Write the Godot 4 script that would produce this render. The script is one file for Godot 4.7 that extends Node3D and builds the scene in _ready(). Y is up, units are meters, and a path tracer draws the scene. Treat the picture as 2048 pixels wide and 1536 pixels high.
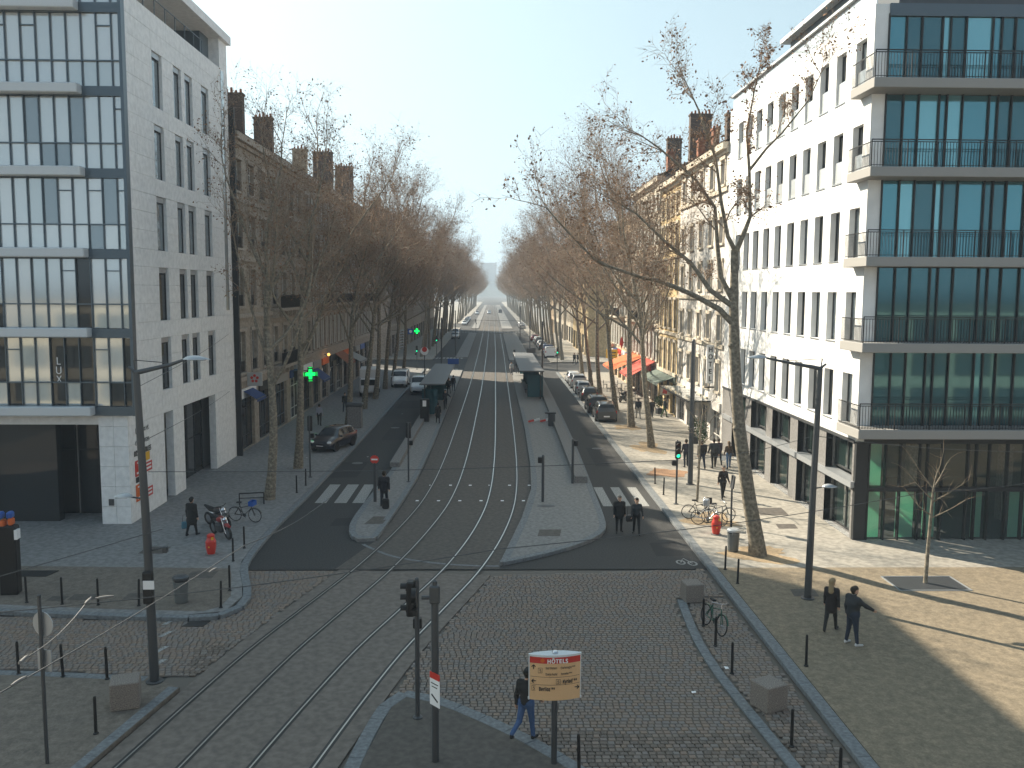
extends Node3D
# A wide city street with tram tracks, seen from a terrace 11 m up. x right, y up, the street runs towards -z; d below means metres along it.

class MB:
	var v := PackedVector3Array()
	var n := PackedVector3Array()
	var c := PackedColorArray()
	var col := Color(1, 1, 1)
	var colored := false
	func tri(a: Vector3, b: Vector3, e: Vector3, na: Vector3, nb: Vector3, ne: Vector3):
		if (e - a).cross(b - a).dot(na + nb + ne) < 0.0:
			var t := b
			b = e; e = t
			t = nb
			nb = ne; ne = t
		v.append(a); v.append(b); v.append(e)
		n.append(na); n.append(nb); n.append(ne)
		if colored:
			c.append(col); c.append(col); c.append(col)
	func qn(a: Vector3, b: Vector3, e: Vector3, f: Vector3, m: Vector3):
		if (e - a).cross(b - a).dot(m) < 0.0:
			var t := b
			b = f; f = t
		tri(a, b, e, m, m, m); tri(a, e, f, m, m, m)
	func quad(a: Vector3, b: Vector3, e: Vector3, f: Vector3):
		var m := (e - a).cross(b - f).normalized()
		qn(a, b, e, f, m)
	func box(p: Vector3, s: Vector3, t := Basis.IDENTITY):
		var x := t.x * s.x * 0.5
		var y := t.y * s.y * 0.5
		var z := t.z * s.z * 0.5
		for k in 3:
			var a: Vector3 = [x, y, z][k]
			var b: Vector3 = [y, z, x][k]
			var e: Vector3 = [z, x, y][k]
			for g in [-1.0, 1.0]:
				qn(p + a * g - b - e, p + a * g + b - e, p + a * g + b + e, p + a * g - b + e, a.normalized() * g)
	func span(a: Vector3, b: Vector3):
		box((a + b) * 0.5, (b - a).abs())
	func bevel(p: Vector3, s: Vector3, r: float, t := Basis.IDENTITY):
		var h := s * 0.5
		var ax := [t.x, t.y, t.z]
		for k in 3:
			var j := (k + 1) % 3
			var l := (k + 2) % 3
			for g in [-1.0, 1.0]:
				var o: Vector3 = p + ax[k] * h[k] * g
				var b: Vector3 = ax[j] * (h[j] - r)
				var e: Vector3 = ax[l] * (h[l] - r)
				qn(o - b - e, o + b - e, o + b + e, o - b + e, ax[k] * g)
				for q in [-1.0, 1.0]:
					var o2: Vector3 = p + ax[j] * h[j] * q
					var b1: Vector3 = ax[j] * (h[j] - r) * q
					var b2: Vector3 = ax[k] * (h[k] - r) * g
					qn(o + b1 - e, o + b1 + e, o2 + b2 + e, o2 + b2 - e, (ax[k] * g + ax[j] * q).normalized())
		for i in [-1.0, 1.0]:
			for j in [-1.0, 1.0]:
				for l in [-1.0, 1.0]:
					var m: Vector3 = (t.x * i + t.y * j + t.z * l).normalized()
					var a1: Vector3 = p + t.x * h.x * i + t.y * (h.y - r) * j + t.z * (h.z - r) * l
					var a2: Vector3 = p + t.x * (h.x - r) * i + t.y * h.y * j + t.z * (h.z - r) * l
					var a3: Vector3 = p + t.x * (h.x - r) * i + t.y * (h.y - r) * j + t.z * h.z * l
					if (a3 - a1).cross(a2 - a1).dot(m) < 0.0:
						tri(a1, a3, a2, m, m, m)
					else:
						tri(a1, a2, a3, m, m, m)
	func tube(pts: Array, rad: Array, k := 8, cap := true):
		var u := Vector3.ZERO
		var prev := []
		var prevn := []
		for i in pts.size():
			var p: Vector3 = pts[i]
			var t: Vector3
			if i == 0:
				t = (pts[1] - p)
			elif i == pts.size() - 1:
				t = p - pts[i - 1]
			else:
				t = pts[i + 1] - pts[i - 1]
			t = t.normalized()
			if u == Vector3.ZERO:
				u = t.cross(Vector3.UP if absf(t.y) < 0.9 else Vector3.RIGHT).normalized()
			else:
				u = (u - t * u.dot(t)).normalized()
			var w := t.cross(u)
			var ring := []
			var rn := []
			for j in k:
				var a := TAU * j / k
				var m := u * cos(a) + w * sin(a)
				rn.append(m)
				ring.append(p + m * float(rad[i]))
			if i > 0:
				for j in k:
					var l := (j + 1) % k
					tri(prev[j], prev[l], ring[l], prevn[j], prevn[l], rn[l])
					tri(prev[j], ring[l], ring[j], prevn[j], rn[l], rn[j])
			if cap and (i == 0 or i == pts.size() - 1):
				var m2 := -t if i == 0 else t
				for j in range(1, k - 1):
					tri(ring[0], ring[j], ring[j + 1], m2, m2, m2)
			prev = ring
			prevn = rn
	func rod(a: Vector3, b: Vector3, r: float, k := 6):
		tube([a, b], [r, r], k)
	func twig(a: Vector3, b: Vector3, ra: float, rb: float):
		var t := (b - a).normalized()
		var u := t.cross(Vector3(0.31, 0.77, 0.55)).normalized()
		var w := t.cross(u)
		var p1 := u
		var p2 := u * -0.5 + w * 0.866
		var p3 := u * -0.5 - w * 0.866
		tri(a + p1 * ra, a + p2 * ra, b + p2 * rb, p1, p2, p2); tri(a + p1 * ra, b + p2 * rb, b + p1 * rb, p1, p2, p1)
		tri(a + p2 * ra, a + p3 * ra, b + p3 * rb, p2, p3, p3); tri(a + p2 * ra, b + p3 * rb, b + p2 * rb, p2, p3, p2)
		tri(a + p3 * ra, a + p1 * ra, b + p1 * rb, p3, p1, p1); tri(a + p3 * ra, b + p1 * rb, b + p3 * rb, p3, p1, p3)
	func lathe(p: Vector3, prof: Array, k := 14, t := Basis.IDENTITY):
		for i in prof.size() - 1:
			var a: Vector2 = prof[i]
			var b: Vector2 = prof[i + 1]
			var g := (b - a)
			if g.length() < 1e-6:
				continue
			var nr := Vector2(g.y, -g.x).normalized()
			for j in k:
				var a0 := TAU * j / k
				var a1 := TAU * (j + 1) / k
				var e0 := Vector3(cos(a0), 0, sin(a0))
				var e1 := Vector3(cos(a1), 0, sin(a1))
				var n0 := t * (e0 * nr.x + Vector3(0, nr.y, 0))
				var n1 := t * (e1 * nr.x + Vector3(0, nr.y, 0))
				var q0 := p + t * (e0 * a.x + Vector3(0, a.y, 0))
				var q1 := p + t * (e1 * a.x + Vector3(0, a.y, 0))
				var q2 := p + t * (e1 * b.x + Vector3(0, b.y, 0))
				var q3 := p + t * (e0 * b.x + Vector3(0, b.y, 0))
				if a.x > 1e-6:
					tri(q0, q2, q1, n0, n1, n1)
				if b.x > 1e-6:
					tri(q0, q3, q2, n0, n0, n1)
	func ball(p: Vector3, r: float, s := Vector3.ONE, k := 8):
		var pr := []
		for i in 5:
			var a := -PI / 2 + PI * i / 4.0
			pr.append(Vector2(cos(a) * r, sin(a) * r))
		lathe(p, pr, k, Basis.IDENTITY.scaled(s))
	func octa(p: Vector3, r: float):
		var q := [Vector3(r, 0, 0), Vector3(0, 0, r), Vector3(-r, 0, 0), Vector3(0, 0, -r)]
		for i in 4:
			var a: Vector3 = q[i]
			var b: Vector3 = q[(i + 1) % 4]
			for s in [-1.0, 1.0]:
				tri(p + a, p + b, p + Vector3(0, s * r, 0), a.normalized(), b.normalized(), Vector3(0, s, 0))
	func slab(poly: PackedVector2Array, y0: float, y1: float):
		# poly holds (x, d)
		var ix := Geometry2D.triangulate_polygon(poly)
		for i in range(0, ix.size(), 3):
			var a := poly[ix[i]]
			var b := poly[ix[i + 1]]
			var e := poly[ix[i + 2]]
			var A := Vector3(a.x, y1, -a.y)
			var B := Vector3(b.x, y1, -b.y)
			var E := Vector3(e.x, y1, -e.y)
			if (E - A).cross(B - A).y < 0:
				tri(A, E, B, Vector3.UP, Vector3.UP, Vector3.UP)
			else:
				tri(A, B, E, Vector3.UP, Vector3.UP, Vector3.UP)
		var cw := 1.0 if Geometry2D.is_polygon_clockwise(poly) else -1.0
		if y1 > y0:
			for i in poly.size():
				var a := poly[i]
				var b := poly[(i + 1) % poly.size()]
				var g := (b - a).normalized()
				qn(Vector3(a.x, y0, -a.y), Vector3(b.x, y0, -b.y), Vector3(b.x, y1, -b.y), Vector3(a.x, y1, -a.y), Vector3(-g.y * cw, 0, -g.x * cw))
	func mesh() -> ArrayMesh:
		var a := []
		a.resize(Mesh.ARRAY_MAX)
		a[Mesh.ARRAY_VERTEX] = v
		a[Mesh.ARRAY_NORMAL] = n
		if colored:
			a[Mesh.ARRAY_COLOR] = c
		var m := ArrayMesh.new()
		if v.size() > 0:
			m.add_surface_from_arrays(Mesh.PRIMITIVE_TRIANGLES, a)
		return m

var R := RandomNumberGenerator.new()
var M := {}
var used := {}
var meshes := {}

func D(x: float, y: float, d: float) -> Vector3:
	return Vector3(x, y, -d)

func numbered(parent: Node, called: String) -> String:
	var key := str(parent.get_instance_id()) + called
	var k: int = used.get(key, 0)
	used[key] = k + 1
	return called if k == 0 else "%s_%03d" % [called, k]

func thing(called: String, label: String, category: String, at := Vector3.ZERO, turn := 0.0, group := "") -> Node3D:
	var o := Node3D.new()
	o.name = numbered(self, called)
	add_child(o)
	o.position = at
	o.rotation.y = turn
	o.set_meta("label", label)
	o.set_meta("category", category)
	if group != "":
		o.set_meta("group", group)
	return o

# a mesh as a part; world = true: the vertices are in world coordinates
func part(called: String, src, material, parent: Node3D, world := false) -> MeshInstance3D:
	var o := MeshInstance3D.new()
	o.name = numbered(parent, called)
	o.mesh = src.mesh() if src is MB else src
	if material:
		o.material_override = material
	parent.add_child(o)
	if world:
		o.transform = parent.global_transform.affine_inverse()
	return o

func struct(called: String, src, material, parent: Node3D = self) -> MeshInstance3D:
	var o := part(called, src, material, parent)
	if parent == self:
		o.set_meta("kind", "structure")
	return o

func single(called: String, src, material, label: String, category: String, group := "", at := Vector3.ZERO, turn := 0.0) -> MeshInstance3D:
	var o := part(called, src, material, self)
	o.position = at
	o.rotation.y = turn
	o.set_meta("label", label)
	o.set_meta("category", category)
	if group != "":
		o.set_meta("group", group)
	return o

func dup(o: Node3D, called: String, at: Vector3, turn := 0.0, label := "", sc := 1.0) -> Node3D:
	var r: Node3D = o.duplicate()
	r.name = numbered(self, called)
	add_child(r)
	r.position = at
	r.rotation = Vector3(0, turn, 0)
	r.scale = Vector3.ONE * sc
	if label != "":
		r.set_meta("label", label)
	return r

func noise(freq: float, lo: float, hi: float, seed_: int, kind := FastNoiseLite.TYPE_SIMPLEX_SMOOTH, oct := 4, size := 256, gain := 0.5) -> NoiseTexture2D:
	var f := FastNoiseLite.new()
	f.noise_type = kind
	f.frequency = freq
	f.seed = seed_
	f.fractal_octaves = oct
	f.fractal_gain = gain
	var t := NoiseTexture2D.new()
	t.width = size
	t.height = size
	t.seamless = true
	t.noise = f
	var g := Gradient.new()
	g.set_color(0, Color(lo, lo, lo))
	g.set_color(1, Color(hi, hi, hi))
	t.color_ramp = g
	return t

# colours are real-world (linear) values
func mat(key: String, r: float, g: float, b: float, rough := 0.8, metal := 0.0, tex = null, per_metre := 0.3) -> StandardMaterial3D:
	var m := StandardMaterial3D.new()
	m.albedo_color = Color(r, g, b).linear_to_srgb()
	m.roughness = rough
	m.metallic = metal
	if tex:
		m.albedo_texture = tex
		m.uv1_triplanar = true
		m.uv1_world_triplanar = true
		m.uv1_scale = Vector3.ONE * per_metre
	M[key] = m
	return m

func vmat(key: String, rough := 0.8) -> StandardMaterial3D:
	var m := mat(key, 1, 1, 1, rough)
	m.vertex_color_use_as_albedo = true
	return m

func glass(key: String, r: float, g: float, b: float, alpha: float) -> StandardMaterial3D:
	var m := mat(key, r, g, b, 0.02)
	m.albedo_color.a = alpha
	m.transparency = BaseMaterial3D.TRANSPARENCY_ALPHA
	return m

func glow(key: String, r: float, g: float, b: float, e: float) -> StandardMaterial3D:
	var m := mat(key, r * 0.5, g * 0.5, b * 0.5, 0.4)
	m.emission_enabled = true
	m.emission = Color(r, g, b).linear_to_srgb()
	m.emission_energy_multiplier = e
	return m

func text(s: String, height: float, material, parent: Node3D, at: Vector3, basis_ := Basis.IDENTITY, called := "lettering", font := "Droid Sans", weight := 400, depth := 0.01, wide := 1.0, align := HORIZONTAL_ALIGNMENT_CENTER) -> MeshInstance3D:
	var t := TextMesh.new()
	var f := SystemFont.new()
	f.font_names = PackedStringArray([font])
	f.font_weight = weight
	t.font = f
	t.text = s
	t.font_size = 64
	t.pixel_size = height / 64.0 * 1.35
	t.depth = depth
	t.curve_step = 2.0
	t.horizontal_alignment = align
	var o := MeshInstance3D.new()
	o.name = numbered(parent, called)
	o.mesh = t
	o.material_override = material
	parent.add_child(o)
	o.transform = Transform3D(basis_.scaled_local(Vector3(wide, 1, 1)), at)
	return o

func _ready():
	R.seed = 7
	var cam := Camera3D.new()
	cam.name = "camera"
	add_child(cam)
	cam.position = Vector3(0, 11, 0)
	cam.rotation_order = EULER_ORDER_YXZ
	cam.rotation_degrees = Vector3(-5.8996, -1.28, 0.3)
	cam.fov = 46.2127
	cam.near = 0.1
	cam.far = 6000.0
	cam.current = true
	var we := WorldEnvironment.new()
	we.name = "world_environment"
	var env := Environment.new()
	env.background_mode = Environment.BG_SKY
	env.tonemap_mode = Environment.TONE_MAPPER_LINEAR
	env.tonemap_exposure = 2.4
	var sky := Sky.new()
	var sm := PanoramaSkyMaterial.new()
	var az := deg_to_rad(47.0)
	var el := deg_to_rad(33.0)
	var to_sun := Vector3(-sin(az) * cos(el), sin(el), -cos(az) * cos(el))
	sm.panorama = clear_sky(to_sun, 2.4)
	sky.sky_material = sm
	env.sky = sky
	env.sdfgi_enabled = true
	env.ssao_enabled = true
	env.ssil_enabled = true
	env.fog_enabled = true
	env.fog_density = 0.00055
	env.fog_light_color = Color(0.86, 0.93, 1.0)
	we.environment = env
	add_child(we)
	var sun := DirectionalLight3D.new()
	sun.name = "sun"
	sun.light_energy = 1.6
	sun.light_color = Color(1.0, 0.95, 0.86)
	sun.light_angular_distance = 0.5
	sun.shadow_enabled = true
	add_child(sun)
	sun.look_at_from_position(to_sun * 50.0, Vector3.ZERO)
	materials()
	ground()
	left_modern()
	right_modern()
	old_rows()
	trees()
	street_furniture()
	vehicles()
	people()
	details()

# hazy clear winter sky: bright along the horizon and round the sun, deep blue overhead
func clear_sky(to_sun: Vector3, exposure: float) -> ImageTexture:
	var w := 384
	var h := 192
	var im := Image.create(w, h, false, Image.FORMAT_RGBF)
	var zen := Vector3(0.11, 0.21, 0.36)
	var hor := Vector3(0.72, 0.9, 1.01)
	for y in h:
		var el := (0.5 - (y + 0.5) / h) * PI
		for x in w:
			var az := (x + 0.5) / w * TAU
			var c := Vector3(0.16, 0.16, 0.16)
			if el > -0.02:
				var dir := Vector3(sin(az) * cos(el), sin(el), -cos(az) * cos(el))
				var cs := dir.dot(to_sun)
				c = zen.lerp(hor, pow(1.0 - maxf(0.0, sin(el)), 2.2))
				c += Vector3(0.42, 0.58, 0.54) * pow((1.0 + cs) * 0.5, 3.0)
				c += Vector3(0.8, 0.74, 0.66) * pow(maxf(0.0, cs), 5.0)
			c /= exposure
			im.set_pixel(x, y, Color(c.x, c.y, c.z))
	return ImageTexture.create_from_image(im)

func materials():
	var fine := noise(0.05, 0.72, 1.0, 3)
	var coarse := noise(0.02, 0.76, 1.0, 5, FastNoiseLite.TYPE_SIMPLEX_SMOOTH, 6, 512)
	var grit := noise(0.12, 0.55, 1.0, 11, FastNoiseLite.TYPE_SIMPLEX_SMOOTH, 3)
	var cell := noise(0.03, 0.62, 1.0, 21, FastNoiseLite.TYPE_SIMPLEX_SMOOTH, 5, 512, 0.95)
	var bark := noise(0.03, 0.45, 1.0, 31, FastNoiseLite.TYPE_CELLULAR, 2)
	M["fine"] = fine
	mat("earth", 0.09, 0.09, 0.085, 0.95, 0.0, coarse, 0.02)
	mat("asphalt", 0.060, 0.059, 0.058, 0.85, 0.0, grit, 0.35)
	mat("asphalt_patch", 0.029, 0.030, 0.033, 0.85, 0.0, grit, 0.5)
	mat("trackbed", 0.115, 0.100, 0.086, 0.85, 0.0, coarse, 0.35)
	mat("concrete_band", 0.195, 0.165, 0.14, 0.85, 0.0, coarse, 0.3)
	mat("island", 0.260, 0.255, 0.245, 0.85, 0.0, coarse, 0.4)
	mat("kerb", 0.220, 0.237, 0.248, 0.8, 0.0, fine, 0.5)
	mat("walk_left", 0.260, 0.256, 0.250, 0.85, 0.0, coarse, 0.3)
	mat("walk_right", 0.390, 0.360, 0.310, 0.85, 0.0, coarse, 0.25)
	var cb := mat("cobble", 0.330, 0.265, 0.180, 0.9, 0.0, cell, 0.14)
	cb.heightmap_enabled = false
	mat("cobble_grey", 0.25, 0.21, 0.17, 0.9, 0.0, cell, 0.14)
	mat("sand", 0.420, 0.310, 0.190, 0.95, 0.0, coarse, 0.5)
	mat("rust_patch", 0.400, 0.230, 0.130, 0.95, 0.0, coarse, 0.6)
	mat("joint", 0.135, 0.118, 0.100, 0.95)
	vmat("sett_mix", 0.85)
	for k in 4:
		var s: Array = [[0.215, 0.171, 0.138], [0.2, 0.163, 0.134], [0.222, 0.176, 0.142], [0.205, 0.168, 0.141]][k]
		mat("sett%d" % k, s[0], s[1], s[2], 0.85, 0.0, fine, 1.3)
	mat("paint", 0.500, 0.500, 0.480, 0.7, 0.0, noise(0.06, 0.5, 1.0, 41), 0.8)
	mat("rail", 0.5, 0.49, 0.47, 0.33, 1.0)
	mat("dark", 0.012, 0.013, 0.014, 0.6)
	mat("white_panel", 0.860, 0.855, 0.840, 0.75, 0.0, noise(0.03, 0.9, 1.0, 61), 0.3)
	mat("white_render", 0.86, 0.86, 0.85, 0.8, 0.0, noise(0.02, 0.9, 1.0, 51), 0.12)
	mat("white_metal", 0.58, 0.6, 0.61, 0.4)
	mat("grey_concrete", 0.240, 0.232, 0.225, 0.8, 0.0, fine, 0.5)
	mat("slab_grey", 0.3, 0.29, 0.275, 0.8)
	mat("frame_blue", 0.085, 0.115, 0.140, 0.35, 0.3)
	mat("frame_dark", 0.013, 0.015, 0.017, 0.6)
	mat("panel_core", 0.45, 0.445, 0.43, 0.9)
	mat("interior", 0.070, 0.080, 0.080, 0.8)
	mat("shelter_roof", 0.120, 0.124, 0.130, 0.6)
	mat("sign_pale", 0.42, 0.42, 0.41, 0.6)
	mat("pane_pale", 0.570, 0.600, 0.605, 0.07, 0.5)
	mat("pane_pale2", 0.500, 0.540, 0.545, 0.05, 0.55)
	mat("pane_pale3", 0.630, 0.650, 0.650, 0.1, 0.45)
	mat("pane_mid", 0.270, 0.310, 0.330, 0.04, 0.6)
	mat("pane_dark", 0.05, 0.056, 0.06, 0.03, 0.35)
	mat("pane_teal", 0.06, 0.15, 0.175, 0.04, 0.65)
	mat("pane_teal2", 0.1, 0.27, 0.32, 0.05, 0.65)
	mat("pane_teal3", 0.2, 0.44, 0.49, 0.07, 0.6)
	mat("pane_old", 0.03, 0.03, 0.032, 0.06)
	mat("blind", 0.12, 0.1, 0.09, 0.7)
	glass("pane_clear", 0.05, 0.09, 0.085, 0.18)
	var gp := mat("green_panel", 0.420, 0.800, 0.640, 0.5)
	gp.backlight_enabled = true
	gp.backlight = Color(0.7, 0.95, 0.85)
	mat("stone_left", 0.399, 0.344, 0.277, 0.9, 0.0, coarse, 0.25)
	mat("stone_left2", 0.458, 0.405, 0.341, 0.9, 0.0, coarse, 0.25)
	mat("stone_left3", 0.369, 0.320, 0.271, 0.9, 0.0, coarse, 0.25)
	mat("stone_trim", 0.448, 0.394, 0.330, 0.9, 0.0, coarse, 0.5)
	mat("plaster_white", 0.72, 0.69, 0.65, 0.9, 0.0, coarse, 0.15)
	mat("plaster_yellow", 0.66, 0.5, 0.27, 0.9, 0.0, coarse, 0.2)
	mat("plaster_ochre", 0.62, 0.46, 0.3, 0.9, 0.0, coarse, 0.2)
	mat("plaster_cream", 0.68, 0.6, 0.48, 0.9, 0.0, coarse, 0.2)
	mat("roof_slate", 0.07, 0.07, 0.075, 0.7, 0.0, coarse, 0.4)
	mat("roof_tile", 0.2, 0.11, 0.075, 0.85, 0.0, coarse, 0.5)
	mat("brick", 0.15, 0.1, 0.075, 0.9, 0.0, grit, 0.4)
	mat("brick_orange", 0.36, 0.13, 0.06, 0.9, 0.0, fine, 0.6)
	mat("wood_white", 0.55, 0.54, 0.5, 0.7)
	mat("shutter_grey", 0.3, 0.29, 0.27, 0.8)
	mat("iron", 0.014, 0.014, 0.015, 0.5, 0.3)
	mat("metal_grey", 0.072, 0.077, 0.083, 0.45, 0.4)
	mat("metal_pale", 0.4, 0.42, 0.44, 0.4, 0.5)
	mat("bark", 0.420, 0.360, 0.270, 0.9, 0.0, bark, 0.9)
	mat("twigs", 0.270, 0.205, 0.150, 0.9)
	mat("seeds", 0.230, 0.135, 0.080, 0.95)
	mat("granite", 0.360, 0.310, 0.270, 0.85, 0.0, grit, 0.8)
	mat("red", 0.55, 0.035, 0.02, 0.35)
	mat("bin_grey", 0.14, 0.15, 0.15, 0.5, 0.3)
	mat("rubber", 0.015, 0.015, 0.016, 0.8)
	mat("chrome", 0.6, 0.6, 0.62, 0.2, 1.0)
	mat("white_paint", 0.8, 0.8, 0.8, 0.5)
	mat("black_print", 0.02, 0.02, 0.02, 0.6)
	mat("blue_sign", 0.02, 0.09, 0.35, 0.4)
	mat("yellow_sign", 0.75, 0.42, 0.02, 0.5)
	mat("awning_orange", 0.6, 0.13, 0.03, 0.85)
	mat("awning_red", 0.5, 0.07, 0.04, 0.85)
	mat("awning_green", 0.1, 0.13, 0.11, 0.85)
	mat("awning_blue", 0.02, 0.05, 0.16, 0.85)
	mat("plant", 0.04, 0.075, 0.025, 0.8)
	vmat("skin_cloth", 0.85)
	glow("green_glow", 0.0, 1.0, 0.12, 0.9)
	glow("signal_green", 0.02, 0.9, 0.4, 0.9)
	glow("signal_white", 1.0, 0.95, 0.85, 2.0)
	glow("amber_glow", 1.0, 0.5, 0.12, 1.0)
	mat("lens", 0.05, 0.02, 0.015, 0.2)

func strip(mb: MB, pts: Array, w: float, y: float):
	for i in pts.size() - 1:
		var a: Vector2 = pts[i]
		var b: Vector2 = pts[i + 1]
		var p0: Vector2 = pts[maxi(i - 1, 0)]
		var p3: Vector2 = pts[mini(i + 2, pts.size() - 1)]
		var ta := (b - p0).normalized().orthogonal() * w * 0.5
		var tb := (p3 - a).normalized().orthogonal() * w * 0.5
		mb.qn(D(a.x - ta.x, y, a.y - ta.y), D(a.x + ta.x, y, a.y + ta.y), D(b.x + tb.x, y, b.y + tb.y), D(b.x - tb.x, y, b.y - tb.y), Vector3.UP)

func smooth(pts: Array, step := 1.0) -> Array:
	var c := Curve2D.new()
	for i in pts.size():
		var p: Vector2 = pts[i]
		var a: Vector2 = pts[maxi(i - 1, 0)]
		var b: Vector2 = pts[mini(i + 1, pts.size() - 1)]
		var t := (b - a) / 6.0
		var la := (p - a).length()
		var lb := (b - p).length()
		var u := (b - a).normalized()
		c.add_point(p, -u * la / 3.0, u * lb / 3.0)
	var out := []
	var L := c.get_baked_length()
	var k := int(ceil(L / step))
	for i in k + 1:
		out.append(c.sample_baked(L * i / k, true))
	return out

func offset(pts: Array, w: float) -> Array:
	var out := []
	for i in pts.size():
		var a: Vector2 = pts[maxi(i - 1, 0)]
		var b: Vector2 = pts[mini(i + 1, pts.size() - 1)]
		out.append(pts[i] + (b - a).normalized().orthogonal() * w)
	return out

func P2(a: Array) -> Array:
	var o := []
	for i in range(0, a.size(), 2):
		o.append(Vector2(a[i], a[i + 1]))
	return o

# a line of single kerb stones along pts
func kerb_line(parent: Node3D, pts: Array, w: float, y0: float, y1: float, length: float, material = null):
	var line := smooth(pts, length)
	var key := "kerb%.2f_%.2f" % [w, y1 - y0]
	if not meshes.has(key):
		var mb := MB.new()
		mb.bevel(Vector3(0, (y1 - y0) * 0.5, 0), Vector3(1, y1 - y0, w), 0.012)
		meshes[key] = mb.mesh()
	for i in line.size() - 1:
		var a: Vector2 = line[i]
		var b: Vector2 = line[i + 1]
		var m := (a + b) * 0.5
		var g := b - a
		var o := part("kerbstone", meshes[key], material if material else M.kerb, parent)
		o.transform = Transform3D(Basis(Vector3.UP, atan2(g.y, g.x)).scaled_local(Vector3(g.length() - 0.012, 1, 1)), D(m.x, y0 + R.randf() * 0.004, m.y))

var singles := 0
func setts(parent: Node3D, poly: PackedVector2Array, y: float, most: int):
	# rows of granite setts: the nearest ones are single pieces, the rest is one mesh
	var mix := MB.new()
	mix.colored = true
	if not meshes.has("sett"):
		var sb := MB.new()
		sb.bevel(Vector3(0, -0.03, 0), Vector3(0.158, 0.06, 0.146), 0.014)
		meshes["sett"] = sb.mesh()
	var lo := Vector2(1e9, 1e9)
	var hi := -lo
	for p in poly:
		lo = lo.min(p)
		hi = hi.max(p)
	var spots := []
	var row := 0
	var d := lo.y
	while d < hi.y:
		var x := lo.x + R.randf() * 0.17
		while x < hi.x:
			var w := 0.17 * R.randf_range(0.85, 1.2)
			var q := Vector2(x + w * 0.5, d)
			if Geometry2D.is_point_in_polygon(q + Vector2(0.07, 0.06), poly) and Geometry2D.is_point_in_polygon(q - Vector2(0.07, 0.06), poly):
				spots.append([q, w])
			x += w + 0.008
		d += 0.17
		row += 1
	var k := 0
	for s in spots:
		var q: Vector2 = s[0]
		var dy := R.randf_range(-0.005, 0.004)
		if q.y > 19.6 and absf(q.x) < 9.0 and k < most and R.randf() < 0.6:
			k += 1
			var o := part("sett", meshes["sett"], M["sett%d" % (R.randi() % 4)], parent)
			o.transform = Transform3D(Basis(Vector3.UP, R.randf_range(-0.04, 0.04)).scaled_local(Vector3(s[1] / 0.17, 1, 1)), D(q.x, y + dy, q.y))
		else:
			var f := R.randf_range(0.93, 1.07)
			var warm := R.randf_range(0.9, 1.08)
			mix.col = Color(0.21 * f * warm, 0.168 * f, 0.137 * f / warm)
			sett_top(mix, D(q.x, y + dy, q.y), s[1] * 0.47, 0.075)
	var o2 := part("setts", mix, M.sett_mix, parent)
	o2.set_meta("kind", "stuff")

func sett_top(mb: MB, p: Vector3, hx: float, hz: float):
	var t := 0.013
	var a := p + Vector3(-hx + t, 0, -hz + t)
	var b := p + Vector3(hx - t, 0, -hz + t)
	var e := p + Vector3(hx - t, 0, hz - t)
	var f := p + Vector3(-hx + t, 0, hz - t)
	var g := Vector3(0, -0.04, 0)
	mb.qn(a, b, e, f, Vector3.UP)
	mb.qn(a, b, b + g + Vector3(t, 0, -t), a + g + Vector3(-t, 0, -t), Vector3(0, 0.5, -0.866))
	mb.qn(f, e, e + g + Vector3(t, 0, t), f + g + Vector3(-t, 0, t), Vector3(0, 0.5, 0.866))
	mb.qn(a, f, f + g + Vector3(-t, 0, t), a + g + Vector3(-t, 0, -t), Vector3(-0.866, 0.5, 0))
	mb.qn(b, e, e + g + Vector3(t, 0, t), b + g + Vector3(t, 0, -t), Vector3(0.866, 0.5, 0))

var T1: Array
var T2: Array

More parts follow.
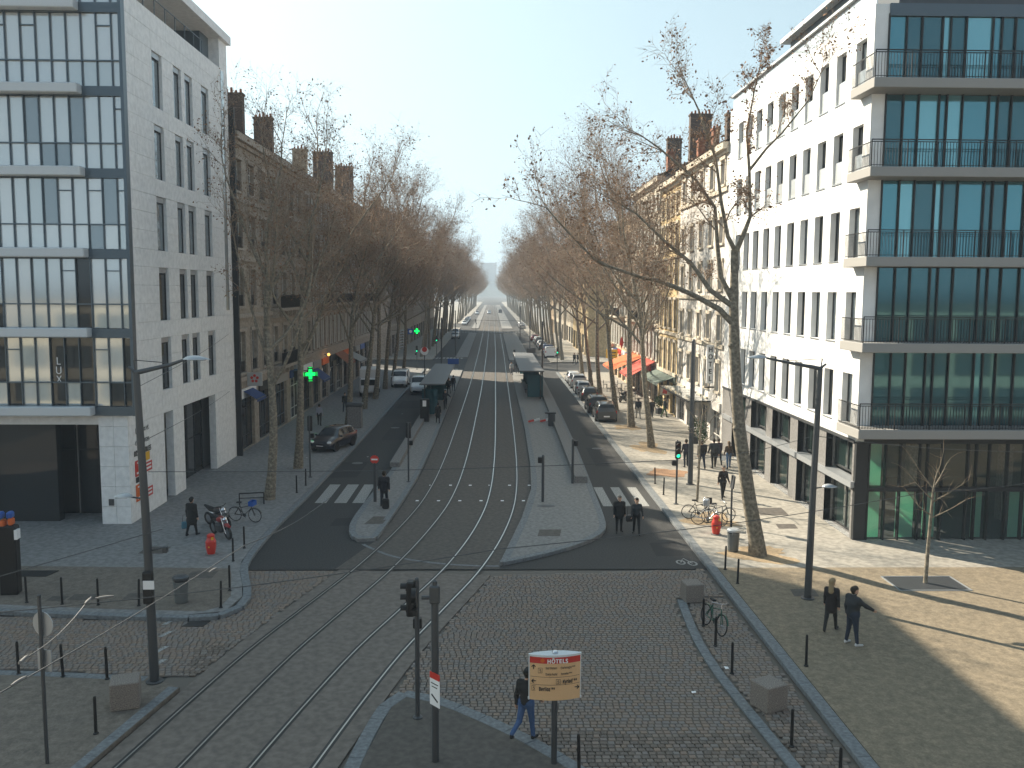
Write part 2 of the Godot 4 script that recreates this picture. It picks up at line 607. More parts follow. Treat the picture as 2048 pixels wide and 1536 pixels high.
func ground():
	var mb := MB.new()
	mb.qn(Vector3(-3000, -0.09, 200), Vector3(3000, -0.09, 200), Vector3(3000, -0.09, -5000), Vector3(-3000, -0.09, -5000), Vector3.UP)
	struct("ground", mb, M.earth)
	T1 = smooth(P2([-9.9, 8, -8.9, 14, -7.94, 19.9, -6.69, 26.8, -4.88, 34.1, -3.75, 40, -2.9, 46.7, -2.45, 56, -2.17, 73.5, -1.85, 111, -1.7, 168, -1.5, 700]), 1.0)
	T2 = smooth(P2([-6.9, 8, -5.85, 14, -4.84, 19.9, -3.41, 26.8, -1.35, 34.1, -0.2, 40, 0.52, 46.7, 0.85, 56, 1.02, 73.5, 1.15, 111, 1.34, 168, 1.6, 700]), 1.0)
	var bandL := []
	var bandR := []
	for p in T1:
		if p.y <= 34.9:
			bandL.append(p)
	for p in T2:
		if p.y <= 34.9:
			bandR.append(p)
	bandL = offset(bandL, 1.27)
	bandR = offset(bandR, -1.27)
	if bandL[0].x > T1[0].x:
		bandL = offset(bandL, -2.54)
		bandR = offset(bandR, 2.54)
	# asphalt
	mb = MB.new()
	mb.slab(PackedVector2Array([Vector2(-10.6, 34.85), Vector2(9.3, 34.85), Vector2(9.3, 900), Vector2(-10.6, 900)]), -0.02, -0.02)
	mb.slab(PackedVector2Array([Vector2(-90, 126.5), Vector2(-10.6, 126.5), Vector2(-10.6, 143.5), Vector2(-90, 143.5)]), -0.02, -0.02)
	mb.slab(PackedVector2Array([Vector2(9.3, 122), Vector2(90, 122), Vector2(90, 138), Vector2(9.3, 138)]), -0.02, -0.02)
	mb.slab(PackedVector2Array([Vector2(-90, 268), Vector2(-10.6, 268), Vector2(-10.6, 300), Vector2(-90, 300)]), -0.02, -0.02)
	struct("road", mb, M.asphalt)
	# tram lane
	mb = MB.new()
	var poly := PackedVector2Array(bandL)
	var rev := bandR.duplicate()
	rev.reverse()
	poly.append_array(PackedVector2Array(rev))
	mb.slab(poly, -0.05, 0.0)
	var lane := struct("tram_lane", mb, M.concrete_band)
	mb = MB.new()
	var eL := P2([-6.2, 34.9, -5.1, 39.2, -4.3, 51.8, -4.12, 63.8, -4.05, 90, -3.95, 125, -3.9, 700])
	var eR := P2([0.3, 34.9, 1.4, 42.5, 2.15, 49.1, 2.4, 56.4, 2.58, 70.8, 2.6, 111, 2.7, 700])
	var pb := PackedVector2Array(smooth(eL, 4.0))
	var rb := smooth(eR, 4.0)
	rb.reverse()
	pb.append_array(PackedVector2Array(rb))
	mb.slab(pb, -0.014, -0.014)
	struct("track_bed", mb, M.trackbed)
	for tr in [T1, T2]:
		var far := []
		for p in tr:
			far.append(p)
		for s in [-0.72, 0.72]:
			var g := MB.new()
			strip(g, offset(far, s), 0.19, 0.004)
			part("rail_groove", g, M.dark, lane)
			g = MB.new()
			strip(g, offset(far, s), 0.042, 0.009)
			part("rail", g, M.rail, lane)
	# the paved square, right of the tram lane
	var kin := P2([7.5, 13, 7.15, 19.0, 6.82, 22.4, 6.6, 25, 6.56, 27.5, 6.7, 29.8, 6.82, 31.2])
	var bottom := P2([-3.4, 13, -3.0, 19.9, -2.62, 22.7, -2.3, 23.35, -1.7, 23.05, -1.08, 22.6, 0.22, 21.4, 1.39, 20.07, 3.2, 17.6, 5.6, 14.2])
	mb = MB.new()
	mb.slab(PackedVector2Array([Vector2(-9, 13), Vector2(9.2, 13), Vector2(9.2, 34.9), Vector2(-9.5, 34.9)]), -0.06, -0.06)
	mb.slab(PackedVector2Array([Vector2(-34, 25), Vector2(-9, 25), Vector2(-9, 34.9), Vector2(-34, 34.9)]), -0.06, -0.06)
	var square := struct("paved_square", mb, M.joint)
	poly = PackedVector2Array()
	for p in bandR:
		if p.y > 22.9:
			poly.append(p + Vector2(0.02, 0))
	poly.append_array(PackedVector2Array([Vector2(8.5, 34.85), Vector2(8.5, 31.6), Vector2(6.7, 31.4)]))
	var kr := kin.duplicate()
	kr.reverse()
	for p in kr:
		poly.append(p - Vector2(0.18, 0))
	poly.append(Vector2(6.4, 13.2))
	for i in range(bottom.size() - 1, 2, -1):
		poly.append(bottom[i] + Vector2(0.1, 0.14))
	setts(square, poly, 0.0, 200)
	setts(square, PackedVector2Array([Vector2(7.72, 13), Vector2(7.34, 19), Vector2(7.0, 22.4), Vector2(6.78, 25), Vector2(6.74, 27.5), Vector2(6.88, 29.8), Vector2(7.0, 31.4), Vector2(8.5, 31.6), Vector2(8.52, 26), Vector2(8.58, 13)]), 0.0, 60)
	poly = PackedVector2Array()
	for p in bandL:
		if p.y > 24.6:
			poly.append(p - Vector2(0.02, 0))
	poly.append_array(PackedVector2Array([Vector2(-9.9, 34.8), Vector2(-9.7, 34.2), Vector2(-8.95, 31.7), Vector2(-8.72, 30.9), Vector2(-8.78, 30.0), Vector2(-9.3, 29.35), Vector2(-13.2, 29.5), Vector2(-20, 30.3), Vector2(-30, 31.2), Vector2(-30, 26.6), Vector2(-20, 25.7), Vector2(-13.4, 25.4), Vector2(-9.6, 24.9)]))
	setts(square, poly, 0.0, 40)
	kerb_line(square, kin, 0.3, -0.05, 0.02, 1.0)
	# painted marks
	var marks := MB.new()
	for s in [[-9.2, -8.6], [-8.2, -7.55], [-7.25, -6.65], [5.75, 6.25], [6.7, 7.2], [7.65, 8.15]]:
		var d0 := 46.1 if s[0] < 0 else 45.4
		marks = MB.new()
		marks.qn(D(s[0], -0.012, d0), D(s[1], -0.012, d0), D(s[1], -0.012, d0 + 4.5), D(s[0], -0.012, d0 + 4.5), Vector3.UP)
		single("crossing_stripe", marks, M.paint, "worn white zebra stripe painted across the " + ("shaded roadway" if s[0] < 0 else "roadway next to the sunny pavement"), "road marking", "zebra crossing stripes")
	for dd in [46.5, 50.3]:
		for k in 6:
			marks = MB.new()
			var x: float = -4.0 + k * 1.12 + (dd - 46.5) * 0.12
			marks.qn(D(x, -0.008, dd), D(x + 0.16, -0.008, dd), D(x + 0.16, -0.008, dd + 0.22), D(x, -0.008, dd + 0.22), Vector3.UP)
			part("white_stud", marks, M.white_paint, lane)
	for q in [[-10.87, 28.9], [-10.6, 27.85], [-10.28, 26.6], [-10.0, 25.6]]:
		marks = MB.new()
		var a := Vector3(q[0], 0.012, -q[1])
		marks.qn(a, a + Vector3(0.16, 0, 0), a + Vector3(0.34, 0, -0.5), a + Vector3(0.18, 0, -0.5), Vector3.UP)
		single("lane_dash", marks, M.paint, "short white dash painted on the shaded setts beside the kerb", "road marking", "dashes on the setts")
	for row in [[124.0, -9.8, -4.6, 9], [146.0, -9.8, -4.6, 9], [240.0, -9.5, 8.5, 24]]:
		marks = MB.new()
		for k in row[3]:
			var x: float = row[1] + (row[2] - row[1]) * k / row[3]
			marks.qn(D(x, 0.004, row[0]), D(x + 0.38, 0.004, row[0]), D(x + 0.38, 0.004, row[0] + 3), D(x, 0.004, row[0] + 3), Vector3.UP)
		single("zebra_crossing", marks, M.paint, ["white zebra crossing before the shaded side street", "white zebra crossing beyond the shaded side street", "far white zebra crossing over the sunlit carriageway"][[124.0, 146.0, 240.0].find(row[0])], "road marking")
	marks = MB.new()
	strip(marks, smooth(P2([-5.6, 38.4, -4.2, 36.7, -2.6, 35.8, -1.0, 35.35, 0.3, 35.25]), 0.5), 0.16, -0.004)
	single("threshold_strip", marks, M.kerb, "curved pale granite strip crossing the tram tracks between the two platform noses", "kerb strip")
	# bicycle symbol on the carriageway by the sunny kerb
	var bike := MB.new()
	for q in [[7.75, 35.75], [8.2, 35.6]]:
		for j in 14:
			var a0 := TAU * j / 14
			var a1 := TAU * (j + 1) / 14
			bike.qn(D(q[0] + cos(a0) * 0.2, -0.012, q[1] + sin(a0) * 0.32), D(q[0] + cos(a1) * 0.2, -0.012, q[1] + sin(a1) * 0.32), D(q[0] + cos(a1) * 0.12, -0.012, q[1] + sin(a1) * 0.22), D(q[0] + cos(a0) * 0.12, -0.012, q[1] + sin(a0) * 0.22), Vector3.UP)
	strip(bike, P2([7.75, 35.75, 7.95, 36.3, 8.2, 35.6]), 0.08, -0.011)
	single("bicycle_marking", bike, M.paint, "white bicycle symbol painted on the asphalt by the kerb", "road marking")
	# patched asphalt
	for q in [[-9.6, 52.5, 1.6, 5.0], [-8.2, 66.0, 2.0, 9.0], [-7.6, 41.5, 0.9, 1.6], [6.6, 56.0, 1.5, 7.0], [7.2, 68.0, 1.3, 4.5], [6.9, 36.6, 1.2, 2.2], [-9.0, 84.0, 2.4, 6.0]]:
		mb = MB.new()
		mb.slab(PackedVector2Array([Vector2(q[0], q[1]), Vector2(q[0] + q[2], q[1] + 0.1), Vector2(q[0] + q[2] * 1.02, q[1] + q[3]), Vector2(q[0] + 0.05, q[1] + q[3] - 0.2)]), -0.016, -0.016)
		part("asphalt_repair", mb, M.asphalt_patch, square)
	for q in [[-8.6, 57.0], [7.4, 62.5], [-7.8, 72.0], [6.9, 43.3]]:
		mb = MB.new()
		mb.lathe(D(q[0], -0.014, q[1]), [Vector2(0.36, 0), Vector2(0.36, 0.004), Vector2(0.0, 0.004)], 16)
		part("manhole_cover", mb, M.metal_grey, square)
	# right platform island
	mb = MB.new()
	var ir := PackedVector2Array(P2([0.34, 35.3, 1.4, 36.0, 2.45, 36.75, 3.4, 37.55, 4.34, 38.6, 4.95, 39.6, 5.3, 40.7, 5.45, 42.5, 5.6, 48, 5.9, 60, 6.3, 90, 6.5, 120.5, 2.7, 120.5, 2.62, 111, 2.62, 70.8, 2.44, 56.4, 2.2, 49.1, 1.45, 42.5]))
	mb.slab(ir, -0.03, 0.13)
	var isl := struct("platform_right", mb, M.island)
	kerb_line(isl, P2([0.4, 35.45, 1.4, 36.1, 2.42, 36.88, 3.3, 37.7, 4.2, 38.7, 4.8, 39.7, 5.15, 40.75, 5.3, 42.5, 5.45, 48, 5.75, 60, 6.1, 84]), 0.32, -0.02, 0.136, 1.0)
	kerb_line(isl, P2([0.55, 35.6, 1.62, 42.5, 2.36, 49.1, 2.6, 56.4, 2.78, 70.8, 2.78, 84]), 0.3, -0.02, 0.136, 1.0)
	mb = MB.new()
	mb.slab(PackedVector2Array([Vector2(2.05, 39.2), Vector2(3.05, 39.2), Vector2(3.2, 40.3), Vector2(2.2, 40.3)]), 0.134, 0.138)
	part("paving_patch", mb, M.trackbed, isl)
	mb = MB.new()
	mb.slab(PackedVector2Array([Vector2(2.3, 44.6), Vector2(3.2, 44.6), Vector2(3.2, 45.1), Vector2(2.35, 45.1)]), 0.134, 0.138)
	part("manhole_cover", mb, M.metal_grey, isl)
	# low wall along the platform's road side
	mb = MB.new()
	mb.slab(PackedVector2Array([Vector2(4.75, 50.4), Vector2(5.45, 50.4), Vector2(5.85, 84), Vector2(6.0, 112), Vector2(5.4, 112), Vector2(5.1, 84)]), 0.13, 0.5)
	single("low_wall", mb, M.grey_concrete, "long low pale concrete wall along the road edge of the sunny side tram platform", "wall")
	# left platform island
	mb = MB.new()
	var il := PackedVector2Array(P2([-5.15, 38.9, -5.9, 38.8, -6.35, 39.6, -6.6, 41, -6.65, 43, -6.5, 47, -6.15, 54, -6.2, 61, -6.1, 86, -6.05, 124.5, -4.05, 124.5, -4.12, 90, -4.18, 63.8, -4.36, 51.8, -4.75, 44]))
	mb.slab(il, -0.03, 0.13)
	var isl2 := struct("platform_left", mb, M.island)
	kerb_line(isl2, P2([-5.2, 39.05, -5.85, 38.97, -6.2, 39.6, -6.45, 41, -6.5, 43, -6.35, 47, -6.0, 54, -6.05, 61, -5.95, 86]), 0.3, -0.02, 0.136, 1.0)
	kerb_line(isl2, P2([-5.2, 39.2, -4.9, 44, -4.52, 51.8, -4.34, 63.8, -4.3, 84]), 0.3, -0.02, 0.136, 1.0)
	mb = MB.new()
	mb.slab(PackedVector2Array([Vector2(-5.95, 41.3), Vector2(-5.1, 41.3), Vector2(-4.95, 42.7), Vector2(-5.7, 42.7)]), 0.134, 0.138)
	part("paving_patch", mb, M.trackbed, isl2)
	mb = MB.new()
	mb.slab(PackedVector2Array([Vector2(-6.3, 55), Vector2(-5.7, 55), Vector2(-5.6, 84), Vector2(-6.15, 84)]), 0.13, 0.42)
	single("low_wall", mb, M.grey_concrete, "low concrete wall along the road edge of the shaded tram platform", "wall")
	for far in [[-6.05, -4.05, 148.0, 236.0], [2.75, 6.2, 142.0, 236.0], [-6.0, -4.0, 262.0, 700.0], [2.85, 6.0, 262.0, 700.0]]:
		mb = MB.new()
		mb.slab(PackedVector2Array([Vector2(far[0], far[2]), Vector2(far[1], far[2]), Vector2(far[1], far[3]), Vector2(far[0], far[3])]), -0.03, 0.12)
		struct("median", mb, M.island)
	# left pavement
	var kl := P2([-34, 31.9, -20, 30.6, -13.2, 29.75, -9.9, 29.5, -9.2, 29.7, -8.86, 30.3, -8.86, 31.3, -9.15, 32.4, -9.75, 34.2, -10.08, 36, -10.2, 40, -10.05, 47, -9.85, 62, -9.7, 90, -9.6, 126])
	mb = MB.new()
	poly = PackedVector2Array()
	for p in smooth(kl, 1.5):
		poly.append(p + Vector2(-0.02, 0.02))
	poly.append_array(PackedVector2Array([Vector2(-40, 126), Vector2(-40, 31.9)]))
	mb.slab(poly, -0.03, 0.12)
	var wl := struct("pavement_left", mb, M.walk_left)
	kerb_line(wl, offset(kl, 0.15), 0.3, -0.02, 0.13, 1.0)
	mb = MB.new()
	mb.slab(PackedVector2Array([Vector2(-34, 32.2), Vector2(-20, 30.95), Vector2(-13.2, 30.1), Vector2(-9.8, 29.85), Vector2(-9.35, 30.3), Vector2(-9.3, 31.4), Vector2(-10.0, 33.9), Vector2(-10.25, 34.6), Vector2(-34, 35.6)]), 0.12, 0.124)
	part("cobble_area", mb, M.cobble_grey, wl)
	for q in [[-14.6, -13.6, 36.6, 37.6], [-11.6, -10.6, 33.4, 34.2], [-15.6, -15.0, 30.9, 31.4], [-14.9, -14.0, 31.0, 31.6], [-13.0, -12.4, 31.0, 31.7]]:
		mb = MB.new()
		mb.slab(PackedVector2Array([Vector2(q[0], q[2]), Vector2(q[1], q[2]), Vector2(q[1], q[3]), Vector2(q[0], q[3])]), 0.126, 0.13)
		part("manhole_cover", mb, M.trackbed, wl)
	mb = MB.new()
	mb.slab(PackedVector2Array([Vector2(-10.15, 28.75), Vector2(-9.45, 28.75), Vector2(-9.35, 29.2), Vector2(-10.0, 29.2)]), 0.0, 0.016)
	single("drain_grate", mb, M.dark, "dark rectangular drain grate set in the setts beside the kerb", "drain")
	# lower left traffic island
	mb = MB.new()
	poly = PackedVector2Array([Vector2(-34, 26.2), Vector2(-20, 25.4), Vector2(-13.4, 25.1), Vector2(-9.7, 24.7)])
	var edge := []
	for i in range(bandL.size() - 1, -1, -1):
		if bandL[i].y < 24.5:
			edge.append(bandL[i] - Vector2(0.05, 0))
	poly.append_array(PackedVector2Array(edge))
	poly.append(Vector2(-34, 8))
	mb.slab(poly, -0.03, 0.1)
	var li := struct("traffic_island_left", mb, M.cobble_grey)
	kerb_line(li, P2([-34, 26.05, -20, 25.25, -13.4, 24.95, -9.7, 24.55]), 0.3, -0.02, 0.11, 1.0)
	var ke := []
	for p in edge:
		ke.append(p - Vector2(0.17, 0))
	kerb_line(li, ke, 0.3, -0.02, 0.11, 1.0)
	# bottom traffic island
	mb = MB.new()
	mb.slab(PackedVector2Array(bottom), -0.03, 0.12)
	var bi := struct("traffic_island_front", mb, M.trackbed)
	kerb_line(bi, offset(bottom, -0.17), 0.36, -0.02, 0.13, 0.9)
	# right pavement and plaza
	mb = MB.new()
	mb.slab(PackedVector2Array([Vector2(8.95, 34.6), Vector2(60, 34.6), Vector2(60, 121), Vector2(9.1, 121), Vector2(8.95, 60)]), -0.03, 0.12)
	var wr := struct("pavement_right", mb, M.walk_right)
	mb = MB.new()
	mb.slab(PackedVector2Array([Vector2(8.98, 8), Vector2(60, 8), Vector2(60, 34.6), Vector2(8.98, 34.6)]), -0.03, 0.12)
	var pz := struct("plaza", mb, M.cobble)
	kerb_line(wr, P2([8.78, 8, 8.78, 60, 8.82, 121]), 0.36, -0.02, 0.13, 1.0)
	for q in [[11.1, 36.35, 1.5, 1.3], [10.6, 42.0, 1.2, 1.6], [10.9, 62.2, 1.1, 2.2], [11.0, 71.7, 1.0, 1.8], [11.2, 92, 1.0, 1.6]]:
		mb = MB.new()
		poly = PackedVector2Array()
		for j in 30:
			var a := TAU * j / 30
			var rr := R.randf_range(0.7, 1.12) * (1.0 + 0.2 * sin(a * 3.0 + q[0]) + 0.14 * sin(a * 5.0 + q[1]))
			poly.append(Vector2(q[0] + cos(a) * q[2] * rr, q[1] + sin(a) * q[3] * rr))
		mb.slab(poly, 0.12, 0.125)
		part("sandy_soil", mb, M.sand, wr)
	mb = MB.new()
	poly = PackedVector2Array()
	for j in 32:
		var a := TAU * j / 32
		var rr := R.randf_range(0.8, 1.08) * (1.0 + 0.15 * sin(a * 4.0))
		poly.append(Vector2(10.6 + cos(a) * 1.25 * rr, 53.3 + sin(a) * 1.3 * rr))
	mb.slab(poly, 0.12, 0.126)
	part("rust_stain", mb, M.rust_patch, wr)
	for q in [[10.9, 31.2, 11.8, 32.0], [13.2, 43.0, 14.6, 44.5], [13.3, 40.5, 14.2, 41.3], [14.1, 19.2, 15.1, 20.6], [15.0, 22.2, 15.5, 22.7]]:
		mb = MB.new()
		mb.slab(PackedVector2Array([Vector2(q[0], q[1]), Vector2(q[2], q[1]), Vector2(q[2] + 0.1, q[3]), Vector2(q[0] + 0.1, q[3])]), 0.123, 0.127)
		part("manhole_cover", mb, M.trackbed, pz if q[1] < 34 else wr)
	# tree grate of the young tree
	var grate := thing("tree_grate", "square steel tree grate with pale frame round the young tree on the plaza", "tree grate", D(16.35, 0.12, 32.6))
	mb = MB.new()
	mb.slab(PackedVector2Array([Vector2(-1.3, -0.78), Vector2(1.3, -0.78), Vector2(1.3, 0.78), Vector2(-1.3, 0.78)]), 0.0, 0.012)
	part("grid", mb, M.metal_grey, grate)
	for e in [[-1.36, -0.84, 1.36, -0.78], [-1.36, 0.78, 1.36, 0.84], [-1.36, -0.78, -1.3, 0.78], [1.3, -0.78, 1.36, 0.78]]:
		mb = MB.new()
		mb.span(Vector3(e[0], 0.0, e[1]), Vector3(e[2], 0.025, e[3]))
		part("frame_bar", mb, M.metal_pale, grate)
	# far pavements
	mb = MB.new()
	mb.slab(PackedVector2Array([Vector2(-40, 144), Vector2(-9.6, 144), Vector2(-9.3, 267), Vector2(-40, 267)]), -0.03, 0.12)
	mb.slab(PackedVector2Array([Vector2(-60, 301), Vector2(-9.3, 301), Vector2(-9.3, 900), Vector2(-60, 900)]), -0.03, 0.12)
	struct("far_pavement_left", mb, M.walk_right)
	mb = MB.new()
	mb.slab(PackedVector2Array([Vector2(9.1, 139), Vector2(60, 139), Vector2(60, 900), Vector2(9.1, 900)]), -0.03, 0.12)
	struct("far_pavement_right", mb, M.walk_right)
	# the hazy hill and tower block closing the view
	mb = MB.new()
	var prev := Vector2.ZERO
	for i in 41:
		var x := -1600.0 + i * 80.0
		var h := 46.0 + 14.0 * sin(i * 0.55) + 9.0 * sin(i * 1.3 + 1.0) + R.randf() * 5.0
		if i > 0:
			mb.quad(Vector3(prev.x, -5, -1750), Vector3(prev.x, prev.y, -2100), Vector3(x, h, -2100), Vector3(x, -5, -1750))
		prev = Vector2(x, h)
	mat("hill", 0.07, 0.085, 0.06, 0.95, 0.0, M["fine"], 0.004)
	struct("hill", mb, M.hill)

func FL(x: float) -> Dictionary:
	return {"O": Vector3(x, 0, 0), "U": Vector3(0, 0, -1), "N": Vector3(1, 0, 0)}
func FR(x: float) -> Dictionary:
	return {"O": Vector3(x, 0, 0), "U": Vector3(0, 0, 1), "N": Vector3(-1, 0, 0)}
func FF(d: float) -> Dictionary:
	return {"O": Vector3(0, 0, -d), "U": Vector3(1, 0, 0), "N": Vector3(0, 0, 1)}
func fp(F: Dictionary, u: float, v: float, t: float) -> Vector3:
	return F.O + F.U * u + Vector3(0, v, 0) + F.N * t
func fbox(mb: MB, F: Dictionary, u0: float, u1: float, v0: float, v1: float, t0: float, t1: float):
	mb.span(fp(F, u0, v0, t0), fp(F, u1, v1, t1))
func put(o: Node3D, F: Dictionary, u: float, v: float, t: float):
	o.transform = Transform3D(Basis(F.U, Vector3.UP, F.N), fp(F, u, v, t) - o.get_parent().position)

func wall(mb: MB, F: Dictionary, u0: float, u1: float, v0: float, v1: float, ops: Array, depth: float):
	var us := [u0, u1]
	var vs := [v0, v1]
	for o in ops:
		for q in [o[0], o[1]]:
			if q > u0 and q < u1:
				us.append(q)
		for q in [o[2], o[3]]:
			if q > v0 and q < v1:
				vs.append(q)
	us.sort(); vs.sort()
	for j in vs.size() - 1:
		if vs[j + 1] - vs[j] < 1e-4:
			continue
		var start = null
		for i in us.size() - 1:
			if us[i + 1] - us[i] < 1e-4:
				continue
			var mu: float = (us[i] + us[i + 1]) * 0.5
			var mv: float = (vs[j] + vs[j + 1]) * 0.5
			var hole := false
			for o in ops:
				if mu > o[0] and mu < o[1] and mv > o[2] and mv < o[3]:
					hole = true
					break
			if hole:
				if start != null:
					mb.qn(fp(F, start, vs[j], 0), fp(F, us[i], vs[j], 0), fp(F, us[i], vs[j + 1], 0), fp(F, start, vs[j + 1], 0), F.N)
				start = null
			elif start == null:
				start = us[i]
		if start != null:
			mb.qn(fp(F, start, vs[j], 0), fp(F, u1, vs[j], 0), fp(F, u1, vs[j + 1], 0), fp(F, start, vs[j + 1], 0), F.N)
	for o in ops:
		var a: float = o[0]
		var b: float = o[1]
		var c: float = o[2]
		var e: float = o[3]
		mb.qn(fp(F, a, c, 0), fp(F, a, e, 0), fp(F, a, e, -depth), fp(F, a, c, -depth), F.U)
		mb.qn(fp(F, b, c, 0), fp(F, b, e, 0), fp(F, b, e, -depth), fp(F, b, c, -depth), -F.U)
		mb.qn(fp(F, a, c, 0), fp(F, b, c, 0), fp(F, b, c, -depth), fp(F, a, c, -depth), Vector3.UP)
		mb.qn(fp(F, a, e, 0), fp(F, b, e, 0), fp(F, b, e, -depth), fp(F, a, e, -depth), Vector3.DOWN)

# window frame in local axes: x along the wall, z outwards; bars: [vertical bars, horizontal bars]
func frame_mesh(w: float, h: float, nv: int, hs: Array, bar := 0.05) -> ArrayMesh:
	var key := "frame%.2f_%.2f_%d_%s_%.2f" % [w, h, nv, str(hs), bar]
	if not meshes.has(key):
		var mb := MB.new()
		mb.span(Vector3(0, 0, 0), Vector3(bar, h, 0.06))
		mb.span(Vector3(w - bar, 0, 0), Vector3(w, h, 0.06))
		mb.span(Vector3(bar, 0, 0), Vector3(w - bar, bar, 0.06))
		mb.span(Vector3(bar, h - bar, 0), Vector3(w - bar, h, 0.06))
		for i in nv:
			var x := w * (i + 1.0) / (nv + 1.0)
			mb.span(Vector3(x - bar * 0.6, bar, 0.002), Vector3(x + bar * 0.6, h - bar, 0.064))
		for y in hs:
			mb.span(Vector3(bar, y * h - bar * 0.4, 0.004), Vector3(w - bar, y * h + bar * 0.4, 0.055))
		meshes[key] = mb.mesh()
	return meshes[key]

func pane_mesh(w: float, h: float, t := 0.02) -> ArrayMesh:
	var key := "pane%.2f_%.2f" % [w, h]
	if not meshes.has(key):
		var mb := MB.new()
		mb.span(Vector3(0.02, 0.02, 0.008), Vector3(w - 0.02, h - 0.02, 0.008 + t))
		meshes[key] = mb.mesh()
	return meshes[key]

func rail_mesh(w: float, h: float, gap := 0.12, r := 0.012) -> ArrayMesh:
	var key := "rail%.2f_%.2f_%.2f" % [w, h, gap]
	if not meshes.has(key):
		var mb := MB.new()
		mb.span(Vector3(0, h - 0.035, -0.02), Vector3(w, h, 0.02))
		mb.span(Vector3(0, 0.06, -0.012), Vector3(w, 0.085, 0.012))
		var k := int(w / gap)
		for i in k + 1:
			var x := w * i / k
			mb.box(Vector3(x, h * 0.5, 0), Vector3(r * 2, h - 0.04, r * 2))
		meshes[key] = mb.mesh()
	return meshes[key]

func left_modern():
	var X := -16.75
	var F := FL(X)
	var b := thing("office_building", "white panelled office block with glazed pale blue front and oversailing flat roof", "building", D(X, 0, 41.4))
	# stone panels of the long side, each one a piece, 0.4 m thick so that the openings have reveals
	var ops := []
	for k in 5:
		var v := 5.87 + 3.535 * k
		for c in [[45.95, 47.3], [48.95, 50.15], [50.7, 51.95], [53.5, 54.85]]:
			ops.append([c[0], c[1], v, v + 2.68])
	ops.append([45.95, 47.25, 0.0, 4.7])
	ops.append([48.9, 54.5, 0.0, 4.7])
	var vs := [0.0, 0.94, 1.88, 2.82, 3.76, 4.7, 5.87]
	for k in 5:
		var v := 5.87 + 3.535 * k
		if k > 0:
			vs.append(v)
		vs.append(v + 0.893); vs.append(v + 1.787); vs.append(v + 2.68)
	vs.append(23.6); vs.append(24.5)
	for j in vs.size() - 1:
		var va: float = vs[j]
		var vb: float = vs[j + 1]
		var cuts := [[41.55, 58.75]]
		for o in ops:
			if o[2] < vb - 0.05 and o[3] > va + 0.05:
				var nc := []
				for c in cuts:
					if o[0] > c[0] and o[0] < c[1]:
						nc.append([c[0], o[0]])
						if o[1] < c[1]:
							nc.append([o[1], c[1]])
					else:
						nc.append(c)
				cuts = nc
		for c in cuts:
			var L: float = c[1] - c[0]
			var k: int = maxi(1, int(round(L / 2.05)))
			for i in k:
				var a: float = c[0] + L * i / k
				var e: float = c[0] + L * (i + 1) / k
				var key := "panel%.2f_%.2f" % [e - a, vb - va]
				if not meshes.has(key):
					var mb := MB.new()
					mb.bevel(Vector3((e - a) * 0.5, (vb - va) * 0.5, -0.2), Vector3(e - a - 0.009, vb - va - 0.009, 0.4), 0.004)
					meshes[key] = mb.mesh()
				put(part("panel", meshes[key], M.white_panel, b), F, a, va, R.randf_range(-0.004, 0.004))
	# white stone pillar at the corner of the front
	var G := FF(41.4)
	for j in 6:
		for i in 2:
			var mb := MB.new()
			var x0 := -18.1 + i * 0.675
			fbox(mb, G, x0 + 0.006, x0 + (0.669 if i == 0 else 0.66), vs[j] + 0.006 if j < 6 else 0.0, (vs[j + 1] if j < 5 else 5.2) - 0.006, -0.35, 0.0)
			part("panel", mb, M.white_panel, b, true)
	var mb2 := MB.new()
	mb2.span(D(-40, 0, 43.6), D(-17.75, 4.75, 58.6))
	mb2.span(D(-40, 4.75, 41.62), D(-17.17, 24.4, 58.6))
	mb2.span(D(-18.09, 0, 41.76), D(-17.16, 4.75, 43.6))
	mb2.span(D(-40, 24.4, 43.0), D(-20.0, 26.2, 57.1))
	part("core", mb2, M.panel_core, b, true)
	# windows of the long side
	for o in ops:
		var w: float = o[1] - o[0]
		var h: float = o[3] - o[2]
		var fr := part("window" if o[2] > 1 else "entrance", frame_mesh(w, h, 3 if w > 3 else 0, [0.5] if o[2] < 1 else [0.88], 0.06), M.frame_dark, b)
		put(fr, F, o[0], o[2], -0.22 if o[2] > 1 else -0.9)
		part("pane", pane_mesh(w, h), M.pane_dark if o[2] < 12 else M.pane_mid, fr)
		if o[2] > 1:
			var bl := MB.new()
			bl.span(Vector3(0.06, h * 0.9, 0.062), Vector3(w - 0.06, h - 0.01, 0.13))
			part("blind_box", bl, M.metal_pale, fr)
	mb2 = MB.new()
	mb2.span(D(X + 0.01, 9.7, 57.3), D(X + 0.03, 24.4, 57.9))
	part("downpipe_channel", mb2, M.pane_pale2, b, true)
	mb2 = MB.new()
	mb2.span(D(-17.3, 0, 58.76), D(-16.4, 22.5, 59.0))
	part("dark_upright_strip", mb2, M.frame_dark, b, true)  # near-black upright strip between the office block and the next house
	# roof with its terrace
	mb2 = MB.new()
	mb2.span(D(-40, 26.25, 41.2), D(-16.5, 26.75, 58.9))
	part("roof", mb2, M.white_panel, b, true)
	mb2 = MB.new()
	mb2.span(D(-17.4, 24.5, 57.2), D(-16.76, 26.25, 58.75))
	part("roof_pier", mb2, M.white_panel, b, true)
	mb2 = MB.new()
	mb2.span(D(-19.8, 24.42, 55.6), D(-17.4, 26.25, 57.2))
	part("terrace_screen", mb2, M.frame_blue, b, true)
	var rl := part("railing", rail_mesh(12.0, 1.05, 1.5, 0.02), M.frame_blue, b)
	put(rl, F, 43.0, 24.5, -0.35)
	# glazed front
	var xs := [-16.4, -16.77]
	while xs[-1] > -35.0:
		xs.append(xs[-1] - 0.66)
	var fr2 := MB.new()
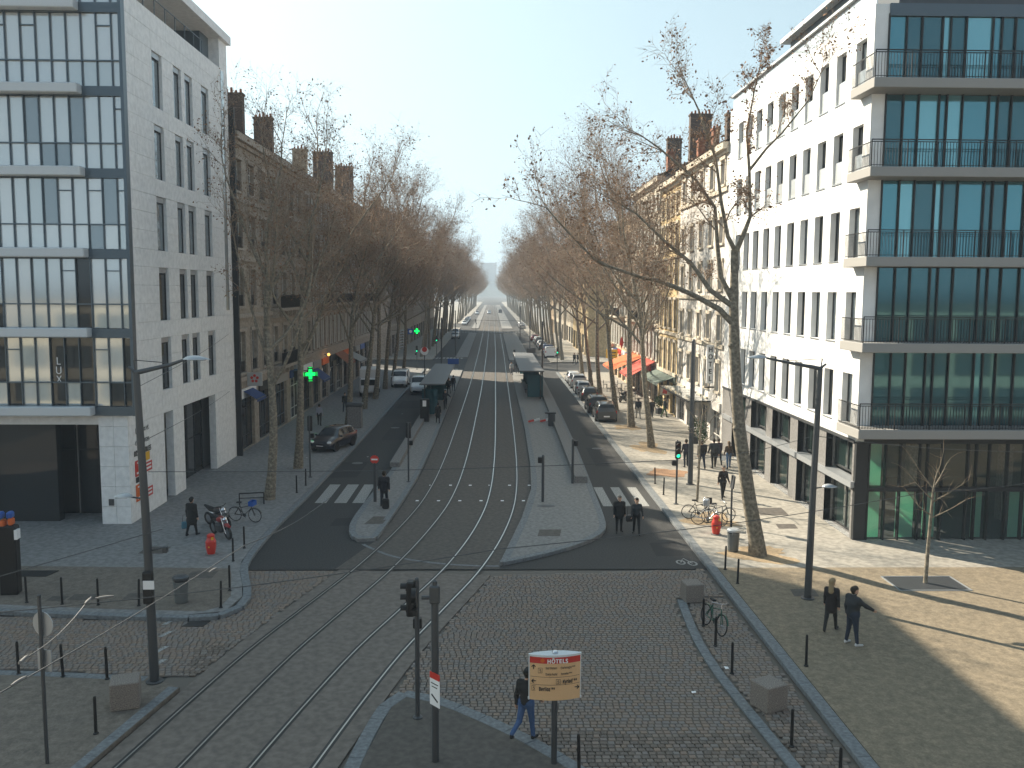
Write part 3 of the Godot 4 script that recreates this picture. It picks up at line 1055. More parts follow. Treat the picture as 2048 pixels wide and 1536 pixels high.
	for x in xs:
		fr2.span(D(x - 0.018, 5.24, 41.38), D(x + 0.018, 26.2, 41.2))
	for k in 6:
		var v := 5.65 + 3.56 * k
		fr2.span(D(xs[-1], v + 1.1 - 0.03, 41.38), D(xs[0], v + 1.1 + 0.03, 41.205))
	fr2.span(D(-16.42, 5.22, 41.55), D(-16.28, 26.2, 41.15))
	part("mullions", fr2, M.frame_blue, b, true)
	for k in 6:
		var v := 5.65 + 3.56 * k
		var sp := MB.new()
		sp.span(D(xs[-1], v - 0.42, 41.4), D(-16.3, v, 41.17))
		part("spandrel", sp, M.frame_blue, b, true)
		sp = MB.new()
		sp.bevel(D((xs[-1] - 18.1) * 0.5, v - 0.17, 40.9), Vector3(-18.1 - xs[-1], 0.42, 0.55), 0.04)
		part("ledge", sp, M.white_metal, b, true)
		for i in xs.size() - 1:
			var w: float = xs[i] - xs[i + 1]
			for lvl in 2:
				var v0 := v if lvl == 0 else v + 1.1
				var h := 1.1 if lvl == 0 else 2.04
				if v0 + h > 26.3:
					continue
				var m: Material = [M.pane_pale, M.pane_pale2, M.pane_pale3, M.pane_pale][R.randi() % 4]
				var q := R.randf()
				if q < lerpf(0.26, 0.04, k / 4.0):
					m = M.pane_dark if k < 2 else M.pane_mid
				if k == 0 and i == 5:
					m = M.pane_dark
				var o := part("pane", pane_mesh(w, h), m, b)
				put(o, G, xs[i + 1], v0, 0.06)
				if lvl == 1 and q > 0.84:
					var tb := MB.new()
					tb.span(Vector3(0.02, h * 0.72, 0.03), Vector3(w - 0.02, h * 0.72 + 0.05, 0.11))
					part("transom", tb, M.frame_blue, o)
	for i in 3:
		var o := text("LUX"[i], 0.34, M.white_paint, b, Vector3.ZERO)
		put(o, G, -19.74, 7.72 - i * 0.42, 0.1)
	# recessed entrance
	mb2 = MB.new()
	mb2.span(D(-40, 4.76, 41.6), D(-18.1, 5.2, 43.6))
	part("entrance_soffit", mb2, M.white_panel, b, true)
	for i in 8:
		var u := -34.0 + i * 2.0
		var fr := part("entrance_glazing", frame_mesh(1.9, 4.6, 1, [0.68], 0.07), M.frame_dark, b)
		put(fr, FF(43.5), u, 0.13, 0.0)
		part("pane", pane_mesh(1.9, 4.6), M.pane_dark, fr)
	mb2 = MB.new()
	mb2.span(D(-22.9, 0.1, 42.4), D(-20.3, 4.76, 41.9))
	part("dark_pier", mb2, M.pane_dark, b, true)
	mb2 = MB.new()
	mb2.span(D(-17.75, 1.0, 41.38), D(-17.52, 1.3, 41.34))
	part("wall_box", mb2, M.metal_grey, b, true)
	# letting notices on the side wall near the corner
	var tb3 := Basis(F.U, Vector3.UP, F.N)
	var lines := [["Bureaux et", 4.35], ["commerces", 3.8], ["DISPONIBLES", 3.3]]
	for l in lines:
		var o := text(l[0], 0.26, M.black_print, b, fp(F, 42.95, l[1], 0.03) - b.position, tb3, "lettering", "Droid Sans", 700 if l[1] < 3.5 else 400, 0.01, 0.95)
		o.rotation = tb3.get_euler()
	var notices := [[42.0, 42.75, 2.2, 2.95, M.red], [42.05, 42.7, 1.9, 2.15, M.black_print], [42.0, 42.75, 1.0, 1.8, M.awning_orange], [43.25, 43.8, 2.75, 3.15, M.yellow_sign], [43.05, 44.05, 2.2, 2.65, M.red], [43.1, 44.0, 1.55, 1.95, M.white_paint], [43.05, 44.05, 0.95, 1.4, M.red]]
	for q in notices:
		var pm := MB.new()
		fbox(pm, F, q[0], q[1], q[2], q[3], 0.008, 0.03)
		var o := part("letting_notice", pm, q[4], b, true)
		if q[3] - q[2] > 0.42:
			pm = MB.new()
			fbox(pm, F, q[0] + 0.12, q[1] - 0.12, q[2] + 0.1, q[2] + 0.2, 0.032, 0.036)
			fbox(pm, F, q[0] + 0.2, q[1] - 0.12, q[3] - 0.16, q[3] - 0.08, 0.032, 0.036)
			part("print", pm, M.white_paint, o)

func right_modern():
	var X := 15.95
	var F := FR(X)
	var b := thing("corner_building", "sunlit white rendered corner block with teal glass front and long black railed balconies", "building", D(X, 0, 38.7))
	var floors := [5.17, 8.78, 12.45, 16.0, 19.6]
	var far := [40.45, 42.7, 44.8, 46.9, 49.0, 51.15, 53.3, 55.4, 57.4, 59.4]
	var ops := []
	for v in floors:
		for d in far:
			ops.append([-d, -d + 1.15, v, v + 2.25])
	for q in [[38.95, 42.1], [43.5, 46.1], [47.3, 50.4], [51.5, 54.6], [55.8, 58.9]]:
		ops.append([-q[1], -q[0], 0.13, 4.5])
	var mb := MB.new()
	wall(mb, F, -61.5, -38.75, 4.5, 23.0, ops, 0.32)
	part("wall", mb, M.white_render, b, true)
	mb = MB.new()
	var low := []
	for o in ops:
		if o[2] < 1:
			low.append(o)
	wall(mb, F, -61.5, -38.75, 0.0, 4.5, low, 0.55)
	part("shop_piers", mb, M.grey_concrete, b, true)
	var i := 0
	for o in ops:
		var w: float = o[1] - o[0]
		var h: float = o[3] - o[2]
		if o[2] > 1:
			i += 1
			var fr := part("window", frame_mesh(w, h, i % 2, [], 0.06), M.frame_dark if (i * 7) % 3 else M.metal_grey, b)
			put(fr, F, o[0], o[2], -0.32)
			part("pane", pane_mesh(w, h), M.pane_dark if R.randf() < 0.6 else M.pane_mid, fr)
			var sl := MB.new()
			sl.span(Vector3(-0.03, -0.05, 0.24), Vector3(w + 0.03, -0.004, 0.37))
			part("sill", sl, M.metal_pale, fr)
			if o[2] > 15:
				var gm := MB.new()
				gm.span(Vector3(0.04, 0.05, 0.2), Vector3(w - 0.04, 1.0, 0.215))
				part("glass_guard", gm, M.pane_pale3, fr)
		else:
			for lv in 2:
				var y0: float = 2.72 if lv else 0.0
				var hh: float = h - 2.72 if lv else 2.3
				var fr := part("shop_window", frame_mesh(w, hh, 1, [], 0.08), M.frame_dark, b)
				put(fr, F, o[0], o[2] + y0, -0.5)
				part("pane", pane_mesh(w, hh, 0.01), M.pane_clear, fr)
	mb = MB.new()
	fbox(mb, F, -61.0, -38.62, 2.45, 2.72, -0.5, 0.16)
	part("shop_ledge", mb, M.metal_pale, b, true)
	mb = MB.new()
	fbox(mb, F, -61.5, -38.75, 4.42, 4.56, 0.002, 0.05)
	part("shop_band", mb, M.metal_grey, b, true)
	# body, roof terrace and attic
	mb = MB.new()
	mb.span(D(16.45, 4.78, 39.1), D(40, 22.9, 61.4))
	mb.span(D(16.3, 22.9, 38.9), D(40, 23.02, 61.4))
	mb.span(D(18.3, 0.0, 52.0), D(40, 4.78, 61.4))
	mb.span(D(30, 0.0, 39.0), D(40, 4.78, 52.0))
	part("core", mb, M.interior, b, true)
	mb = MB.new()
	fbox(mb, F, -61.4, -38.8, 23.02, 23.85, -0.16, -0.12)
	part("glass_balustrade", mb, M.pane_pale3, b, true)
	mb = MB.new()
	fbox(mb, F, -61.5, -38.75, 23.86, 23.98, -0.3, 0.05)
	part("coping", mb, M.white_metal, b, true)
	mb = MB.new()
	mb.span(D(18.2, 23.02, 41.5), D(40, 26.2, 56.5))
	part("attic", mb, M.metal_grey, b, true)
	mb = MB.new()
	mb.span(D(17.7, 26.2, 40.8), D(40, 26.45, 57.0))
	part("attic_roof", mb, M.white_metal, b, true)
	# front: white pier, glass curtain wall
	var G := FF(38.6)
	mb = MB.new()
	mb.span(D(15.952, 4.5, 39.05), D(16.55, 23.0, 38.6))
	part("corner_pier", mb, M.white_render, b, true)
	mb = MB.new()
	mb.span(D(15.96, 0.1, 38.94), D(16.5, 4.5, 38.55))
	part("corner_base", mb, M.frame_dark, b, true)
	var pat := [0.75, 0.65, 0.87, 0.34, 0.66, 1.13, 0.38, 0.58, 0.8]
	var xs := [16.55]
	while xs[-1] < 29.5:
		xs.append(xs[-1] + pat[(xs.size() - 1) % pat.size()])
	mb = MB.new()
	for x in xs:
		mb.span(D(x - 0.03, 0.1, 38.74), D(x + 0.03, 22.6, 38.52))
	mb.span(D(16.55, 2.3, 38.72), D(30, 2.5, 38.54))
	part("mullions", mb, M.frame_dark, b, true)
	mb = MB.new()
	mb.span(D(16.55, 22.5, 38.76), D(30, 23.0, 38.5))
	part("fascia", mb, M.frame_blue, b, true)
	var tops := [5.23, 8.9, 12.5, 16.17, 19.73, 23.3]
	for k in 5:
		var sl := MB.new()
		sl.bevel(D(24.2, tops[k] - 0.2, 38.55), Vector3(17.4, 0.4, 2.5), 0.02)
		var so := part("balcony_slab", sl, M.slab_grey, b, true)
		var rf := part("railing", rail_mesh(17.2, 1.03, 0.125, 0.009), M.iron, b)
		put(rf, G, 15.55, tops[k], 1.2)
		var rs := part("railing", rail_mesh(2.3, 1.03, 0.125, 0.009), M.iron, b)
		put(rs, F, -39.75, tops[k], 0.4)
		var up := MB.new()
		for j in 12:
			up.span(D(15.55 + j * 1.5 - 0.02, tops[k], 37.42), D(15.55 + j * 1.5 + 0.02, tops[k] + 1.1, 37.38))
		up.span(D(15.55, tops[k] + 1.08, 37.43), D(32.7, tops[k] + 1.12, 37.37))
		part("handrail", up, M.iron, b, true)
		for j in xs.size() - 1:
			var w: float = xs[j + 1] - xs[j]
			var m: Material = [M.pane_teal, M.pane_teal2, M.pane_teal, M.pane_teal3, M.pane_teal2][(j * 3 + k * 2 + R.randi() % 2) % 5]
			if k < 2 and R.randf() < 0.6:
				m = M.pane_teal
			var o := part("pane", pane_mesh(w, (tops[k + 1] if k < 4 else 22.9) - 0.4 - tops[k]), m, b)
			put(o, G, xs[j], tops[k], -0.05)
	for j in xs.size() - 1:
		var w: float = xs[j + 1] - xs[j]
		for lv in 2:
			var o := part("pane", pane_mesh(w, 2.2 if lv == 0 else 2.35, 0.01), M.pane_clear, b)
			put(o, G, xs[j], 0.12 if lv == 0 else 2.5, -0.05)
	for q in [[16.6, 17.25, 0.15, 2.3], [17.98, 18.78, 0.15, 2.3], [19.2, 19.75, 0.15, 2.3], [16.6, 17.25, 2.5, 4.6], [21.4, 21.85, 0.15, 2.3], [23.1, 23.8, 0.15, 2.3], [25.0, 25.7, 0.15, 2.3]]:
		var gm := MB.new()
		gm.span(D(q[0], q[2], 38.95), D(q[1], q[3], 38.93))
		part("green_glass_panel", gm, M.green_panel, b, true)
	mb = MB.new()
	mb.span(D(16.4, 0.121, 38.75), D(30, 0.15, 52))
	part("interior_floor", mb, M.interior, b, true)
	mb = MB.new()
	for q in [[20.0, 42.0], [24.5, 42.0], [20.0, 47.0]]:
		mb.span(D(q[0], 0.15, q[1]), D(q[0] + 0.5, 4.78, q[1] + 0.5))
	part("interior_columns", mb, M.grey_concrete, b, true)
	mb = MB.new()
	mb.span(D(16.3, 4.45, 38.6), D(30, 4.83, 38.45))
	part("fascia", mb, M.frame_dark, b, true)

func house(cfg: Dictionary) -> Node3D:
	var left: bool = cfg.x < 0
	var F := FL(cfg.x) if left else FR(cfg.x)
	var d0: float = cfg.d0
	var d1: float = cfg.d1
	var u0 := d0 if left else -d1
	var u1 := d1 if left else -d0
	var b := thing(cfg.called, cfg.label, "building", D(cfg.x, 0, d0), 0.0, "")
	var n: int = cfg.cols
	var ww: float = cfg.ww
	var pitch := (u1 - u0) / n
	var ops := []
	for f in cfg.floors:
		for i in n:
			var c := u0 + pitch * (i + 0.5)
			ops.append([c - ww * 0.5, c + ww * 0.5, f[0], f[1]])
	var shops := []
	var sn: int = cfg.get("shops", n / 2)
	var sp := (u1 - u0) / sn
	for i in sn:
		var c := u0 + sp * (i + 0.5)
		shops.append([c - sp * 0.38, c + sp * 0.38, 0.15, cfg.get("shop_h", 3.5)])
	var mb := MB.new()
	wall(mb, F, u0, u1, 0.0, cfg.eave, ops + shops, 0.3)
	# sides and back close the volume
	var dep: float = cfg.get("depth", 12.0)
	mb.qn(fp(F, u0, 0, 0), fp(F, u0, cfg.eave, 0), fp(F, u0, cfg.eave, -dep), fp(F, u0, 0, -dep), -F.U)
	mb.qn(fp(F, u1, 0, 0), fp(F, u1, cfg.eave, 0), fp(F, u1, cfg.eave, -dep), fp(F, u1, 0, -dep), F.U)
	mb.qn(fp(F, u0, 0, -dep), fp(F, u0, cfg.eave, -dep), fp(F, u1, cfg.eave, -dep), fp(F, u1, 0, -dep), -F.N)
	mb.qn(fp(F, u0, 0.1, -0.6), fp(F, u0, cfg.eave, -0.6), fp(F, u1, cfg.eave, -0.6), fp(F, u1, 0.1, -0.6), F.N)
	part("wall", mb, cfg.mat, b, true)
	# roof
	var ridge: float = cfg.eave + cfg.get("ridge", 3.0)
	mb = MB.new()
	var e0: float = cfg.eave + 0.12
	var t0 := 0.55
	mb.qn(fp(F, u0, e0, t0), fp(F, u1, e0, t0), fp(F, u1, ridge, -dep * 0.5), fp(F, u0, ridge, -dep * 0.5), (F.N + Vector3.UP).normalized())
	mb.qn(fp(F, u0, e0, -dep), fp(F, u1, e0, -dep), fp(F, u1, ridge, -dep * 0.5), fp(F, u0, ridge, -dep * 0.5), (-F.N + Vector3.UP).normalized())
	for u in [u0, u1]:
		var m: Vector3 = F.U if u == u1 else -F.U
		mb.tri(fp(F, u, cfg.eave, 0), fp(F, u, ridge, -dep * 0.5), fp(F, u, cfg.eave, -dep), m, m, m)
	var roof := part("roof", mb, cfg.get("roof", M.roof_slate), b, true)
	mb = MB.new()
	fbox(mb, F, u0 + 0.01, u1 - 0.01, cfg.eave - 0.35, cfg.eave + 0.1, 0.003, 0.5)
	fbox(mb, F, u0 + 0.01, u1 - 0.01, cfg.eave - 0.6, cfg.eave - 0.352, 0.003, 0.22)
	part("cornice", mb, cfg.trim, b, true)
	for v in cfg.get("bands", []):
		mb = MB.new()
		fbox(mb, F, u0 + 0.01, u1 - 0.01, v - 0.14, v + 0.14, 0.003, 0.16)
		part("string_course", mb, cfg.trim, b, true)
	var near: bool = cfg.get("near", true)
	for o in ops:
		var w: float = o[1] - o[0]
		var h: float = o[3] - o[2]
		var fr := part("window", frame_mesh(w, h, 1, [0.72] if near else [], 0.06), M.wood_white if R.randf() < 0.8 else M.shutter_grey, b)
		put(fr, F, o[0], o[2], -0.27)
		var q := R.randf()
		part("pane", pane_mesh(w, h), M.pane_old if q < 0.75 else (M.blind if q < 0.9 else M.pane_mid), fr)
		if near:
			var key := "surround%.2f_%.2f" % [w, h]
			if not meshes.has(key):
				var s := MB.new()
				s.span(Vector3(-0.16, 0, 0.273), Vector3(-0.005, h, 0.34))
				s.span(Vector3(w + 0.005, 0, 0.273), Vector3(w + 0.16, h, 0.34))
				s.span(Vector3(-0.22, h + 0.004, 0.273), Vector3(w + 0.22, h + 0.24, 0.4))
				s.span(Vector3(-0.2, -0.16, 0.273), Vector3(w + 0.2, -0.004, 0.42))
				meshes[key] = s.mesh()
			part("surround", meshes[key], cfg.trim, fr)
			if cfg.get("guards", true):
				var g := part("guard", rail_mesh(w, 0.75, 0.14), M.iron, fr)
				g.position = Vector3(0, 0, 0.22)
		if cfg.get("shutters", 0) == 1 and near:
			var key2 := "shutter%.2f" % h
			if not meshes.has(key2):
				var s := MB.new()
				for k in 5:
					s.span(Vector3(0, h * k / 5.0 + 0.02, 0), Vector3(0.34, h * (k + 1) / 5.0 - 0.01, 0.035))
				s.span(Vector3(0.0, 0.0, 0.004), Vector3(0.34, h, 0.03))
				meshes[key2] = s.mesh()
			for k in 2:
				var so := part("shutter", meshes[key2], M.wood_white, fr)
				so.position = Vector3(-0.36 if k == 0 else w + 0.02, 0, 0.42)
	for bal in cfg.get("balconies", []):
		var a: float = u0 + pitch * bal[1] + 0.3
		var e: float = u0 + pitch * bal[2] - 0.3
		var s := MB.new()
		fbox(s, F, a, e, bal[0] - 0.22, bal[0], 0.003, 0.85)
		for k in int((e - a) / 1.6) + 1:
			fbox(s, F, a + 0.15 + k * 1.55, a + 0.4 + k * 1.55, bal[0] - 0.7, bal[0] - 0.222, 0.003, 0.55)
		var so := part("balcony", s, cfg.trim, b, true)
		var rr := part("railing", rail_mesh(e - a, 1.0, 0.09, 0.014), M.iron, b)
		put(rr, F, a, bal[0], 0.8)
	# shopfronts
	var si := 0
	for o in shops:
		var w: float = o[1] - o[0]
		var h: float = o[3] - o[2]
		var fr := part("shopfront", frame_mesh(w, h, 2, [0.25, 0.78], 0.08), [M.frame_dark, M.metal_grey, M.frame_blue, M.wood_white][si % 4], b)
		put(fr, F, o[0], o[2], -0.28)
		part("pane", pane_mesh(w, h), M.pane_old, fr)
		if near:
			var fm := MB.new()
			fbox(fm, F, o[0] - 0.1, o[1] + 0.1, o[3] + 0.03, o[3] + 0.65, 0.003, 0.14)
			part("fascia", fm, cfg.get("fascias", [M.shutter_grey, M.blue_sign, M.frame_dark])[si % cfg.get("fascias", [0, 0, 0]).size()], b, true)
		si += 1
	# chimneys: [offset from the front, d, width, top]
	for c in cfg.get("chimneys", []):
		var cx: float = c[0]
		var cm: Material = c[4] if c.size() > 4 else M.brick
		mb = MB.new()
		mb.span(D(cx - c[2] * 0.5, cfg.eave, c[1] - 0.35), D(cx + c[2] * 0.5, c[3], c[1] + 0.35))
		mb.span(D(cx - c[2] * 0.5 - 0.07, c[3] + 0.002, c[1] - 0.42), D(cx + c[2] * 0.5 + 0.07, c[3] + 0.16, c[1] + 0.42))
		var ch := part("chimney", mb, cm, b, true)
		var np := maxi(2, int(c[2] / 0.3))
		for k in np:
			mb = MB.new()
			mb.lathe(D(cx - c[2] * 0.5 + c[2] * (k + 0.5) / np, c[3] + 0.16, c[1]), [Vector2(0.11, 0), Vector2(0.085, 0.24 + 0.1 * (k % 3)), Vector2(0.0, 0.25 + 0.1 * (k % 3))], 7)
			var po := part("chimney_pot", mb, M.brick_orange, ch)
	return b

func old_rows():
	var H4 := [[5.45, 8.2], [9.9, 12.4], [13.75, 16.05], [17.45, 19.5]]
	house({"called": "stone_house", "label": "grey stone apartment house beside the white panelled office block, two square brick chimneys", "x": -16.75, "d0": 59.0, "d1": 84.0, "floors": H4, "eave": 21.0, "cols": 8, "ww": 1.45, "mat": M.stone_left, "trim": M.stone_trim, "bands": [5.05, 9.25, 13.05, 16.9], "shops": 5, "shop_h": 3.7, "balconies": [[9.6, 3, 6], [5.2, 3, 5]], "fascias": [M.white_paint, M.frame_dark, M.shutter_grey, M.awning_blue], "chimneys": [[-19.5, 69.5, 1.7, 25.4], [-19.5, 78.9, 1.53, 25.4]]})
	house({"called": "stone_house", "label": "pale stone apartment house with white shutters and a long black iron balcony in the shade", "x": -16.8, "d0": 84.05, "d1": 110.0, "floors": [[5.5, 8.4], [9.75, 12.5], [13.8, 16.3], [17.3, 19.4]], "eave": 21.1, "cols": 11, "ww": 1.15, "mat": M.stone_left2, "trim": M.stone_trim, "bands": [5.1, 13.1, 16.9], "shops": 6, "shop_h": 3.6, "shutters": 1, "balconies": [[9.65, 1, 10], [13.4, 3, 8]], "fascias": [M.shutter_grey, M.awning_orange, M.frame_dark], "chimneys": [[-19.5, 93.4, 1.4, 25.0, M.plaster_ochre], [-19.5, 106.0, 2.2, 26.6]]})
	house({"called": "stone_house", "label": "dark stone corner house at the shaded side street, balconies on two floors", "x": -16.75, "d0": 110.05, "d1": 126.0, "floors": H4, "eave": 21.2, "cols": 6, "ww": 1.25, "mat": M.stone_left3, "trim": M.stone_trim, "bands": [5.1, 9.3, 13.0, 16.8], "shops": 4, "shutters": 1, "balconies": [[9.6, 0, 6]], "chimneys": [[-19.5, 121.0, 2.3, 27.0], [-19.0, 117.0, 1.6, 26.0]]})
	var d := 145.5
	var k := 0
	for L in [22.0, 26.0, 20.0, 25.0, 24.0]:
		house({"called": "far_house", "label": ["brown", "grey", "pale grey", "dark brown", "soot grey"][k] + " stone apartment house in the shaded row beyond the first side street", "x": -16.8 - 0.1 * (k % 2), "d0": d, "d1": d + L, "floors": H4, "eave": 20.5 + [0.0, 0.8, -0.6, 0.5, -1.0][k], "cols": int(L / 2.6), "ww": 1.2, "mat": [M.stone_left3, M.stone_left, M.stone_left2][k % 3], "trim": M.stone_trim, "bands": [5.1, 9.3, 13.0], "near": false, "chimneys": [[-19.5, d + L * 0.3, 2.0, 25.5], [-19.5, d + L * 0.8, 1.8, 25.2]]})
		d += L + 0.05
		k += 1
	# sunny side
	house({"called": "hotel", "label": "narrow white hotel facade with a vertical sign, sunlit beside the modern white block", "x": 16.0, "d0": 61.6, "d1": 77.3, "floors": [[4.0, 6.0], [7.6, 9.4], [11.2, 13.1], [14.4, 16.2], [18.4, 20.1]], "eave": 21.0, "cols": 5, "ww": 1.05, "mat": M.plaster_white, "trim": M.plaster_cream, "bands": [7.2, 10.6, 18.0], "shops": 4, "shop_h": 2.6, "guards": false, "ridge": 2.6, "fascias": [M.plaster_cream, M.plaster_white], "chimneys": [[18.0, 69.0, 0.9, 24.2], [17.5, 72.0, 0.5, 23.6, M.brick_orange]]})
	house({"called": "yellow_house", "label": "narrow yellow plastered house between the white hotel and the cream house", "x": 16.0, "d0": 77.35, "d1": 86.0, "floors": [[3.9, 6.6], [7.8, 10.3], [11.4, 13.8], [14.8, 16.9], [17.8, 19.4]], "eave": 20.8, "cols": 4, "ww": 0.95, "mat": M.plaster_yellow, "trim": M.plaster_cream, "bands": [3.75, 7.3], "shops": 3, "shop_h": 3.0, "guards": true, "roof": M.roof_tile, "fascias": [M.awning_green, M.frame_dark], "chimneys": [[19.0, 84.0, 1.95, 27.0], [18.2, 80.0, 0.6, 24.0, M.brick_orange]]})
	house({"called": "cream_house", "label": "cream stone apartment house with black iron balconies behind the café awnings", "x": 16.0, "d0": 86.05, "d1": 103.0, "floors": [[4.4, 7.1], [8.2, 10.9], [12.0, 14.5], [15.5, 17.7], [18.7, 20.4]], "eave": 21.8, "cols": 8, "ww": 1.05, "mat": M.plaster_cream, "trim": M.plaster_cream, "bands": [7.7, 11.5, 15.0], "shops": 5, "shop_h": 3.0, "shutters": 1, "balconies": [[8.0, 1, 7], [11.9, 2, 6]], "fascias": [M.awning_red, M.frame_dark, M.shutter_grey], "chimneys": [[19.0, 96.0, 1.5, 26.8], [17.6, 90.5, 0.7, 24.6, M.brick_orange]]})
	house({"called": "ochre_house", "label": "ochre corner house at the sunny side street with tiled roof", "x": 16.0, "d0": 103.05, "d1": 121.0, "floors": [[4.4, 7.1], [8.2, 10.9], [12.0, 14.5], [15.5, 17.7]], "eave": 19.6, "cols": 8, "ww": 1.1, "mat": M.plaster_ochre, "trim": M.plaster_cream, "bands": [7.7, 15.0], "shops": 5, "shop_h": 3.2, "shutters": 1, "balconies": [[8.0, 2, 6]], "roof": M.roof_tile, "fascias": [M.white_paint, M.blue_sign, M.red], "chimneys": [[18.4, 108, 1.2, 23.5, M.brick_orange], [19.0, 115, 1.5, 23.8, M.brick_orange]]})
	d = 150.0
	k = 0
	for q in [[28.0, 15.0], [24.0, 9.5], [30.0, 17.0], [26.0, 19.0]]:
		house({"called": "far_house", "label": ["sunlit yellow house beyond the second side street", "low cream house with a small gable in the far sunny row", "pale far house in the sunny row behind the plane trees", "tall ochre far house in the sunny row"][k], "x": 16.0 + [0.0, 0.6, 0.0, 0.2][k], "d0": d, "d1": d + q[0], "floors": [[4.4, 6.6], [7.6, 9.4 if q[1] < 10 else 9.8], [11.0, 13.0], [14.3, 16.2]].slice(0, 2 if q[1] < 10 else (3 if q[1] < 16 else 4)), "eave": q[1] if q[1] > 10 else 10.2, "cols": int(q[0] / 2.8), "ww": 1.15, "mat": [M.plaster_yellow, M.plaster_cream, M.plaster_cream, M.plaster_ochre][k], "trim": M.plaster_cream, "near": false, "roof": M.roof_tile, "ridge": 2.4, "chimneys": [[18.5, d + q[0] * 0.4, 1.2, q[1] + 3.0, M.brick_orange]]})
		d += q[0] + 0.05
		k += 1
	# hazy tower block on the hill
	var tw := thing("tower_block", "pale hazy slab tower block on the hill at the end of the street", "building", D(-9, 30, 1980))
	var mb := MB.new()
	mb.box(Vector3(0, 21, 0), Vector3(36, 42, 14))
	part("wall", mb, M.plaster_cream, tw)
	mb = MB.new()
	mb.box(Vector3(-27, 18, 0), Vector3(17, 36, 13))
	part("wing", mb, M.plaster_cream, tw)
	# the station building whose terrace this view is taken from: it stands behind, the glass fronts mirror it
	var sb := thing("station_building", "long beige concrete station building with a roof terrace facing the street", "building", D(0, 0, -2.0))
	mb = MB.new()
	mb.span(D(-70, 0, -28.0), D(70, 9.3, -2.0))
	part("wall", mb, M.plaster_cream, sb, true)
	mb = MB.new()
	mb.span(D(-70, 9.31, -2.3), D(70, 10.1, -2.02))
	part("parapet", mb, M.grey_concrete, sb, true)
	for lv in [0.6, 3.7, 6.7]:
		for i in 34:
			var fr := part("window", frame_mesh(3.2, 2.0, 1, [], 0.08), M.frame_dark, sb)
			fr.transform = Transform3D(Basis(Vector3(-1, 0, 0), Vector3.UP, Vector3(0, 0, -1)), Vector3(-64.0 + i * 3.9 + 3.2, lv, 1.99) - sb.position)
			part("pane", pane_mesh(3.2, 2.0), M.pane_mid, fr)

func rnd_dir() -> Vector3:
	return Vector3(R.randf_range(-1, 1), R.randf_range(-1, 1), R.randf_range(-1, 1))

# twigs of the crown: level 2 branches, 3 shoots, 4 twigs with seed balls
func shoots(cr: MB, se: MB, p: Vector3, dir: Vector3, length: float, r: float, level: int, dens: float):
	var k := 3 if level < 4 else 2
	var q := p
	var dd := dir
	for i in k:
		dd = (dd + rnd_dir() * 0.28 + Vector3(0, 0.1 if level < 4 else -0.04, 0)).normalized()
		var e := q + dd * length / k
		var r0 := r * (1.0 - 0.7 * i / k)
		var r1 := r * (1.0 - 0.7 * (i + 1) / k)
		cr.twig(q, e, r0, r1)
		if level < 4:
			var nb := int(2.0 * dens + R.randf() * 1.4)
			for j in nb:
				var side := (dd.cross(rnd_dir())).normalized()
				shoots(cr, se, q.lerp(e, R.randf_range(0.3, 1.0)), (dd * 0.75 + side * 0.75 + Vector3(0, 0.08, 0)).normalized(), length * R.randf_range(0.4, 0.62), maxf(r1 * 0.62, 0.007), level + 1, dens)
		elif R.randf() < 0.55:
			var h := e + Vector3(R.randf_range(-0.05, 0.05), R.randf_range(-0.16, -0.06), R.randf_range(-0.05, 0.05))
			if R.randf() < 0.6:
				se.octa(h, R.randf_range(0.022, 0.034))
			else:
				var a := rnd_dir().normalized() * R.randf_range(0.05, 0.09)
				var b := a.cross(rnd_dir()).normalized() * R.randf_range(0.035, 0.06)
				se.quad(h - a, h + b, h + a, h - b)
		q = e

func limb(tr: MB, cr: MB, se: MB, pts: Array, r0: float, r1: float, dens: float, bare := 0.25, sl := 2.6):
	var rad := []
	for i in pts.size():
		rad.append(lerpf(r0, r1, float(i) / (pts.size() - 1)))
	tr.tube(pts, rad, 7, true)
	for i in pts.size() - 1:
		var a: Vector3 = pts[i]
		var b: Vector3 = pts[i + 1]
		var f := float(i) / (pts.size() - 1)
		if f < bare:
			continue
		var n := int((b - a).length() * 1.25 * dens + R.randf() * 0.8)
		for j in n:
			var t := (b - a).normalized()
			var side := t.cross(rnd_dir()).normalized()
			shoots(cr, se, a.lerp(b, R.randf()), (t * 0.65 + side + Vector3(0, 0.35, 0)).normalized(), sl * R.randf_range(0.65, 1.2) * (1.1 - 0.4 * f), maxf(lerpf(r0, r1, f) * 0.5, 0.022), 2, dens)
	var last: Vector3 = pts[-1]
	var dirl := (last - pts[-2] as Vector3).normalized()
	for j in 2:
		shoots(cr, se, last, (dirl + rnd_dir() * 0.4).normalized(), sl, r1, 2, dens)

func arc(p: Vector3, dir: Vector3, length: float, up: float, k := 6, wob := 0.16) -> Array:
	var out := [p]
	var q := p
	var dd := dir.normalized()
	for i in k:
		dd = (dd + rnd_dir() * wob + Vector3(0, up, 0)).normalized()
		q += dd * length / k
		out.append(q)
	return out

func tree_root(label: String, at: Vector3, group: String) -> Node3D:
	return thing("plane_tree", label, "tree", at, 0.0, group)

func finish_tree(o: Node3D, tr: MB, cr: MB, se: MB):
	part("trunk", tr, M.bark, o)
	part("crown", cr, M.twigs, o)
	var s := part("seed_balls", se, M.seeds, o)
	s.set_meta("kind", "stuff")

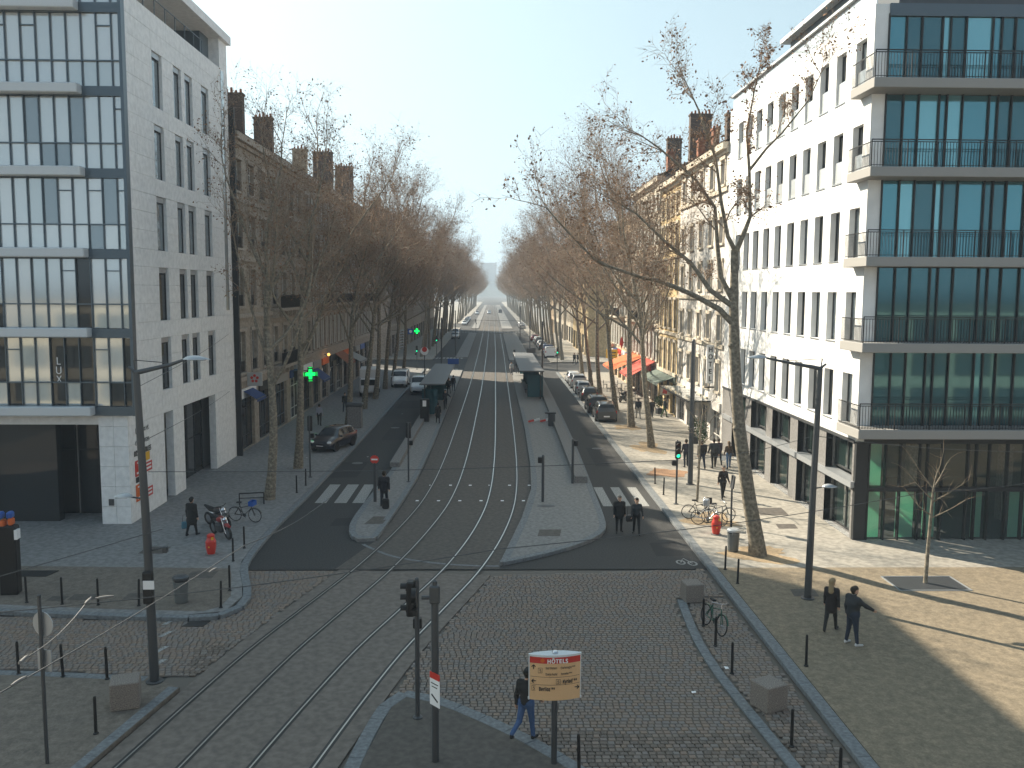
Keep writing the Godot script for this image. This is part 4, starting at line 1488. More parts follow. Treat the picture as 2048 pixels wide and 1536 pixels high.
func build_tree(o: Node3D, h: float, lean: float, dens: float, n_limbs: int, wide := 1.0):
	# leans towards +x, the open side of the street
	var tr := MB.new()
	var cr := MB.new()
	var se := MB.new()
	var pts := []
	var rad := []
	var top := h * 0.62
	var bend := R.randf_range(-0.5, 0.5)
	for i in 9:
		var f := i / 8.0
		pts.append(Vector3(lean * f * f + 0.25 * sin(f * 5.0 + bend), top * f, bend * f * 0.8 + 0.2 * sin(f * 4.0)))
		rad.append((0.31 if i == 0 else lerpf(0.25, 0.11, f)))
	tr.tube(pts, rad, 10, true)
	# leader
	limb(tr, cr, se, arc(pts[-1], Vector3(0.1, 1, 0.05), h * 0.34, 0.1), 0.105, 0.03, dens, 0.0)
	var ang := R.randf() * TAU
	for i in n_limbs:
		var f := lerpf(0.5, 0.98, i / float(n_limbs - 1))
		var ix := int(f * 8)
		var p: Vector3 = (pts[ix] as Vector3).lerp(pts[mini(ix + 1, 8)], f * 8 - ix)
		ang += 2.1 + R.randf() * 0.6
		var dir := Vector3((cos(ang) + 0.35) * wide, R.randf_range(0.55, 1.1), sin(ang) * wide)
		limb(tr, cr, se, arc(p, dir, h * R.randf_range(0.3, 0.42), 0.13), 0.1, 0.026, dens, 0.2)
	finish_tree(o, tr, cr, se)

func trees():
	# the big leaning tree by the litter bin: its limbs follow their real course
	var o := tree_root("tall leaning plane tree with mottled pale trunk beside a grey litter bin", D(11.09, 0.12, 36.35), "")
	var tr := MB.new()
	var cr := MB.new()
	var se := MB.new()
	var mk := func(a: Array, z0: float, z1: float) -> Array:
		var out := []
		var n := a.size() / 2
		for i in n:
			out.append(Vector3(a[i * 2] - 11.09, a[i * 2 + 1] - 0.12, lerpf(z0, z1, i / float(n - 1)) + 0.12 * sin(i * 2.3)))
		return out
	var tp: Array = mk.call([11.09, 0.1, 10.98, 0.8, 10.69, 2.44, 10.35, 4.1, 10.14, 5.37, 10.02, 6.82, 9.79, 8.86, 9.76, 10.48, 9.73, 12.69], 0.0, 0.1)
	tr.tube(tp, [0.4, 0.33, 0.29, 0.27, 0.27, 0.23, 0.22, 0.19, 0.15], 12, true)
	tr.ball(tp[4] + Vector3(-0.18, 0.1, 0.1), 0.14, Vector3.ONE, 7)
	tr.ball(tp[6] + Vector3(-0.15, 0, 0.1), 0.13, Vector3.ONE, 7)
	limb(tr, cr, se, mk.call([9.75, 9.7, 9.14, 10.29, 8.2, 10.81, 7.4, 11.13, 6.54, 11.45, 5.94, 11.55, 4.49, 11.99, 3.96, 12.28, 2.9, 13.31, 2.05, 14.2], 0.1, 1.2), 0.13, 0.025, 1.25, 0.3, 2.0)
	limb(tr, cr, se, mk.call([9.73, 10.42, 8.85, 11.07, 8.16, 12.18, 7.16, 13.01, 5.95, 14.23, 4.96, 14.86], 0.1, -1.8), 0.12, 0.025, 1.25, 0.2, 2.0)
	limb(tr, cr, se, mk.call([9.73, 10.62, 9.2, 11.6, 9.13, 12.9, 8.99, 14.38, 8.24, 15.52, 6.74, 16.84, 5.96, 17.34], 0.1, -1.0), 0.12, 0.022, 1.25, 0.2, 2.0)
	limb(tr, cr, se, mk.call([9.76, 12.6, 10.07, 13.48, 10.28, 14.0, 10.11, 15.77, 9.95, 17.22, 10.22, 18.9, 10.36, 19.9], 0.1, 0.6), 0.11, 0.014, 1.25, 0.1, 0.95)
	limb(tr, cr, se, mk.call([9.76, 12.6, 9.32, 13.22, 9.02, 14.51, 8.65, 16.1, 7.88, 17.92, 7.34, 18.92], 0.1, 1.4), 0.1, 0.018, 1.25, 0.1, 1.7)
	limb(tr, cr, se, mk.call([10.11, 15.77, 10.7, 16.6, 11.3, 17.2, 12.2, 18.4, 12.6, 19.4], 0.4, 1.0), 0.06, 0.018, 1.25, 0.1, 1.7)
	finish_tree(o, tr, cr, se)
	# prototypes
	var pos := []
	for d in [46.4, 54.7, 72.0, 82.7, 90.3, 99.5, 108.0, 117.5]:
		pos.append([-11.75, d, "bare plane tree with brown seed balls in the row along the shaded left-bank shopfronts".replace("left-bank ", ""), "plane trees along the shaded pavement"])
	var d := 149.0
	while d < 265.0:
		pos.append([-11.75, d, "bare plane tree in the shaded row beyond the first side street", "plane trees beyond the shaded side street"])
		d += 9.2
	d = 303.0
	while d < 660.0:
		pos.append([-11.75, d, "hazy bare plane tree in the far row on the shaded side", "far plane trees on the shaded side"])
		d += 12.0
	for dd in [62.25, 71.7, 82.0, 92.1, 101.5, 110.5]:
		pos.append([11.15, dd, "bare plane tree with brown seed balls in the row along the sunny café pavement", "plane trees along the sunny pavement"])
	d = 143.0
	while d < 300.0:
		pos.append([11.2, d, "bare plane tree in the sunny row beyond the second side street", "plane trees beyond the sunny side street"])
		d += 8.6
	while d < 660.0:
		pos.append([11.2, d, "hazy bare plane tree in the far row on the sunny side", "far plane trees on the sunny side"])
		d += 12.0
	var own := {46.4: "slim upright plane tree behind the dark bicycle with the blue basket", 54.7: "plane tree on the shaded pavement between the iron hoop guard and the navy hatchback", 72.0: "plane tree standing against the stone coloured service cabinet", 82.7: "plane tree next beyond the stone coloured service cabinet", 90.3: "plane tree beside the cab of the white box lorry", 62.25: "plane tree in sandy soil nearest the stout catenary mast", 71.7: "plane tree beside the dark grey estate car on the sunny kerb", 82.0: "plane tree in front of the dull green restaurant awning", 92.1: "plane tree in front of the red café awning", 101.5: "plane tree in front of the orange café awning", 110.5: "last plane tree before the sunny side street"}
	for q in pos:
		if own.has(q[1]):
			q[2] = own[q[1]]
	var protos := []
	var i := 0
	for q in pos:
		var left: bool = q[0] < 0
		var turn := R.randf_range(-0.6, 0.6) + (0.0 if left else PI)
		var at := D(q[0] + R.randf_range(-0.2, 0.2), 0.11, q[1])
		if q[1] in [46.4, 54.7, 72.0]:
			turn = [0.3, -0.2, 0.1][[46.4, 54.7, 72.0].find(q[1])]
		if protos.size() < 7:
			var t := tree_root(q[2], at, q[3])
			build_tree(t, [19.0, 20.5, 20.5, 22.0, 21.5, 23.0, 20.0][i], [0.4, 1.2, 1.6, 2.2, 1.2, 2.4, 1.8][i], [0.95, 1.1, 1.25, 1.3, 1.15, 1.25, 1.15][i], [7, 8, 9, 9, 10, 9, 10][i], [0.5, 0.75, 1.0, 1.0, 1.0, 1.0, 1.0][i])
			t.rotation.y = turn
			protos.append(t)
		else:
			var src: Node3D = protos[2 + (i * 3 + R.randi() % 2) % 5]
			var c := dup(src, "plane_tree", at, turn, q[2], R.randf_range(0.92, 1.08))
			c.set_meta("group", q[3])
		i += 1
	# young tree on the plaza
	var y := thing("young_tree", "slender leafless young tree standing in the square tree grate on the plaza", "tree", D(16.37, 0.13, 32.67))
	tr = MB.new(); cr = MB.new(); se = MB.new()
	tr.tube([Vector3(0, 0, 0), Vector3(0.03, 1.2, 0), Vector3(0.06, 2.4, 0.02), Vector3(0.12, 3.6, 0)], [0.085, 0.07, 0.06, 0.045], 8)
	for q in [[0.12, 3.6, -0.9, 1.0], [0.12, 3.6, 0.9, 0.9], [0.1, 3.1, 1.1, 0.5], [0.08, 2.6, -1.0, 0.55], [0.12, 3.6, 0.1, 1.3], [0.08, 2.5, 0.9, 0.35], [0.1, 3.2, -0.6, 0.7]]:
		var a := arc(Vector3(q[0], q[1], 0), Vector3(q[2], q[3], R.randf_range(-0.5, 0.5)), 1.5, 0.05, 5, 0.15)
		tr.tube(a, [0.03, 0.025, 0.02, 0.015, 0.01, 0.006], 5)
		for j in 7:
			shoots(cr, se, a[1 + j % 5], (a[-1] - a[0] as Vector3).normalized() + rnd_dir() * 0.8, 0.6, 0.008, 4, 1.0)
	part("trunk", tr, M.bark, y)
	part("crown", cr, M.twigs, y)
	# sapling between the bicycles and the catenary mast
	y = thing("young_tree", "thin leafless sapling on the sunny pavement behind the parked bicycles", "tree", D(10.7, 0.12, 45.8))
	tr = MB.new(); cr = MB.new()
	tr.tube([Vector3(0, 0, 0), Vector3(0.05, 1.6, 0), Vector3(0.05, 3.2, 0), Vector3(0.15, 4.6, 0)], [0.07, 0.06, 0.05, 0.035], 8)
	for k in 7:
		var a := arc(Vector3(0.05 + 0.02 * k, 3.0 + 0.25 * k, 0), Vector3(cos(k * 2.3), 0.8, sin(k * 2.3)), 1.7, 0.08, 5, 0.15)
		tr.tube(a, [0.025, 0.02, 0.016, 0.012, 0.008, 0.005], 5)
		for j in 6:
			shoots(cr, se, a[1 + j % 5], (a[-1] - a[0] as Vector3).normalized() + rnd_dir() * 0.8, 0.6, 0.007, 4, 1.0)
	part("trunk", tr, M.bark, y)
	part("crown", cr, M.twigs, y)

func axis_basis(n: Vector3) -> Basis:
	# a basis whose y axis is n
	var x := n.cross(Vector3(0.3, 0.1, 0.9)).normalized()
	return Basis(x, n, x.cross(n).normalized())

func disc(mb: MB, p: Vector3, n: Vector3, r: float, t: float, k := 18):
	mb.lathe(p, [Vector2(0, -t * 0.5), Vector2(r, -t * 0.5), Vector2(r, t * 0.5), Vector2(0, t * 0.5)], k, axis_basis(n.normalized()))

func lamp_head(o: Node3D, at: Vector3, dir: float, s: float):
	# flattened teardrop lantern pointing along x
	var mb := MB.new()
	var prof := []
	for i in 9:
		var f := i / 8.0
		prof.append([f, sin(PI * pow(f, 0.75)) * 0.14 + 0.015])
	for i in 8:
		var x0: float = at.x + dir * s * prof[i][0]
		var x1: float = at.x + dir * s * prof[i + 1][0]
		for j in 10:
			var a0 := PI * j / 9.0 * 1.0
			var a1 := PI * (j + 1) / 9.0
			if j == 9:
				mb.quad(Vector3(x0, at.y, at.z + prof[i][1]), Vector3(x1, at.y, at.z + prof[i + 1][1]), Vector3(x1, at.y, at.z - prof[i + 1][1]), Vector3(x0, at.y, at.z - prof[i][1]))
			else:
				mb.quad(Vector3(x0, at.y + sin(a0) * prof[i][1] * 0.75, at.z + cos(a0) * prof[i][1]), Vector3(x1, at.y + sin(a0) * prof[i + 1][1] * 0.75, at.z + cos(a0) * prof[i + 1][1]), Vector3(x1, at.y + sin(a1) * prof[i + 1][1] * 0.75, at.z + cos(a1) * prof[i + 1][1]), Vector3(x0, at.y + sin(a1) * prof[i][1] * 0.75, at.z + cos(a1) * prof[i][1]))
	var h := part("lamp_head", mb, M.metal_pale, o)
	mb = MB.new()
	mb.box(at + Vector3(dir * s * 0.55, -0.012, 0), Vector3(s * 0.55, 0.02, 0.16))
	part("lens", mb, M.pane_mid, h)

func street_lamp(at: Vector3, label: String, h: float, lean: float, dir: float, arm: float, low: float) -> Node3D:
	var o := thing("street_lamp", label, "street lamp", at)
	var mb := MB.new()
	mb.tube([Vector3(0, 0, 0), Vector3(lean * 0.35, h * 0.5, 0), Vector3(lean, h, 0)], [0.13, 0.115, 0.09], 12)
	mb.lathe(Vector3.ZERO, [Vector2(0.24, 0), Vector2(0.24, 0.03), Vector2(0.15, 0.05)], 12)
	part("pole", mb, M.metal_grey, o)
	mb = MB.new()
	var t := Vector3(lean, h, 0)
	mb.tube([t + Vector3(-dir * 0.2, 0.16, 0), t, t + Vector3(dir * arm * 0.5, 0.22, 0), t + Vector3(dir * (arm - 0.55), 0.36, 0)], [0.035, 0.07, 0.05, 0.035], 8)
	part("arm", mb, M.metal_grey, o)
	mb = MB.new()
	mb.rod(t + Vector3(-dir * 0.06, 0.35, 0), t + Vector3(-dir * 0.02, 0.02, 0), 0.02)
	mb.rod(t + Vector3(-dir * 0.06, 0.34, 0), t + Vector3(dir * arm * 0.45, 0.27, 0), 0.013)
	part("stay", mb, M.metal_grey, o)
	lamp_head(o, t + Vector3(dir * (arm - 0.6), 0.36, 0), dir, 0.75)
	mb = MB.new()
	mb.rod(Vector3(lean * 0.6, low, 0), Vector3(lean * 0.6 - dir * 0.4, low + 0.06, 0), 0.025)
	part("arm", mb, M.metal_grey, o)
	lamp_head(o, Vector3(lean * 0.6 - dir * 0.28, low + 0.05, 0), -dir, 0.55)
	return o

func traffic_light(at: Vector3, label: String, h: float, facing: float, lit: String, ped := true, pole_h := 0.0, r := 0.05) -> Node3D:
	var o := thing("traffic_light", label, "traffic light", at, facing)
	var mb := MB.new()
	var ph := pole_h if pole_h > 0 else h - 0.02
	mb.rod(Vector3.ZERO, Vector3(0, ph, 0), r, 10)
	mb.lathe(Vector3.ZERO, [Vector2(0.13, 0), Vector2(0.13, 0.025), Vector2(r, 0.05)], 10)
	mb.ball(Vector3(0, ph + 0.02, 0), r * 0.9)
	part("pole", mb, M.metal_grey, o)
	mb = MB.new()
	mb.bevel(Vector3(0, h - 0.45, 0.16), Vector3(0.27, 0.9, 0.2), 0.03)
	var hd := part("signal_head", mb, M.iron, o)
	for i in 3:
		mb = MB.new()
		disc(mb, Vector3(0, h - 0.17 - i * 0.28, 0.265), Vector3(0, 0, 1), 0.09, 0.02, 14)
		part("lens", mb, M.signal_green if (lit == "green" and i == 2) else M.lens, hd)
		mb = MB.new()
		for j in 8:
			var a0 := PI * j / 8.0
			var a1 := PI * (j + 1) / 8.0
			var c := Vector3(0, h - 0.17 - i * 0.28, 0.26)
			mb.quad(c + Vector3(cos(a0), sin(a0), 0) * 0.11, c + Vector3(cos(a1), sin(a1), 0) * 0.11, c + Vector3(cos(a1) * 0.11, sin(a1) * 0.11, 0.15), c + Vector3(cos(a0) * 0.11, sin(a0) * 0.11, 0.15))
		part("visor", mb, M.iron, hd)
	if ped:
		mb = MB.new()
		mb.bevel(Vector3(-0.16, h - 1.15, 0.0), Vector3(0.2, 0.26, 0.22), 0.02)
		part("small_signal", mb, M.iron, o)
	return o

func signal_post(at: Vector3, label: String, h: float, side: float):
	var o := thing("signal_post", label, "signal post", at)
	var mb := MB.new()
	mb.rod(Vector3.ZERO, Vector3(0, h, 0), 0.075, 10)
	mb.ball(Vector3(0, h, 0), 0.075)
	part("pole", mb, M.metal_grey, o)
	mb = MB.new()
	mb.bevel(Vector3(side * 0.17, h - 0.2, 0), Vector3(0.2, 0.3, 0.24), 0.02)
	part("small_signal", mb, M.iron, o)

func wire(pts: Array, label: String, r := 0.012, insul := []):
	var o := thing("span_wire", label, "wire", pts[0])
	var mb := MB.new()
	var q := []
	for i in pts.size() - 1:
		var a: Vector3 = pts[i]
		var b: Vector3 = pts[i + 1]
		for k in 8:
			var f := k / 8.0
			q.append(a.lerp(b, f) - Vector3(0, 0.12 * sin(PI * f), 0) - pts[0])
	q.append(pts[-1] - pts[0])
	var rad := []
	for p in q:
		rad.append(r)
	mb.tube(q, rad, 5)
	part("cable", mb, M.metal_grey, o)
	for f in insul:
		var p: Vector3 = (pts[0] as Vector3).lerp(pts[-1], f) - pts[0] - Vector3(0, 0.12 * sin(PI * f), 0)
		mb = MB.new()
		var dir: Vector3 = (pts[-1] - pts[0] as Vector3).normalized()
		mb.tube([p - dir * 0.14, p - dir * 0.05, p + dir * 0.05, p + dir * 0.14], [0.012, 0.026, 0.026, 0.012], 7)
		part("insulator", mb, M.grey_concrete, o)

func round_sign_post(at: Vector3, label: String, h: float, called := "road_sign") -> Node3D:
	var o := thing(called, label, "road sign", at)
	var mb := MB.new()
	mb.rod(Vector3.ZERO, Vector3(0, h, 0), 0.045, 8)
	part("post", mb, M.metal_grey, o)
	return o

func street_furniture():
	var o := street_lamp(D(-9.39, 0.1, 24.35), "tall grey street lamp with a control box near the granite cube in shade", 8.66, -0.19, 1.0, 1.85, 5.2)
	var mb := MB.new()
	mb.bevel(Vector3(-0.03, 2.75, 0.14), Vector3(0.26, 0.9, 0.16), 0.02)
	part("control_box", mb, M.iron, o)
	mb = MB.new()
	mb.box(Vector3(0.02, 2.85, 0.235), Vector3(0.3, 0.24, 0.02))
	part("notice_plate", mb, M.white_paint, o)
	mb = MB.new()
	mb.rod(Vector3(0, 3.75, 0), Vector3(0.42, 3.85, 0), 0.025)
	mb.bevel(Vector3(0.42, 3.78, 0), Vector3(0.14, 0.18, 0.14), 0.02)
	part("camera_arm", mb, M.metal_grey, o)
	street_lamp(D(11.31, 0.12, 31.0), "tall grey double street lamp on the plaza edge near the strolling couple", 8.25, 0.12, -1.0, 2.45, 4.0)
	# masts
	for q in [[11.27, 50.05, 8.15, 0.15, "stout grey catenary mast on the sunny pavement beside the hotel entrance"], [5.6, 100.0, 7.5, 0.1, "grey catenary mast beside the sunny side tram shelter"], [-6.3, 112.0, 7.5, 0.1, "grey catenary mast near the shaded tram shelter"], [6.3, 150.0, 7.5, 0.1, "slim grey mast in the median beyond the side street"], [-6.2, 152.0, 7.5, 0.1, "slim grey mast across the side street on the shaded median"], [6.2, 200.0, 7.5, 0.1, "distant slim grey mast on the median"]]:
		var m := thing("catenary_mast", q[4], "mast", D(q[0], 0.12, q[1]))
		mb = MB.new()
		mb.tube([Vector3.ZERO, Vector3(0, q[2], 0)], [q[3], q[3] * 0.8], 12)
		mb.ball(Vector3(0, q[2], 0), q[3] * 0.8)
		part("pole", mb, M.metal_grey, m)
		mb = MB.new()
		mb.lathe(Vector3.ZERO, [Vector2(q[3] + 0.1, 0), Vector2(q[3] + 0.1, 0.03), Vector2(q[3], 0.06)], 12)
		part("foot_plate", mb, M.metal_grey, m)
	# traffic lights
	traffic_light(D(9.5, 0.12, 45.3), "traffic light showing green on the sunny kerb by the zebra crossing", 3.3, 0.0, "green")
	traffic_light(D(-4.75, 0.13, 50.7), "dark traffic light seen from behind on the shaded tram platform", 3.4, PI, "")
	traffic_light(D(-10.6, 0.12, 52.0), "dark traffic light under the first shaded plane trees", 3.6, PI, "")
	signal_post(D(2.65, 0.13, 45.8), "grey signal post with small black box near the tram platform nose", 2.4, -1.0)
	signal_post(D(4.6, 0.13, 50.3), "grey signal post standing at the head of the low platform wall", 2.5, 1.0)
	o = traffic_light(D(-1.88, 0.12, 22.1), "black traffic light with visors turned sideways on the front traffic island", 3.6, -PI / 2, "", true, 3.62, 0.06)
	mb = MB.new()
	disc(mb, Vector3(0.28, 3.3, 0.05), Vector3(0, 0, 1), 0.2, 0.12, 16)
	mb.box(Vector3(0.18, 2.85, 0.05), Vector3(0.2, 0.14, 0.14))
	part("side_signal", mb, M.iron, o)
	traffic_light(D(8.9, 0.12, 122.5), "far traffic light glowing green on the sunny corner of the side street", 3.3, 0.0, "green")
	traffic_light(D(-10.4, 0.12, 124.5), "far traffic light glowing green under the shaded trees", 3.3, 0.0, "green")
	traffic_light(D(-9.0, 0.12, 146.0), "distant green traffic light beyond the shaded side street", 3.6, 0.0, "green")
	traffic_light(D(3.0, 0.12, 121.0), "small dark traffic light at the far end of the sunny side platform", 3.0, PI, "")
	traffic_light(D(-4.3, 0.12, 238.0), "distant traffic light on the median at the sunlit crossing", 3.4, PI, "")
	# pole with camera bracket and taped notice
	o = thing("sign_pole", "thick grey pole with a red and white notice on the front traffic island", "pole", D(-1.29, 0.12, 19.95))
	mb = MB.new()
	mb.rod(Vector3.ZERO, Vector3(0, 4.2, 0), 0.085, 12)
	mb.lathe(Vector3(0, 4.2, 0), [Vector2(0.06, 0), Vector2(0.06, 0.1), Vector2(0.0, 0.14)], 10)
	part("pole", mb, M.metal_grey, o)
	mb = MB.new()
	mb.bevel(Vector3(0.0, 4.0, 0.0), Vector3(0.24, 0.42, 0.22), 0.03)
	mb.rod(Vector3(-0.3, 3.92, 0), Vector3(-0.1, 3.92, 0), 0.05)
	part("bracket", mb, M.metal_grey, o)
	var sb := Basis(Vector3.UP, -0.85)
	mb = MB.new()
	mb.box(Vector3(0.0, 1.72, 0.12), Vector3(0.36, 0.66, 0.012), sb)
	var nt := part("notice", mb, M.white_paint, o)
	mb = MB.new()
	mb.box(Vector3(0.0, 2.1, 0.12), Vector3(0.36, 0.15, 0.014), sb)
	part("notice_header", mb, M.red, nt)
	mb = MB.new()
	mb.box(Vector3(0.0, 1.58, 0.12) + sb.z * 0.009, Vector3(0.26, 0.04, 0.006), sb * Basis(Vector3(0, 0, 1), -0.5))
	mb.box(Vector3(0.0, 1.92, 0.12) + sb.z * 0.009, Vector3(0.26, 0.02, 0.006), sb)
	mb.box(Vector3(0.0, 1.84, 0.12) + sb.z * 0.009, Vector3(0.2, 0.02, 0.006), sb)
	part("print", mb, M.black_print, nt)
	hotel_sign()
	# road signs
	o = round_sign_post(D(-6.03, 0.13, 45.83), "round red no entry sign on a stout post at the shaded platform nose", 2.2)
	mb = MB.new()
	disc(mb, Vector3(0, 2.22, 0.06), Vector3(0, 0, 1), 0.22, 0.02)
	var dsk := part("disc", mb, M.red, o)
	mb = MB.new()
	mb.box(Vector3(0, 2.22, 0.075), Vector3(0.32, 0.075, 0.008))
	part("white_bar", mb, M.white_paint, dsk)
	mb = MB.new()
	mb.rod(Vector3(0, 0, 0), Vector3(0, 2.05, 0), 0.085, 10)
	part("sleeve", mb, M.metal_grey, o)
	o = round_sign_post(D(-6.6, 0.13, 88.0), "white and red round sign on a tall post behind the shaded tram shelter", 5.2)
	mb = MB.new()
	disc(mb, Vector3(0, 5.0, 0.05), Vector3(0, 0, 1), 0.4, 0.02)
	dsk = part("disc", mb, M.white_paint, o)
	mb = MB.new()
	disc(mb, Vector3(0, 5.15, 0.062), Vector3(0, 0, 1), 0.25, 0.01)
	part("red_mark", mb, M.red, dsk)
	o = round_sign_post(D(-10.24, 0.1, 20.0), "slender grey post carrying the blank backs of a round and a rectangular sign", 4.0)
	mb = MB.new()
	disc(mb, Vector3(0.03, 3.3, -0.06), Vector3(0.35, 0, -1), 0.29, 0.02)
	part("disc", mb, M.metal_pale, o)
	mb = MB.new()
	mb.box(Vector3(0.03, 2.45, -0.06), Vector3(0.4, 0.5, 0.02), Basis(Vector3.UP, -0.35))
	part("plate", mb, M.metal_pale, o)
	o = round_sign_post(D(11.2, 0.12, 41.0), "narrow grey post with a thin edge-on sign by the big leaning tree", 2.4)
	mb = MB.new()
	mb.box(Vector3(0.02, 2.1, 0.04), Vector3(0.07, 0.6, 0.45), Basis(Vector3(0, 0, 1), -0.12))
	part("plate", mb, M.metal_grey, o)
	# bollards
	var bm := MB.new()
	bm.lathe(Vector3.ZERO, [Vector2(0.07, 0), Vector2(0.07, 0.02), Vector2(0.042, 0.04), Vector2(0.038, 0.9), Vector2(0.03, 0.95), Vector2(0.0, 0.96)], 10)
	var bmesh := bm.mesh()
	var bl := {"thin dark bollard along the plaza kerb": [9.21, 34.35, 9.24, 32.66, 9.22, 25.17], "thin dark bollard in the sett strip between the two pale kerbs": [6.98, 24.95, 7.32, 20.74, 7.79, 18.9], "thin dark bollard holding up the leaning green bicycle": [7.0, 26.98, 7.02, 28.67], "thin dark bollard on the shaded front corner by the granite cube": [-9.73, 21.39, -10.78, 24.53, -12.09, 24.71, -13.42, 24.89], "thin dark bollard along the shaded corner kerb": [-14.87, 30.58, -13.59, 30.48, -12.17, 30.4, -16.17, 30.74, -9.3, 30.2, -9.5, 31.95], "thin dark bollard on the shaded kerb near the motorcycle": [-10.4, 35.56, -10.45, 37.38], "thin dark bollard at the shaded end of the zebra crossing": [-10.5, 47.89, -10.4, 49.75], "thin dark bollard at the sunny end of the zebra crossing": [9.25, 47.4, 9.3, 50.2], "thin dark bollard next to the red hydrant on the sunny pavement": [10.55, 38.6], "thin dark bollard beside the hotel signboard on the front traffic island": [2.0, 19.35]}
	for k in bl:
		var a: Array = bl[k]
		for i in range(0, a.size(), 2):
			var yb := 0.12
			if a[i] > 6.0 and a[i] < 8.5:
				yb = 0.0
			if a[i] < -9 and a[i + 1] < 25:
				yb = 0.1
			var bo := single("bollard", bmesh, M.iron, k, "bollard", "thin dark bollards", D(a[i], yb, a[i + 1]), 0.0)
			bo.rotation = Vector3(R.randf_range(-0.02, 0.02), R.randf() * TAU, R.randf_range(-0.03, 0.03))
	# granite cubes
	for q in [[7.2, 31.2, 0.0, 0.66, 0.12, "pale granite cube at the head of the inner kerb, beside the leaning bicycle"], [7.4, 22.85, 0.0, 0.7, 0.45, "large pale granite cube between the two pale kerbs"], [-9.62, 22.95, 0.1, 0.72, 0.3, "pale granite cube at the foot of the tall lamp on the shaded corner"]]:
		mb = MB.new()
		mb.bevel(Vector3(0, q[3] * 0.5, 0), Vector3(q[3], q[3], q[3]), 0.025)
		single("stone_cube", mb, M.granite, q[5], "stone block", "granite cubes", D(q[0], q[2], q[1]), q[4])
	# bins
	for q in [[10.2, 36.9, "round grey litter bin on the sandy soil by the big leaning tree"], [-10.83, 30.75, "round grey litter bin on the shaded corner pavement"]]:
		o = thing("litter_bin", q[2], "litter bin", D(q[0], 0.12, q[1]), 0.0, "grey litter bins")
		mb = MB.new()
		mb.lathe(Vector3.ZERO, [Vector2(0.0, 0.0), Vector2(0.2, 0.0), Vector2(0.22, 0.03), Vector2(0.26, 0.78), Vector2(0.24, 0.78), Vector2(0.23, 0.7), Vector2(0.0, 0.7)], 16)
		part("body", mb, M.bin_grey, o)
		mb = MB.new()
		mb.lathe(Vector3(0, 0.86, 0), [Vector2(0.28, -0.02), Vector2(0.28, 0.06), Vector2(0.2, 0.11), Vector2(0.0, 0.12)], 16)
		for k in 4:
			var a := TAU * k / 4.0 + 0.4
			mb.box(Vector3(cos(a) * 0.24, 0.8, sin(a) * 0.24), Vector3(0.03, 0.16, 0.03))
		part("lid", mb, M.metal_pale if q[0] > 0 else M.metal_grey, o)
	# hydrants
	for q in [[10.13, 39.5, "bright red fire hydrant casing beside the bicycle rack in the sun"], [-11.57, 36.5, "red fire hydrant casing in the shade in front of the motorcycle"]]:
		o = thing("fire_hydrant", q[2], "fire hydrant", D(q[0], 0.12, q[1]), 0.0, "red hydrants")
		mb = MB.new()
		mb.lathe(Vector3.ZERO, [Vector2(0.13, 0), Vector2(0.16, 0.06), Vector2(0.21, 0.32), Vector2(0.215, 0.55), Vector2(0.17, 0.66), Vector2(0.15, 0.72), Vector2(0.155, 0.82), Vector2(0.1, 0.87), Vector2(0.0, 0.88)], 18)
		part("casing", mb, M.red, o)
		mb = MB.new()
		mb.lathe(Vector3.ZERO, [Vector2(0.24, 0.0), Vector2(0.24, 0.03), Vector2(0.14, 0.035)], 16)
		part("base", mb, M.grey_concrete, o)
		mb = MB.new()
		mb.box(Vector3(0.1, 0.7, 0.13), Vector3(0.09, 0.12, 0.02), Basis(Vector3.UP, 0.6))
		mb.box(Vector3(-0.02, 0.36, 0.212), Vector3(0.06, 0.05, 0.02))
		part("label_plate", mb, M.yellow_sign, o)
	# dark totem at the edge of the shaded square, and the empty pit behind it
	o = thing("poster_totem", "tall black totem with blue and orange print at its top on the shaded corner", "totem", D(-17.2, 0.12, 31.7), 0.1)
	mb = MB.new()
	mb.bevel(Vector3(0, 1.25, 0), Vector3(0.62, 2.5, 0.4), 0.04)
	part("body", mb, M.iron, o)
	mb = MB.new()
	for x in [-0.14, 0.13]:
		mb.bevel(Vector3(x, 2.62 + x * 0.2, 0.02), Vector3(0.17, 0.26, 0.3), 0.05)
	part("orange_mark", mb, M.awning_orange, o)
	mb = MB.new()
	for x in [-0.22, 0.1]:
		mb.bevel(Vector3(x, 2.88, 0), Vector3(0.2, 0.24, 0.3), 0.05)
	part("blue_mark", mb, M.blue_sign, o)
	mb = MB.new()
	mb.box(Vector3(0.34, 2.2, 0.1), Vector3(0.1, 0.34, 0.3))
	part("leaflet_box", mb, M.white_paint, o)
	mb = MB.new()
	mb.slab(PackedVector2Array([Vector2(-19.2, 33.6), Vector2(-16.9, 33.6), Vector2(-16.75, 34.3), Vector2(-19.2, 34.3)]), 0.125, 0.15)
	single("pit_cover", mb, M.dark, "dark green rectangular pit cover set in the shaded pavement behind the totem", "pit cover")
	# overhead wires
	wire([D(-14, 6, 7.5), D(-6.9, 6, 18.6)], "pale span wire over the shaded corner pavement", 0.009)
	wire([D(-6.9, 6, 8), D(-4.85, 6, 17.4), D(-3.9, 6, 21.6)], "pale tram wire with insulators slanting over the near tracks", 0.009, [0.25, 0.6])
	wire([D(-6.35, 6, 11.8), D(-6.53, 6, 14.4)], "short pale wire joining two insulators over the near tracks", 0.009, [0.05, 0.95])
	wire([D(-9.0, 6, 13.3), D(0.17, 6, 17.11), D(10.92, 6, 22.06), D(17.5, 6, 25.1)], "long dark span wire crossing the whole square", 0.009, [0.1])
	wire([D(-9.45, 6, 24.6), D(5.94, 6, 26.5), D(11.3, 6, 31.0)], "dark span wire strung between the two tall street lamps", 0.009)
